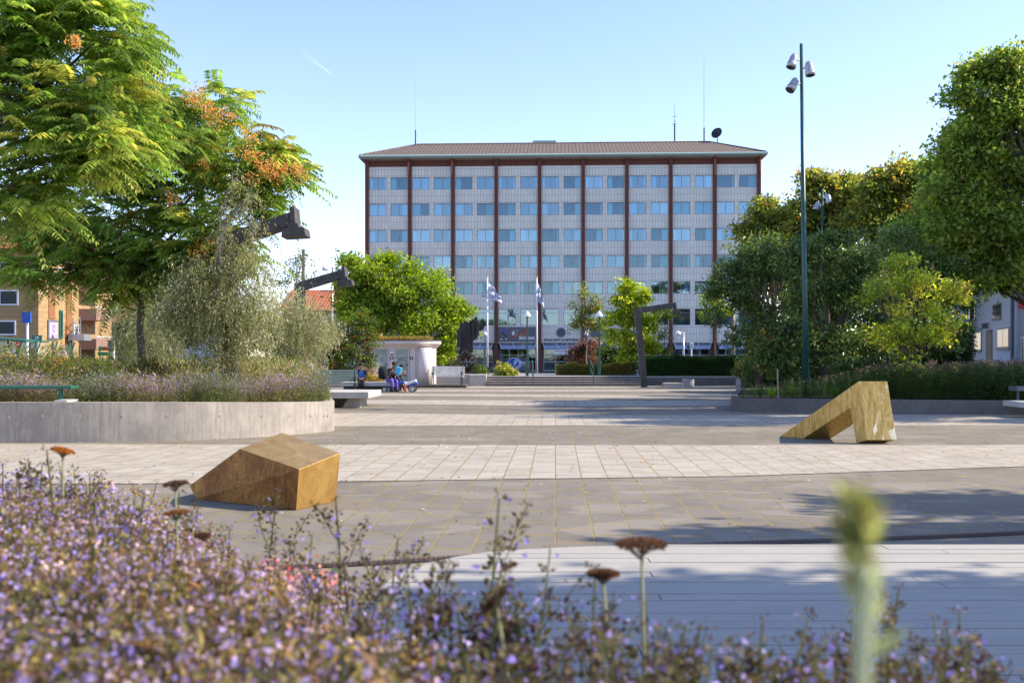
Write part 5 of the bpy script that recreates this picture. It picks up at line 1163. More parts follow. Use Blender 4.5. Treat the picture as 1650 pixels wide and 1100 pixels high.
pC, bC = person((X(641, 46), 46.3, SEAT), R(30), 'person in dark grey clothes squeezed in between the violet trousers and the buggy', SEAT, sit(.22, hands='up', kneex=.08, footx=.08, kf=.44, ff=.47, face=(-.3, -1, -.3)), 'greycloth', 'blackcloth', group='people resting on the benches', cap='blackcloth', sc=.93)
pD, bD = person((X(513, 41), 41.2, .58), R(15), 'man in a grey T-shirt sitting beside the dark green park bench', .5, sit(.2, hands='lap', sleeve=.6, kneex=.13, face=(.3, -1, -.4)), 'greycloth', 'redcloth', group='people resting on the benches')
stand = dict(hip=(0, 0, .92), chest=(0, -.02, 1.28), neck=(0, -.02, 1.46), head=(0, -.05, 1.60), face=(0, -1, 0), sleeve=1.0)
for s_, g_ in (('l', 1), ('r', -1)): stand.update({'sh'+s_: (g_*.18, 0, 1.37), 'hp'+s_: (g_*.09, 0, .88), 'kn'+s_: (g_*.10, -.02, .48), 'an'+s_: (g_*.10, .02, .07), 'to'+s_: (g_*.12, -.13, .04), 'el'+s_: (g_*.24, .03, 1.08), 'wr'+s_: (g_*.2, -.12, .86)})
person((X(495, 44), 44, .0), R(-20), 'person in a white shirt standing half hidden behind the small silver tree', 0, stand, 'whitecloth', 'blackcloth', group=None)
# rucksack, bag and pushchair next to them
x = X(617, 46.2); m = MB(); m.lathe([(.02, 0), (.2, .03), (.24, .25), (.22, .5), (.12, .62), (0, .63)], (x-.02, 46.45, SEAT+.12), 14); thing('rucksack', m, 'blackcloth', (x, 46.45, SEAT+.12), 'large black rucksack on the back of the person in violet trousers', 'bag', smooth=True)
x = X(642, 45.6); m = MB(); rr = Matrix.Rotation(R(22), 3, 'Y'); m.box((x, 45.5, .98), (.28, .16, .36), 0, rr); cb = thing('shoulder_bag', m, 'cyan', (x, 45.5, .98), 'bright turquoise bag held between the bench sitters and the pushchair', 'bag', bevel=.04)
m = MB(); m.tube([(x-.12, 45.5, 1.15), (x-.02, 45.5, 1.38), (x+.2, 45.5, 1.32), (x+.27, 45.5, 1.05)], .015, 6); part('strap', m, 'black', cb)
x0_ = X(664, 45.4); tr_ = empty('pushchair', (x0_, 45.4, 0), 0, 'white and blue buggy with large spoked wheels standing beside the bench sitters', 'pushchair')
def wheel(x, y, r, w=.04):
    m = MB(); n = 24; m.tube([(x+r*math.cos(a), y, r+r*math.sin(a)*.93+.01) for a in np.linspace(0, 2*math.pi, n+1)], .022, 6, cap=False); wl = part('wheel', m, 'tyre', tr_, smooth=True)
    m = MB(); m.tube([(x+(r-.035)*math.cos(a), y, r+(r-.035)*math.sin(a)*.93+.01) for a in np.linspace(0, 2*math.pi, n+1)], .012, 5, cap=False)
    for a in np.linspace(0, math.pi, 7)[:-1]: m.tube([(x-(r-.03)*math.cos(a), y, r-(r-.03)*math.sin(a)*.93), (x+(r-.03)*math.cos(a), y, r+(r-.03)*math.sin(a)*.93)], .005, 4)
    subpart('rim', m, 'whitepaint', wl, tr_)
wheel(x0_+.0, 45.2, .155); wheel(x0_+.02, 45.8, .155); wheel(X(620, 45.6), 45.4, .11); wheel(X(626, 45.6), 45.5, .11)
m = MB(); rr = Matrix.Rotation(R(-20), 3, 'Y'); m.box((x0_-.1, 45.5, .42), (.62, .42, .13), 0, rr); m.box((x0_+.02, 45.5, .33), (.5, .40, .12), 1, rr); m.box((x0_-.5, 45.5, .43), (.3, .36, .12), 1, rr); part('seat', m, ['whitepaint', 'blue'], tr_, bevel=.03)
m = MB(); m.tube([(x0_-.4, 45.3, .45), (x0_-.15, 45.3, .2), (x0_, 45.3, .16)], .014, 6); m.tube([(x0_-.45, 45.4, .4), (x0_-.7, 45.4, .8), (x0_-.9, 45.4, 1.05)], .014, 6); m.tube([(X(620, 45.6), 45.45, .12), (x0_-.4, 45.45, .3)], .014, 6); part('frame', m, 'darkmetal', tr_)
m = MB(); m.box((X(653.5, 45.3), 45.15, .2), (.07, .06, .36), 0, Matrix.Rotation(R(-8), 3, 'Y')); part('footrest', m, 'orange', tr_, bevel=.01)
# ================================================================ TREES AND SHRUBS
def tree(name, lobes, D, base, forkpx, r0, seed, pal, label, cat='tree', style='leaf', ry=.9, group=None, twigs=14, trunkd=0, mat_bark='bark', woodon=True, **kw):
    zb = base; bx_ = X(forkpx[0], D+trunkd); root = empty(name, (bx_, D+trunkd, zb), 0, label, cat, group)
    L = pxl(lobes, D, ry)
    if style == 'pinnate': c, T, LI = pinnate_crown('crown', L, root, tuple(root.location), seed, pal, **kw)
    else: c, T, LI = crown('crown', L, root, tuple(root.location), seed, pal, **kw)
    if woodon:
        fk = (X(forkpx[2] if len(forkpx) > 2 else forkpx[0], D+trunkd), D+trunkd, Z(forkpx[1], D+trunkd))
        wood(root, L, (bx_, D+trunkd, zb-.05), fk, r0, T, LI, seed+1, mat_bark, twigs)
    return root, c
GREEN = [(.23, .33, .075, 4), (.17, .28, .065, 4), (.30, .40, .10, 2), (.42, .44, .11, 1.4), (.10, .17, .04, 1)]
HOTG = GREEN + [(.30, .24, .04, .35)]
rootA, cA = tree('pinnate_tree', [(305, 200, 82), (365, 268, 78), (250, 285, 105), (432, 272, 36), (175, 350, 95), (110, 435, 72), (290, 385, 82), (378, 345, 48), (408, 350, 26), (58, 455, 48), (205, 215, 85), (340, 430, 48), (474, 288, 20), (160, 455, 50), (90, 375, 60), (240, 430, 55)], 24.5, .7, (228, 432), .105, 11,
    HOTG, 'large spreading tree with feathery green leaves and orange seed clusters in the left planter', style='pinnate', dens=7.6, per=4, length=.80, nl=11, ll=.20, lw=.062, twigs=10)
# orange seed clusters
rng = np.random.default_rng(21); cs = [(318, 150, 13), (305, 160, 8), (336, 178, 10), (348, 192, 11), (372, 186, 7), (405, 220, 9), (398, 245, 9), (412, 252, 7), (432, 268, 10), (445, 282, 9), (424, 272, 7), (458, 272, 7), (484, 280, 8), (478, 270, 6), (405, 288, 7), (325, 398, 9), (120, 66, 6), (345, 395, 8), (318, 410, 7), (275, 320, 8), (330, 262, 7)]
V_ = []; C_l = []
for px, py, r in cs:
    dd = 14.6 if px < 200 else 23.3; n = int(11*r); x, y, z = P(px, py, dd); s = r*dd/F
    V_.append(np.array([x, y, z]) + rng.normal(0, .6, (n, 3))*s*1.4); C_l.append(pick(rng, [(.62, .32, .12, 3), (.60, .42, .16, 3), (.48, .22, .10, 1), (.36, .36, .09, 1)] if py < 380 else [(.60, .34, .04, 2), (.62, .22, .04, 1)], n))
V_ = np.concatenate(V_); n = len(V_); Vv, Ff = rhombs(V_, unit(rng.normal(0, 1, (n, 3))-[0, 0, .3]), unit(rng.normal(0, 1, (n, 3))), rng.uniform(.05, .09, n), np.full(n, .035))
npmesh('seed_cluster', Vv, Ff, np.concatenate(C_l), ['leaf'], rootA, tuple(rootA.location))
tree('pinnate_tree', [(60, 90, 120), (145, 175, 80), (120, 20, 75), (-60, 200, 140), (90, 270, 95), (25, 330, 62), (205, 120, 42), (60, -90, 120), (165, 250, 62), (150, 70, 60), (-20, 60, 110), (200, 195, 50)], 16.0, .7, (-95, 300), .13, 31,
    GREEN, 'nearest big tree with long feathery leaves filling the upper left corner', style='pinnate', dens=8.6, per=4, length=.66, nl=11, ll=.165, lw=.052, twigs=9)
SILV = [(.28, .29, .14, 3), (.36, .36, .20, 3), (.16, .19, .07, 2), (.45, .43, .28, 1)]
# weeping silver pears
def silver(lobes, D, base, fork, r0, seed, label, dens=30, per=16, nhang=420, **kw):
    r, c = tree('silver_pear', lobes, D, base, fork, r0, seed, SILV, label, group='silver-leaved weeping trees', dens=dens, per=per, leaf=.095, asp=.28, spread=.17, droop=1.2, flat=1.3, twigs=22, mat_bark='greybark', **kw)
    rng = np.random.default_rng(seed+5); L = np.array(pxl(lobes, D, .9)); n = nhang; i = rng.choice(len(L), n, p=(L[:, 3]**2)/(L[:, 3]**2).sum())
    p0 = L[i, :3] + unit(rng.normal(0, 1, (n, 3)))*L[i, 3:6]*rng.uniform(.7, 1.08, (n, 1)); m = 22; t = np.linspace(0, 1, m); out = unit((p0-L[i, :3])*[1, 1, .2]); ln = rng.uniform(.3, .8, n)
    pts = p0[:, None] + out[:, None]*(t[None, :, None]*.22) - np.array([0, 0, 1.0])*(ln[:, None]*t**1.4)[..., None]
    q = pts.reshape(-1, 3); q = q + rng.normal(0, .012, q.shape); Vv, Ff = rhombs(q, unit(rng.normal(0, .7, q.shape)-[0, 0, .8]), unit(rng.normal(0, 1, q.shape)), rng.uniform(.05, .09, len(q)), np.full(len(q), .018))
    npmesh('hanging_twigs', Vv, Ff, pick(rng, SILV, len(q)), ['leaf'], r, tuple(r.location)); return r
silver([(380, 290, 9), (405, 315, 12), (370, 335, 13), (415, 365, 14), (355, 380, 16), (385, 410, 20), (325, 450, 36), (400, 440, 40), (280, 465, 24), (315, 500, 42), (370, 500, 45), (420, 500, 35), (275, 520, 35), (350, 550, 35), (405, 550, 30)], 23.0, .7, (344, 420, 356), .055, 41, 'tall weeping silver-leaved tree right of the big tree trunk', dens=15, nhang=750)
silver([(215, 500, 32), (240, 540, 32), (205, 555, 26), (255, 480, 22), (270, 560, 25)], 27.5, .66, (262, 540), .045, 44, 'low silver-leaved tree behind the trunk of the big tree', dens=20)
silver([(490, 520, 44), (470, 500, 30), (515, 540, 26), (455, 545, 32), (490, 560, 34), (440, 520, 25), (520, 515, 20)], 31.5, .6, (489, 560), .05, 47, 'small round silver-leaved tree above the seated man in grey', dens=24)
tree('airy_tree', [(478, 440, 30), (500, 450, 26), (460, 455, 24), (485, 425, 18)], 40, 0, (480, 480), .05, 51, [(.10, .13, .05), (.16, .18, .07)], 'thin airy tree with sparse leaves against the sky above the small silver tree', dens=7, per=5, leaf=.10, spread=.15, twigs=12)
BR = [(.22, .31, .04, 4), (.17, .26, .035, 4), (.28, .36, .05, 3), (.38, .38, .07, .8), (.08, .15, .03, 1.5)]
tree('bright_green_tree', [(600, 450, 38), (565, 425, 16), (572, 465, 26), (640, 480, 45), (690, 465, 32), (725, 510, 28), (690, 520, 45), (595, 510, 40), (640, 530, 45), (715, 560, 26), (742, 500, 14), (715, 580, 20), (735, 535, 22), (690, 575, 26), (750, 515, 10), (560, 480, 24), (665, 440, 16), (625, 425, 14), (565, 500, 25)], 62, SZ, (668, 545), .2, 61, BR, 'broad bright green tree behind the toilet kiosk', dens=24, per=17, leaf=.24, spread=.30, asp=.42, twigs=8)
tree('red_tinged_shrub', [(565, 525, 30), (545, 560, 30), (585, 545, 22), (575, 585, 26), (600, 560, 12), (552, 600, 20), (590, 520, 16)], 48, .1, (562, 600), .07, 65, [(.06, .12, .02, 4), (.13, .19, .03, 2), (.20, .10, .03, 1.6), (.035, .07, .015, 2)], 'dark green shrub with reddish top leaning over the kiosk', dens=24, per=16, leaf=.13, spread=.16, twigs=6)
MAP = [(.34, .42, .05, 3), (.25, .34, .04, 3), (.44, .46, .08, 2), (.12, .20, .03, 1)]
tree('maple', [(1012, 468, 13), (1005, 490, 18), (1030, 480, 14), (995, 520, 18), (1022, 515, 26), (1000, 545, 18), (1030, 550, 24), (1045, 530, 14), (1015, 575, 14), (1048, 565, 12), (1006, 456, 7)], 59.5, .5, (1018, 570), .07, 71, MAP, 'bright yellow-green maple on the terrace behind the leaning hammer mast', dens=26, per=14, leaf=.18, spread=.2, asp=.8, twigs=6)
tree('airy_tree', [(938, 468, 10), (950, 478, 9), (957, 500, 12), (928, 492, 9), (935, 520, 12), (958, 525, 12), (942, 505, 10), (972, 520, 9), (922, 525, 8), (964, 487, 7)], 64, .5, (945, 545), .05, 73, [(.18, .22, .05, 3), (.28, .22, .08, 1), (.10, .15, .03, 1)], 'slender open tree with pale stems in front of the purple-leaved bush', dens=16, per=9, leaf=.16, spread=.2, twigs=7, mat_bark='greybark')
tree('airy_tree', [(1063, 540, 14), (1070, 510, 12), (1060, 565, 14), (1052, 590, 10)], 66, .5, (1062, 580), .06, 74, [(.05, .09, .02), (.09, .14, .03)], 'dark slim tree close behind the maple', dens=24, per=12, leaf=.14, spread=.2)
tree('young_tree', [(1148, 488, 18), (1160, 505, 15), (1140, 510, 12)], 80, SZ, (1152, 530), .08, 75, BR, 'bright green tree top between the office and the dark glossy tree', dens=24, per=12, leaf=.2, spread=.25)
GLO = [(.09, .15, .035, 4), (.14, .21, .05, 3), (.04, .08, .02, 2), (.19, .27, .06, 1.6), (.28, .34, .09, .6)]
tree('dark_glossy_tree', [(1195, 430, 36), (1235, 440, 46), (1178, 480, 34), (1150, 512, 22), (1215, 500, 36), (1255, 520, 40), (1190, 528, 15), (1238, 400, 22), (1240, 575, 38), (1185, 455, 26), (1215, 550, 30), (1262, 600, 30), (1225, 415, 30)], 34, .35, (1262, 560), .12, 81, GLO, 'dark glossy-leaved tree arching left over the concrete drums', mats=('glossleaf',), dens=34, per=18, leaf=.15, spread=.19, asp=.38, twigs=8)
tree('dark_glossy_tree', [(1300, 430, 40), (1355, 420, 42), (1310, 490, 50), (1370, 480, 48), (1330, 550, 46), (1280, 545, 38), (1400, 430, 32), (1285, 590, 34), (1385, 570, 46), (1345, 395, 24), (1335, 605, 34), (1300, 410, 26), (1390, 470, 40)], 33, .35, (1330, 580), .12, 83, GLO, 'dark glossy-leaved tree directly behind the tall green mast', mats=('glossleaf',), dens=32, per=18, leaf=.15, spread=.19, asp=.38, twigs=8)
tree('dark_glossy_tree', [(1420, 440, 42), (1475, 440, 38), (1430, 520, 45), (1500, 480, 40), (1545, 500, 26), (1420, 585, 40), (1460, 580, 42), (1530, 540, 30), (1380, 605, 34), (1500, 560, 36), (1450, 400, 34), (1510, 430, 36)], 36, .35, (1450, 590), .12, 85, GLO, 'dark glossy-leaved tree behind the yellowing tree at the right', mats=('glossleaf',), dens=28, per=18, leaf=.15, spread=.19, asp=.38, twigs=8)
YEL = [(.30, .38, .06, 3), (.46, .50, .09, 3), (.17, .26, .05, 2), (.56, .52, .12, 1), (.48, .30, .10, .25)]
tree('yellowing_tree', [(1455, 440, 26), (1490, 455, 32), (1430, 490, 36), (1480, 510, 42), (1530, 480, 24), (1440, 545, 32), (1500, 550, 34), (1415, 455, 18), (1540, 525, 18), (1465, 580, 22)], 30, .35, (1470, 575), .06, 91, YEL, 'yellowing leafy tree in the right planter beside the white house', dens=17, per=14, leaf=.14, spread=.17, asp=.5, twigs=20)
OLV = [(.22, .27, .06, 4), (.30, .33, .07, 3), (.08, .12, .03, 2), (.30, .23, .06, 1.4), (.34, .19, .06, .6)]
for lob, seed, lab, D in (([(1240, 355, 26), (1215, 385, 26), (1258, 380, 34), (1234, 328, 10), (1208, 410, 24), (1268, 345, 20), (1245, 420, 34), (1280, 410, 30)], 101, 'olive-green tree nearest the office corner, its top left of the green mast', 62),
    ([(1325, 325, 32), (1308, 292, 14), (1345, 308, 26), (1375, 335, 38), (1320, 370, 38), (1355, 385, 40), (1295, 345, 26), (1390, 305, 24), (1280, 380, 30), (1330, 430, 40)], 103, 'brownish-green tree with an uneven top behind the distant mast', 60),
    ([(1450, 298, 36), (1418, 310, 30), (1440, 350, 42), (1474, 285, 24), (1485, 330, 38), (1400, 370, 40), (1440, 400, 44), (1400, 440, 40), (1490, 400, 40)], 105, 'tree with rusty autumn patches in the row at the right', 57),
    ([(1515, 290, 32), (1540, 320, 40), (1505, 355, 42), (1550, 275, 26), (1480, 390, 40), (1540, 390, 44), (1500, 430, 40), (1570, 430, 40)], 107, 'green round-headed tree between the autumn-tinted tree and the tallest tree', 52)):
    px = lob[0][0]; tree('leafy_tree', lob, D, 0, (px+6, lob[0][1]+130), .2, seed, OLV if seed != 107 else GREEN, lab, group='row of trees at the right', dens=25, per=18, leaf=.25, spread=.33, asp=.6, twigs=6)
tree('tall_tree', [(1600, 130, 40), (1635, 115, 34), (1570, 170, 40), (1610, 240, 50), (1560, 250, 34), (1650, 160, 50), (1600, 200, 46), (1555, 205, 22), (1645, 210, 55), (1580, 265, 46), (1630, 290, 55), (1690, 180, 60), (1560, 320, 42), (1600, 360, 52), (1540, 385, 40), (1650, 370, 60), (1580, 430, 42), (1630, 450, 44), (1550, 260, 26), (1700, 300, 70), (1590, 310, 40), (1535, 345, 30), (1530, 240, 18), (1548, 215, 20), (1575, 120, 24), (1610, 100, 20), (1540, 290, 30), (1520, 320, 24), (1560, 360, 40), (1600, 400, 44), (1520, 410, 34), (1560, 460, 26)], 36, .35, (1668, 470), .24, 111, [(.19, .27, .06, 4), (.27, .35, .07, 3), (.10, .16, .035, 1.4), (.36, .38, .09, 1)], 'tallest tree, rising at the right edge of the view', dens=22, per=20, leaf=.18, spread=.25, asp=.62, twigs=6)
# distant backing trees at the left and beyond the terrace
DK = [(.05, .09, .02, 3), (.08, .13, .03, 2), (.11, .15, .04, 1)]
for lob, D, seed, lab, nm in (([(150, 530, 30), (180, 560, 30), (165, 500, 20), (200, 530, 26), (140, 565, 18)], 78, 121, 'dark tree beside the brick house seen through the big tree', 'background_tree'),
    ([(250, 500, 36), (300, 540, 40), (350, 520, 40), (390, 560, 36), (240, 560, 34), (320, 480, 26)], 75, 123, 'dark background tree behind the silver-leaved trees', 'background_tree'),
    ([(430, 530, 30), (470, 550, 30), (510, 560, 24), (450, 580, 22), (540, 575, 22)], 72, 125, 'dark background tree behind the small silver tree', 'background_tree'),
    ([(1260, 460, 60), (1350, 500, 70), (1450, 500, 70), (1540, 440, 50), (1560, 380, 40)], 66, 127, 'shaded background tree behind the dark glossy trees', 'background_tree'),
    ([(985, 585, 18), (965, 572, 14), (1000, 570, 14), (975, 552, 8)], 70, 129, 'dark leafy bush left of the maple trunk', 'bush')):
    tree(nm, lob, D, SZ, (lob[0][0], lob[0][1]+20), .15, seed, DK, lab, 'tree' if nm != 'bush' else 'bush', dens=15, per=16, leaf=.26, spread=.4, asp=.6, twigs=3)
def bush(name, lobes, D, base, pal, label, seed, dens=30, per=14, leaf=.10, spread=.12, asp=.5, group=None, cat='bush', ry=.9, mats=('leaf',)):
    L = pxl(lobes, D, ry); root = empty(name, (L[0][0], D, base), 0, label, cat, group)
    c, T, LI = crown('foliage', L, root, tuple(root.location), seed, pal, leaf=leaf, per=per, spread=spread, dens=dens, asp=asp, mats=mats)
    rg = random.Random(seed); m = MB(); b = Vector((L[0][0], D, base))
    for j in range(0, len(T), max(1, len(T)//26)): t = Vector(T[j]); m.tube([b+Vector((rg.uniform(-.15, .15), rg.uniform(-.1, .1), 0)), b.lerp(t, .5)+Vector((0, 0, .1)), t], [.018, .012, .003], 4)
    part('stems', m, 'bark', root); return root
bush('purple_leaved_bush', [(940, 575, 20), (930, 590, 12), (952, 590, 14), (948, 555, 12), (925, 575, 9)], 66, .3, [(.15, .075, .05, 3), (.26, .15, .09, 2), (.08, .05, .035, 2), (.17, .14, .05, 1.5)], 'purple-brown leaved bush in front of the office entrance', 131, leaf=.18, spread=.2)
bush('variegated_bush', [(813, 598, 14, 0, 9), (803, 600, 8, 0, 7), (824, 600, 9, 0, 7), (812, 592, 9, 0, 6)], 57.7, .5, [(.42, .42, .10, 3), (.26, .32, .06, 2), (.14, .18, .04, 1.4)], 'rounded yellow-green variegated bush at the top of the steps', 133, dens=55, leaf=.10, spread=.09)
bush('evergreen_bush', [(765, 596, 14, 0, 11), (750, 600, 10, 0, 8), (776, 599, 9, 0, 9)], 58, .5, [(.07, .13, .03, 3), (.11, .18, .03, 2)], 'green rounded bush in front of the iron sculpture', 135, dens=45, leaf=.10, spread=.1)
bush('evergreen_bush', [(725, 592, 16), (708, 598, 12), (738, 600, 10)], 60, .5, [(.05, .08, .02, 3), (.12, .10, .04, 1)], 'dark bush behind the pale park bench', 136, dens=36, leaf=.12, spread=.12)
bush('plume_grass', [(594, 590, 10, 0, 14), (588, 600, 9), (602, 598, 8, 0, 10)], 49, .1, [(.55, .46, .38, 3), (.40, .36, .22, 2)], 'pale feathery grass clump left of the kiosk doors', 137, dens=60, leaf=.14, spread=.1, asp=.12)
bush('golden_shrub', [(600, 610, 9, 0, 6), (612, 611, 9, 0, 6), (590, 611, 8, 0, 6)], 48.2, .05, [(.40, .30, .06, 3), (.24, .24, .05, 2)], 'low golden-leaved planting behind the slab bench', 138, dens=60, leaf=.08, spread=.08)
bush('two_tone_shrub', [(1198, 590, 12), (1210, 585, 12), (1190, 600, 9), (1208, 600, 10)], 50, .05, [(.16, .19, .05, 3), (.28, .20, .10, 1), (.07, .11, .03, 2)], 'pale mottled shrub at the right end of the dark hedge', 139, dens=46, leaf=.10, spread=.1)
bush('berry_shrub', [(1222, 560, 14), (1228, 585, 12), (1215, 575, 8), (1232, 540, 12)], 44, .1, [(.18, .20, .04, 3), (.40, .24, .06, 1), (.34, .08, .05, .8), (.09, .14, .03, 2)], 'shrub with reddish-yellow autumn leaves under the arching dark tree', 140, dens=36, leaf=.11, spread=.11)
bush('rose_shrub', [(40, 590, 26), (80, 580, 28), (0, 595, 26), (110, 600, 22), (60, 605, 22), (20, 570, 18), (100, 565, 16)], 21.6, .7, [(.15, .19, .04, 4), (.22, .24, .06, 2), (.40, .24, .09, 1.3), (.50, .46, .30, .6)], 'sprawling rose shrub with orange-brown faded flowers in front of the bus shelter', 141, dens=34, leaf=.055, spread=.09, asp=.6)
bush('rose_shrub', [(150, 600, 22), (185, 610, 20), (130, 585, 16), (165, 590, 14)], 21.8, .7, [(.10, .16, .03, 4), (.18, .22, .05, 2), (.36, .22, .08, .8)], 'greener rose shrub below the traffic light', 142, dens=34, leaf=.055, spread=.09, asp=.6)
bush('red_tinged_shrub', [(225, 595, 22), (250, 600, 20), (205, 600, 16), (240, 580, 12)], 22.6, .7, [(.06, .09, .02, 3), (.13, .08, .03, 1.6), (.10, .14, .03, 1)], 'dark reddish shrub around the foot of the big tree', 143, dens=34, leaf=.06, spread=.09)
# clipped hedges: a leafy shell round a box
def hedge(name, x0, x1, y0, y1, z0, z1, pal, label, seed, n, leaf=.07, jag=.07):
    rng = np.random.default_rng(seed); root = empty(name, ((x0+x1)/2, (y0+y1)/2, z0), 0, label, 'hedge')
    w = np.array([(x1-x0)*(z1-z0), (x1-x0)*(y1-y0)*1.0, (y1-y0)*(z1-z0), (x1-x0)*(z1-z0)*.5]); f = rng.choice(4, n, p=w/w.sum()); u_ = rng.uniform(0, 1, (n, 3)); c = np.array([x0, y0, z0]) + u_*np.array([x1-x0, y1-y0, z1-z0])
    nr = np.zeros((n, 3)); dpt = np.abs(rng.normal(0, jag, n)); wob = .06*np.sin(c[:, 0]*2.1)+.05*np.sin(c[:, 0]*5.3+1)
    for k, ax_, v, s_ in ((0, 1, y0, -1), (1, 2, z1, 1), (2, 0, x0, -1), (3, 1, y1, 1)):
        q = f == k; c[q, ax_] = v - s_*(dpt[q]-jag*.7); nr[q, ax_] = s_
    c[:, 2] += wob*(c[:, 2]-z0)/(z1-z0)
    ax_ = unit(nr*.5+rng.normal(0, .7, (n, 3))+[0, 0, .3]); Vv, Ff = rhombs(c, ax_, unit(nr+rng.normal(0, .6, (n, 3))), rng.uniform(.6, 1.3, n)*leaf, np.full(n, leaf*.5))
    npmesh('foliage', Vv, Ff, pick(rng, pal, n), ['leaf'], root, tuple(root.location)); m = MB(); m.bb(x0+.12, x1-.12, y0+.12, y1-.12, z0, z1-.14); part('core', m, 'soil', root)
hedge('clipped_hedge', X(1040, 58), X(1196, 58), 57.3, 60.5, .42, Z(577.5, 57.3), [(.035, .085, .02, 4), (.055, .115, .025, 2), (.10, .17, .03, .6)], 'tall dark green clipped hedge behind the concrete drums', 151, 52000, .10)
hedge('low_hedge', X(899, 60), X(1024, 60), 59.5, 61, .5, Z(589, 59.5), [(.20, .24, .05, 3), (.12, .18, .04, 2), (.40, .17, .06, 1.6)], 'low hedge with orange-red tips in front of the office entrance', 153, 22000, .09)
hedge('clipped_hedge', X(1222, 45), X(1570, 45), 45, 47, 0, 2.9, [(.045, .085, .025, 4), (.07, .12, .03, 2), (.12, .17, .04, .6)], 'high dark hedge added for the darkness beneath the glossy-leaved trees', 155, 46000, .13, .22)  # added hedge: closes the pale gaps and gives the dark under the trees
# shade trees to the right of the view: their shadows fall across the deck and paving
for i, (bx0, by0, lob, lab) in enumerate(((13.6, 4.2, [(12.6, 4.7, 9.6, 1.5, .95, .9), (11.9, 4.0, 8.6, 1.3, 1.1, .9), (13.4, 4.9, 8.7, 1.4, .9, .9), (13.8, 4.0, 7.6, 1.5, 1.1, .9), (14.6, 4.9, 7.2, 1.5, .95, .8), (15.6, 4.4, 7.0, 1.4, 1.0, .8), (16.4, 4.9, 6.4, 1.2, 1.0, .8), (12.4, 3.3, 7.3, 1.2, .8, .8), (17.0, 3.4, 7.6, 1.5, 1.0, .9), (11.6, 2.6, 8.0, 1.2, .9, .8), (12.9, 5.0, 8.9, 1.6, .75, .7), (12.0, 4.5, 8.0, 1.6, .9, .7), (13.2, 4.4, 7.8, 1.6, 1.0, .7), (14.2, 5.2, 7.9, 1.5, .7, .7), (15.4, 5.1, 7.4, 1.5, .8, .7), (14.8, 3.9, 6.6, 1.5, 1.1, .7), (16.4, 4.1, 7.4, 1.5, 1.0, .8), (11.2, 4.4, 8.6, 1.2, .7, .6)], 'broad tree outside the view whose shadow falls on the deck'),
    (16.0, 10.6, [(13.9, 9.1, 9.0, 1.1, .35, .35), (15.2, 9.3, 8.2, 1.0, .3, .35), (15.4, 10.9, 8.0, 1.3, .6, .5), (16.6, 10.7, 7.4, 1.2, .7, .5), (17.6, 11.3, 7.6, 1.2, .6, .5), (18.2, 10.2, 7.0, 1.2, .6, .5), (16.2, 11.2, 8.2, 1.3, .5, .45), (17.2, 10.4, 8.4, 1.3, .5, .45)], 'slimmer tree outside the view dappling the grey paving'),
    (24.5, 27.5, [(22.5, 24.8, 13.5, 2.2, .7, 1.2), (23.0, 27.0, 14.5, 2.4, .9, 1.3), (22.0, 28.6, 12.0, 2.6, 1.0, 1.4), (25.5, 26.0, 12.5, 2.2, 1.0, 1.5), (24.0, 30.5, 15.5, 2.6, .9, 1.4), (27.0, 29.0, 11.0, 2.4, 1.3, 1.6), (23.0, 28.4, 9.0, 2.0, 1.2, 1.4), (26.0, 25.2, 9.4, 2.0, .8, 1.3)], 'high tree beyond the right edge shading the middle of the square'),
    (28.5, 35.5, [(25.5, 33.0, 16.5, 2.6, .8, 1.3), (26.5, 35.6, 15.0, 2.6, .7, 1.5), (28.5, 37.6, 17.0, 2.6, .7, 1.5), (29.0, 34.5, 12.0, 2.6, 1.6, 1.8), (31.0, 37.0, 13.0, 2.4, 1.6, 1.8)], 'high tree beyond the right edge behind the white house corner'),
    (33.5, 43.5, [(31, 41.0, 17, 2.6, .8, 1.4), (32, 43.8, 16, 2.8, .8, 1.6), (34, 45.8, 18, 2.8, .7, 1.6), (35, 42.5, 13, 2.6, 1.8, 1.8)], 'farthest high tree beyond the right edge of the square'))):
    root = empty('shade_tree', (bx0, by0, 0), 0, lab, 'tree', 'shade trees beyond the right edge')
    c, T, LI = crown('crown', lob, root, (bx0, by0, 0), 200+i, OLV, leaf=.22, per=20, spread=.28, dens=34, asp=.6); wood(root, lob, (bx0, by0, 0), (bx0, by0, lob[3][2]-2), .22, T, LI, 210+i, twigs=4)

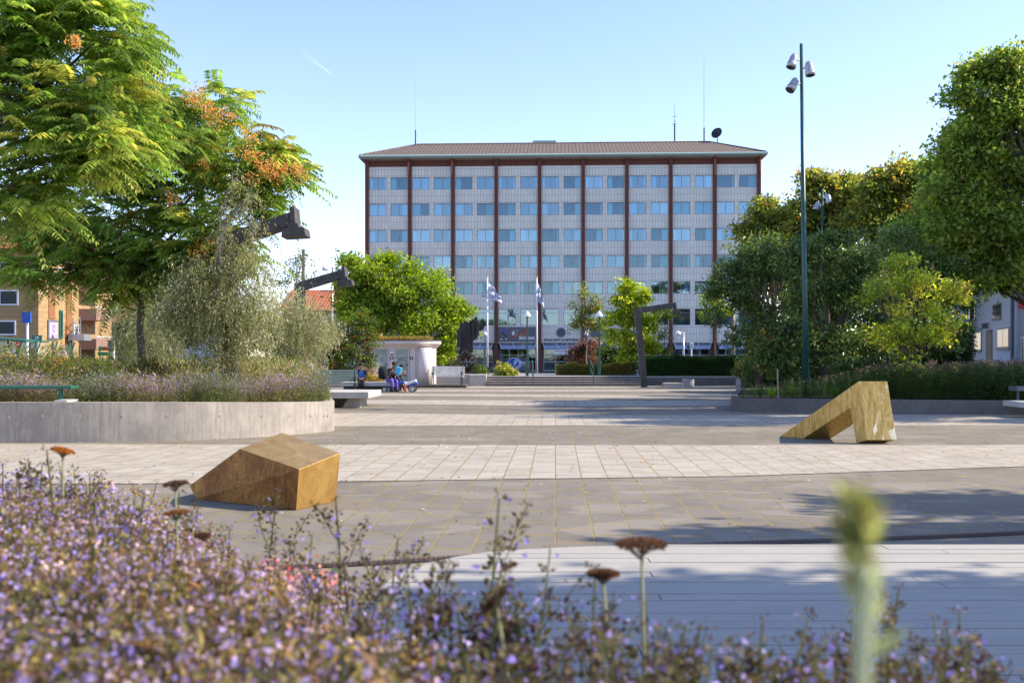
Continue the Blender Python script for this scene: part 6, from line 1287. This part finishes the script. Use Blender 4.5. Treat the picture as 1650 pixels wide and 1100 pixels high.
# ================================================================ PERENNIALS
# one catmint spike: stem, paired leaves, whorls of small dark calyces with lilac lips
PET = [(.42, .33, .62, 4), (.56, .45, .70, 3), (.34, .26, .62, 2), (.66, .52, .64, 2)]
CAL = [(.14, .08, .08, 3), (.14, .10, .05, 3), (.26, .18, .10, 2), (.26, .24, .09, 3), (.42, .34, .17, 1.2)]
GLF = [(.14, .18, .07, 3), (.20, .24, .09, 2), (.09, .13, .05, 2)]
def spike(rng, h=.5, br=5, flower=1.0, fs=.011, dark=1.0, nw=7, thick=.0022, pet=PET):
    V = []; Fc = []; C = []; K = [0]
    def addq(v, f, c): V.append(v); Fc.append(f+K[0]); K[0] += len(v); C.append(c)
    def stem(p, q, w):
        for s_ in ((1, 0, 0), (0, 1, 0)):
            s_ = np.array(s_)*w; v = np.array([p-s_, p+s_, q+s_*.6, q-s_*.6]); addq(v, np.array([[0, 1, 2, 3]]), np.array([[.10, .11, .05]])*rng.uniform(.8, 1.3))
    def run(p0, dr, L, whorls, wst):
        p = p0; n = 5; pts = [p0]
        for k in range(n): dr = unit(dr+rng.normal(0, .07, 3)+[0, 0, .06]); q = p+dr*L/n; stem(p, q, wst); p = q; pts.append(p)
        pts = np.array(pts)
        for k in range(whorls):
            t = 1-(k/whorls)*(.62); idx = t*n; i = min(int(idx), n-1); c = pts[i]+(pts[i+1]-pts[i])*(idx-i)
            sz = fs*(.55+.65*min(1, (k+.6)/3)); m = int(rng.integers(5, 10)); rr = sz*1.35
            o = unit(rng.normal(0, 1, (m, 3))*[1, 1, .45]); pos = c+o*rr*rng.uniform(.3, 1, (m, 1)); v, f = rhombs(pos, unit(o+[0, 0, .5]), unit(rng.normal(0, 1, (m, 3))), rng.uniform(.9, 1.5, m)*sz, rng.uniform(.6, .9, m)*sz); addq(v, f, pick(rng, CAL, m)*dark)
            m = rng.binomial(5, .5*flower)
            if m: o = unit(rng.normal(0, 1, (m, 3))*[1, 1, .3]); pos = c+o*rr*1.3; v, f = rhombs(pos, unit(o+rng.normal(0, .4, (m, 3))), unit(rng.normal(0, 1, (m, 3))), rng.uniform(.9, 1.4, m)*sz*1.1, rng.uniform(.8, 1.1, m)*sz*1.1); addq(v, f, pick(rng, pet, m))
        return pts
    pts = run(np.zeros(3), np.array([rng.normal(0, .09), rng.normal(0, .09), 1]), h, nw, thick)
    for b in range(br):
        t = rng.uniform(.35, .85); i = t*5; k = min(int(i), 4); p = pts[k]+(pts[k+1]-pts[k])*(i-k); a = rng.uniform(0, 6.28); run(p, np.array([math.cos(a)*.75, math.sin(a)*.75, .9]), h*(1-t)*rng.uniform(.45, .9)+.03, int(nw*.6), thick*.7)
    m = 12; t = rng.uniform(.05, .75, m); i = (t*5).astype(int).clip(0, 4); p = pts[i]+(pts[i+1]-pts[i])*((t*5-i)[:, None]); o = unit(rng.normal(0, 1, (m, 3))*[1, 1, .2]); v, f = rhombs(p, unit(o+[0, 0, .15]), unit(rng.normal(0, .4, (m, 3))+[0, 0, 1]), rng.uniform(.016, .032, m), rng.uniform(.008, .014, m)); addq(v, f, pick(rng, GLF, m))
    return np.concatenate(V), np.concatenate(Fc), np.concatenate(C)
def scatter(name, variants, P0, sc, rz, parent, org, rng, tint=None, mats=('petal',), lean=None):
    V = []; Fs = []; C = []; off = 0; vi = rng.integers(0, len(variants), len(P0))
    for k in range(len(P0)):
        v, f, c = variants[vi[k]]; a = rz[k]; R_ = np.array([[math.cos(a), -math.sin(a), 0], [math.sin(a), math.cos(a), 0], [0, 0, 1]])
        w = (v*sc[k]) @ R_.T
        if lean is not None: w = w + np.array([lean[k, 0], lean[k, 1], 0])*w[:, 2:3]
        V.append(w+P0[k]); Fs.append(f+off); off += len(v); C.append(c if tint is None else c*tint[k])
    return npmesh(name, np.concatenate(V), np.concatenate(Fs), np.clip(np.concatenate(C), .004, .9), mats, parent, org)
rng = np.random.default_rng(77)
varA = [spike(rng, .5, int(rng.integers(2, 6)), [1.2, .7, .3][k % 3], .0096, 1.15, 9) for k in range(18)]
VIO = [(.27, .21, .48, 3), (.36, .29, .56, 2), (.48, .40, .64, 1)]
varB = [spike(rng, .5, int(rng.integers(2, 5)), .26, .0086, .5, 10, pet=VIO) for _ in range(12)]
# dense mass at the left
def tipz(px, d):            # the height of the flower mass follows the photo's outline
    yy = np.interp(px, [-200, 60, 170, 260, 330, 420, 520, 600, 680, 800, 1700], [735, 740, 765, 800, 845, 880, 905, 945, 1000, 1040, 1060]); return yy
P0 = []; sc = []; ln = []
while len(P0) < 1900:
    px = rng.uniform(-150, 720); d = .95+2.75*rng.random()**.85; lim = np.interp(px, [-150, 300, 450, 560, 640, 720], [3.7, 3.4, 2.9, 2.2, 1.6, .9])
    if d > lim: continue
    py = tipz(px, d) + rng.exponential(45) + (10 if rng.random() > .13 else -rng.uniform(8, 50)) + 60*max(0, 1.4-d)
    top_ = min(H-(py-HZ)*d/F, 1.36)
    h_ = top_-.70
    if h_ < .12: continue
    P0.append(((px-CX)*d/F, d, .70)); sc.append(h_/.56); ln.append((rng.normal(0, .04), rng.normal(0, .04)))
P0 = np.array(P0); n = len(P0); tint = np.where(rng.random((n, 1)) < .35, np.array([[1.25, 1.15, .8]]), np.array([[1., 1., 1.]]))*rng.uniform(.75, 1.35, (n, 1))
patch = .75+.45*(np.sin(P0[:, 0]*5.1+1)*np.sin(P0[:, 1]*4.3+2)*.5+.5); tint = tint*patch[:, None]
near = [((rng.uniform(-60, 640)-CX)*d_/F, d_, rng.uniform(925, 1090)) for d_ in rng.uniform(.42, .72, 55)]
P0 = np.concatenate([P0, np.array([(a, b, .70) for a, b, c in near])]); sc = list(sc)+[(Z(c, b)-.70)/.56 for a, b, c in near]; ln = list(ln)+[(0, 0)]*len(near); tint = np.concatenate([tint, np.full((len(near), 3), .8)]); n = len(P0)
o = scatter('catmint_mass', varA, P0, np.minimum(np.array(sc), 1.6), rng.uniform(0, 6.28, n), None, (0, 0, 0), rng, tint, lean=np.array(ln)); tag(o, kind='stuff', label='dense mass of lilac catmint flowers filling the lower left foreground', cat='flowers')
# undergrowth of leaves below the flowers
n = 15000; px = rng.uniform(-250, 780, n); d = rng.uniform(.8, 3.7, n); ok = d < np.interp(px, [-150, 300, 450, 560, 640, 720], [3.7, 3.5, 2.9, 2.2, 1.6, .7]); px, d = px[ok], d[ok]; n = len(px)
zt_ = H-(np.interp(px, [-200, 60, 260, 420, 520, 600, 680, 800], [830, 860, 900, 950, 985, 1040, 1090, 1150])-HZ)*d/F; c = np.stack([(px-CX)*d/F, d, .72+np.clip(np.minimum(zt_, 1.30)-.72, .05, 1)*rng.uniform(.15, 1, n)], 1)
Vv, Ff = rhombs(c, unit(rng.normal(0, 1, (n, 3))+[0, 0, .3]), unit(rng.normal(0, .6, (n, 3))+[0, 0, 1]), rng.uniform(.015, .04, n), rng.uniform(.007, .016, n)); o = npmesh('undergrowth', Vv, Ff, pick(rng, [(.20, .18, .06, 3), (.28, .23, .09, 2), (.10, .10, .04, 3), (.32, .20, .10, 1.5)], n, .3), ['leaf']); tag(o, kind='stuff', label='leafy undergrowth beneath the catmint flowers', cat='plants')
# sparser dark spikes at the centre and right: explicit tips seen in the photo plus fillers
tips = [(737, 800, 1.75), (690, 880, 1.7), (805, 872, 1.65), (745, 905, 1.6), (780, 930, 1.5), (838, 950, 1.5), (921, 915, 1.8), (905, 975, 1.5), (660, 905, 1.7), (622, 905, 1.9), (560, 800, 2.3), (578, 850, 2.1), (520, 860, 2.2), (1072, 960, 1.35), (1180, 968, 1.4), (1155, 985, 1.4), (1213, 970, 1.4), (1312, 962, 1.5), (1290, 1010, 1.4), (1412, 958, 1.6), (1440, 1010, 1.4), (1505, 1000, 1.4), (1545, 990, 1.45), (1600, 995, 1.5), (1640, 985, 1.4), (1015, 1010, 1.4), (940, 1020, 1.3), (1120, 1040, 1.3), (1232, 1030, 1.3), (1360, 1040, 1.3), (1565, 1040, 1.2), (1470, 1060, 1.2), (1625, 1050, 1.2), (860, 1030, 1.3), (180, 760, 2.8), (60, 700, 2.6), (150, 740, 2.9), (250, 790, 2.6), (430, 690+90, 2.9)]
P0 = []; sc = []; ln = []
for px, py, d in tips: P0.append(((px-CX)*d/F, d, .70)); sc.append(max(.2, (Z(py, d)-.70)/.5)); ln.append((rng.normal(0, .03), rng.normal(0, .03)))
for k in range(90):
    px = rng.uniform(600, 1720); d = rng.uniform(1.0, 1.75); py = rng.uniform(1010, 1150)-(70 if px < 800 else 0); P0.append(((px-CX)*d/F, d, .70)); sc.append(max(.2, (Z(py, d)-.70)/.5)); ln.append((rng.normal(0, .08), rng.normal(0, .05)))
P0 = np.array(P0); n = len(P0); o = scatter('catmint_spikes', varB, P0, np.array(sc), rng.uniform(0, 6.28, n), None, (0, 0, 0), rng, None, lean=np.array(ln)); tag(o, kind='stuff', label='loose dark catmint spikes with few violet flowers across the lower right foreground', cat='flowers')
# coral-pink flowers in the mass
c = []
for px, py, d in [(310, 880, 2.9), (440, 915, 2.6), (470, 930, 2.6), (500, 935, 2.5), (535, 945, 2.4), (455, 945, 2.5), (520, 950, 2.4), (300, 870, 2.9)]:
    x, y, z = P(px, py, d); k = 26; c.append(np.array([x, y, z])+rng.normal(0, .02, (k, 3)))
c = np.concatenate(c); n = len(c); Vv, Ff = rhombs(c, unit(rng.normal(0, 1, (n, 3))+[0, 0, .6]), unit(rng.normal(0, 1, (n, 3))), rng.uniform(.010, .018, n), rng.uniform(.009, .014, n)); pk = empty('coral_flowers', tuple(P(480, 1010, 2.6)), 0, 'clump of coral-pink flowers among the catmint', 'flowers'); npmesh('blossoms', Vv, Ff, pick(rng, [(.72, .22, .18), (.75, .36, .26), (.60, .28, .34)], n), ['petal'], pk, tuple(pk.location))
m = MB(); [m.tube([(q[0], q[1], .75), tuple(q)], .0015, 4) for q in c[::9]]; part('stem', m, 'bark', pk)
# yarrow heads
def yarrow(px, py, d, wpx, label, tilt=0, pal=None, basepx=None):
    x, y, z = P(px, py, d); R0 = wpx/2*d/F; bx_ = X(basepx if basepx else px, d); root = empty('yarrow', (bx_, d, .70), 0, label, 'flower', 'dried yarrow heads'); rg = random.Random(px); m = MB()
    zc = z-R0*.62; tp = Vector((x, y, zc)); b = Vector((bx_, d, .70)); m.tube([b, b.lerp(tp, .5)+Vector((.004, 0, 0)), tp], [.0035, .003, .0026], 7)
    dirs = []
    for k in range(26): a = rg.uniform(0, 6.28); rr = R0*math.sqrt(rg.random())*.95; q = Vector((x+rr*math.cos(a), y+rr*math.sin(a), z-.14*R0-(rr/R0)**2*R0*.16+tilt*(rr*math.cos(a)))); m.tube([tp-Vector((0, 0, .01*rg.random())), q], [.0011, .0008], 4); dirs.append(q)
    part('stem', m, plain('yarrow_stem', (.20, .20, .10), .8), root, smooth=True)
    rng_ = np.random.default_rng(px); n = 1500; a = rng_.uniform(0, 6.28, n); rr = R0*np.sqrt(rng_.random(n))*(1+.06*np.sin(a*7)); c = np.stack([x+rr*np.cos(a), y+rr*np.sin(a), z-(rr/R0)**2*R0*.20-rng_.uniform(0, .20, n)*R0*(1-.4*rr/R0)+tilt*rr*np.cos(a)], 1)
    Vv, Ff = rhombs(c, unit(rng_.normal(0, 1, (n, 3))+[0, 0, 1.2]), unit(rng_.normal(0, 1, (n, 3))), rng_.uniform(.003, .006, n), rng_.uniform(.003, .005, n)); npmesh('flower_head', Vv, Ff, pick(rng_, pal or [(.10, .055, .03, 3), (.16, .085, .04, 2), (.06, .035, .02, 2)], n), ['leaf'], root, tuple(root.location))
yarrow(1034, 868, 1.55, 80, 'larger flat dark brown yarrow head standing tall in front of the deck', 0, None, 1038)
yarrow(972, 919, 1.6, 50, 'smaller flat brown yarrow head left of the tall one', 0, None, 1003)
yarrow(101, 722, 2.6, 34, 'orange-brown yarrow head above the lilac mass at the left', -.25, [(.42, .20, .05), (.30, .13, .04)])
yarrow(283, 775, 2.5, 38, 'dark yarrow head touching the left tip of the brass block', .1)
yarrow(285, 822, 2.3, 36, 'brown yarrow head in front of the shadow of the brass block', .1, [(.28, .14, .05), (.16, .09, .04)]); yarrow(328, 860, 2.2, 26, 'small brown yarrow head among the catmint below the brass block', 0)
yarrow(800, 960, 1.35, 46, 'drooping dark seed head leaning in the catmint at the centre', .9, None, 900)
# blurred thick green stem very near the lens
root = empty('green_stem', (X(1385, .38), .38, .70), 0, 'blurred pale green stem with a bud right in front of the lens at the right', 'plant'); m = MB()
pts = [(X(px, .38), .38, Z(py, .38)) for px, py in ((1385, 1500), (1388, 1100), (1392, 1000), (1390, 920), (1382, 870))]; m.tube([(pts[0][0], .38, .70)]+pts, [.0022, .0024, .0031, .0037, .0032, .0024], 10); part('stalk', m, plain('pale_stalk', (.40, .43, .24), .6), root, smooth=True)
rng = np.random.default_rng(4); n = 260; c = np.array(P(1380, 860, .38))+rng.normal(0, 1, (n, 3))*[.0030, .003, .0072]; Vv, Ff = rhombs(c, unit(rng.normal(0, .6, (n, 3))+[0, 0, 1]), unit(rng.normal(0, 1, (n, 3))), rng.uniform(.004, .009, n), np.full(n, .0035)); npmesh('bud', Vv, Ff, pick(rng, [(.14, .17, .05), (.27, .31, .10), (.38, .40, .16), (.22, .16, .07)], n), ['leaf'], root, tuple(root.location))
a = []; 
for px0, py0, px1, py1, w in ((1390, 990, 1345, 900, .004), (1392, 960, 1425, 915, .004), (1388, 1060, 1470, 1010, .004), (1385, 900, 1352, 850, .003), (1395, 1010, 1425, 950, .004)):
    p, q = np.array(P(px0, py0, .38)), np.array(P(px1, py1, .375)); a.append((p, q, w))
p = np.array([k[0] for k in a]); q = np.array([k[1] for k in a]); Vv, Ff = rhombs(p, unit(q-p), np.tile([[0, -1, .3]], (len(a), 1)).astype(float), np.linalg.norm(q-p, axis=1), np.array([k[2]*1.4 for k in a])); npmesh('leaves', Vv, Ff, np.tile([[.32, .36, .18]], (len(a), 1)), ['leaf'], root, tuple(root.location))

# planter at the left: band of catmint at its edge
rng = np.random.default_rng(88); varC = []
for _ in range(10):
    n = 46; z = rng.uniform(.03, .5, n); r = .13*(1-z*.8); a = rng.uniform(0, 6.28, n); c = np.stack([r*np.cos(a)*rng.random(n), r*np.sin(a)*rng.random(n), z], 1); v, f = rhombs(c, unit(rng.normal(0, .5, (n, 3))+[0, 0, 1]), unit(rng.normal(0, 1, (n, 3))), rng.uniform(.02, .06, n), rng.uniform(.012, .024, n)); col = pick(rng, [(.17, .18, .06, 3), (.24, .20, .10, 2), (.11, .14, .04, 2)], n); hi_ = z > .26; k = int(hi_.sum()); col[hi_] = np.where(rng.random((k, 1)) < .30, pick(rng, [(.32, .25, .36, 2), (.27, .19, .22, 2), (.40, .33, .42, 1)], k), col[hi_]); varC.append((v, f, col))
n = 2600; px = rng.uniform(-80, 530, n); yf = np.interp(px, [-80, 0, 240, 350, 430, 500, 534], [18.75, 18.8, 19.15, 19.7, 20.4, 21.1, 21.6]); d = yf+.35+rng.gamma(1.6, .75, n); d = np.minimum(d, 28); zt_ = np.interp(d, [18, 22.5, 28], [.70, .64, .58]); P0 = np.stack([(px-CX)*d/F, d, zt_-.04], 1)
sc = np.clip(.85+.25*rng.normal(0, 1, n)+.1*np.sin(px/23), .5, 1.5); tint = (1+.25*np.sin(px/31)[:, None]*np.array([[1, .5, 1]]))*rng.uniform(.8, 1.25, (n, 1))
o = scatter('planter_catmint', varC, P0, sc, rng.uniform(0, 6.28, n), None, (0, 0, 0), rng, tint); tag(o, kind='stuff', label='band of faded lilac catmint along the edge of the large left planter', cat='flowers')
# mixed perennials deeper in the planter
n = 1300; px = rng.uniform(-100, 560, n); d = rng.uniform(22.5, 34, n); P0 = np.stack([(px-CX)*d/F, d, np.interp(d, [18, 22.5, 28, 36], [.70, .62, .56, .52])], 1); keep = (P0[:, 0] < np.interp(d, [22, 26, 33, 36], [-4.6, -5, -7, -9])); P0 = P0[keep]; n = len(P0)
varD = []
for _ in range(8):
    k = 60; z = rng.uniform(.05, .9, k); c = np.stack([rng.normal(0, .12, k), rng.normal(0, .12, k), z], 1); v, f = rhombs(c, unit(rng.normal(0, .5, (k, 3))+[0, 0, 1]), unit(rng.normal(0, 1, (k, 3))), rng.uniform(.05, .13, k), rng.uniform(.014, .04, k)); varD.append((v, f, pick(rng, [(.16, .20, .05, 3), (.30, .26, .10, 2), (.46, .36, .22, 1.2), (.10, .14, .04, 2), (.42, .20, .10, .4)], k)))
o = scatter('planter_perennials', varD, P0, rng.uniform(.7, 1.15, n), rng.uniform(0, 6.28, n), None, (0, 0, 0), rng, rng.uniform(.8, 1.25, (n, 1)), mats=('leaf',)); tag(o, kind='stuff', label='mixed grasses and perennials deeper in the left planter', cat='plants')
# right planter perennials: dark upright stems, pinkish tips, arching grasses
n = 2600; px = rng.uniform(1195, 1760, n); d = 28.3+rng.gamma(1.5, 1.6, n); lx = (px-CX)*d/F; keep = (d < 37) & (d > np.interp(px, [1182, 1450, 1760], [29.9, 28.9, 27.4])); px, d, lx = px[keep], d[keep], lx[keep]; n = len(px)
varE = []
for _ in range(10):
    k = 70; z = rng.uniform(.02, 1.0, k)**.8; c = np.stack([rng.normal(0, .05, k)*(1.5-z), rng.normal(0, .05, k)*(1.5-z), z], 1); o_ = unit(rng.normal(0, 1, (k, 3))*[1, 1, .4]+[0, 0, .35]); v, f = rhombs(c, o_, unit(rng.normal(0, .5, (k, 3))+[0, 0, 1]), rng.uniform(.05, .12, k), rng.uniform(.014, .03, k)); col = pick(rng, [(.04, .08, .022, 4), (.06, .11, .03, 2), (.12, .16, .05, 1)], k); hi_ = z > .93; kk = int(hi_.sum()); col[hi_] = pick(rng, [(.15, .12, .11, 2), (.10, .08, .05, 2)], kk); varE.append((v, f, col))
hgt = np.interp(px, [1195, 1260, 1330, 1420, 1500, 1600, 1760], [.35, .45, .6, .95, .95, 1.05, 1.0]); P0 = np.stack([lx, d, np.full(n, .34)], 1)
o = scatter('planter_perennials', varE, P0, hgt*rng.uniform(.6, 1.15, n), rng.uniform(0, 6.28, n), None, (0, 0, 0), rng, rng.uniform(.7, 1.5, (n, 1)), mats=('leaf',)); tag(o, kind='stuff', label='tall dark perennials with pinkish tips along the right planter', cat='plants')
for i, (px, d, s_, lab, bright) in enumerate(((1225, 30.3, .55, 'arching grass tuft at the left corner of the right planter', 1), (1243, 30.0, .6, 'yellowish arching grass tuft near the planter corner', 2.2), (1277, 29.9, .85, 'tall arching grass tuft just left of the green mast foot', 1.5), (1345, 29.6, .7, 'leafy tuft right of the green mast foot', 1.3), (1262, 30.6, .6, 'dark grass tuft behind the yellowish one', .8))):
    rng = np.random.default_rng(300+i); nb = 60; K = 6; a = rng.uniform(0, 6.28, nb); sp_ = rng.uniform(.15, .75, nb)*s_; hgt_ = rng.uniform(.5, 1, nb)*s_; t = np.linspace(0, 1, K+1); base = np.array([X(px, d), d, .36]); V = []; Fs = []; off = 0
    for b in range(nb):
        q = np.stack([math.cos(a[b])*sp_[b]*t**1.5, math.sin(a[b])*sp_[b]*t**1.5, hgt_[b]*(t-.35*t**3)], 1)+base; sd_ = np.array([-math.sin(a[b]), math.cos(a[b]), 0]); w = .012*(1-t*.9)[:, None]; l_, r2 = q-sd_*w, q+sd_*w
        v = np.stack([l_, r2], 1).reshape(-1, 3); f = np.array([[2*k, 2*k+1, 2*k+3, 2*k+2] for k in range(K)]); V.append(v); Fs.append(f+off); off += len(v)
    o = npmesh('grass_tuft', np.concatenate(V), np.concatenate(Fs), pick(rng, [(.12*bright, .19*bright, .04)], nb*K), ['leaf'], None, tuple(base)); o.location = base; tag(o, lab, 'plant', 'grass tufts in the right planter')
m = MB(); d = 29.6; m.tube([(X(1254, d), d, .36), (X(1252.5, d), d, Z(594, d))], .022, 6); thing('wooden_stake', m, 'wood', (X(1254, d), d, .36), 'thin brown stake standing in the right planter left of the mast', 'stake')
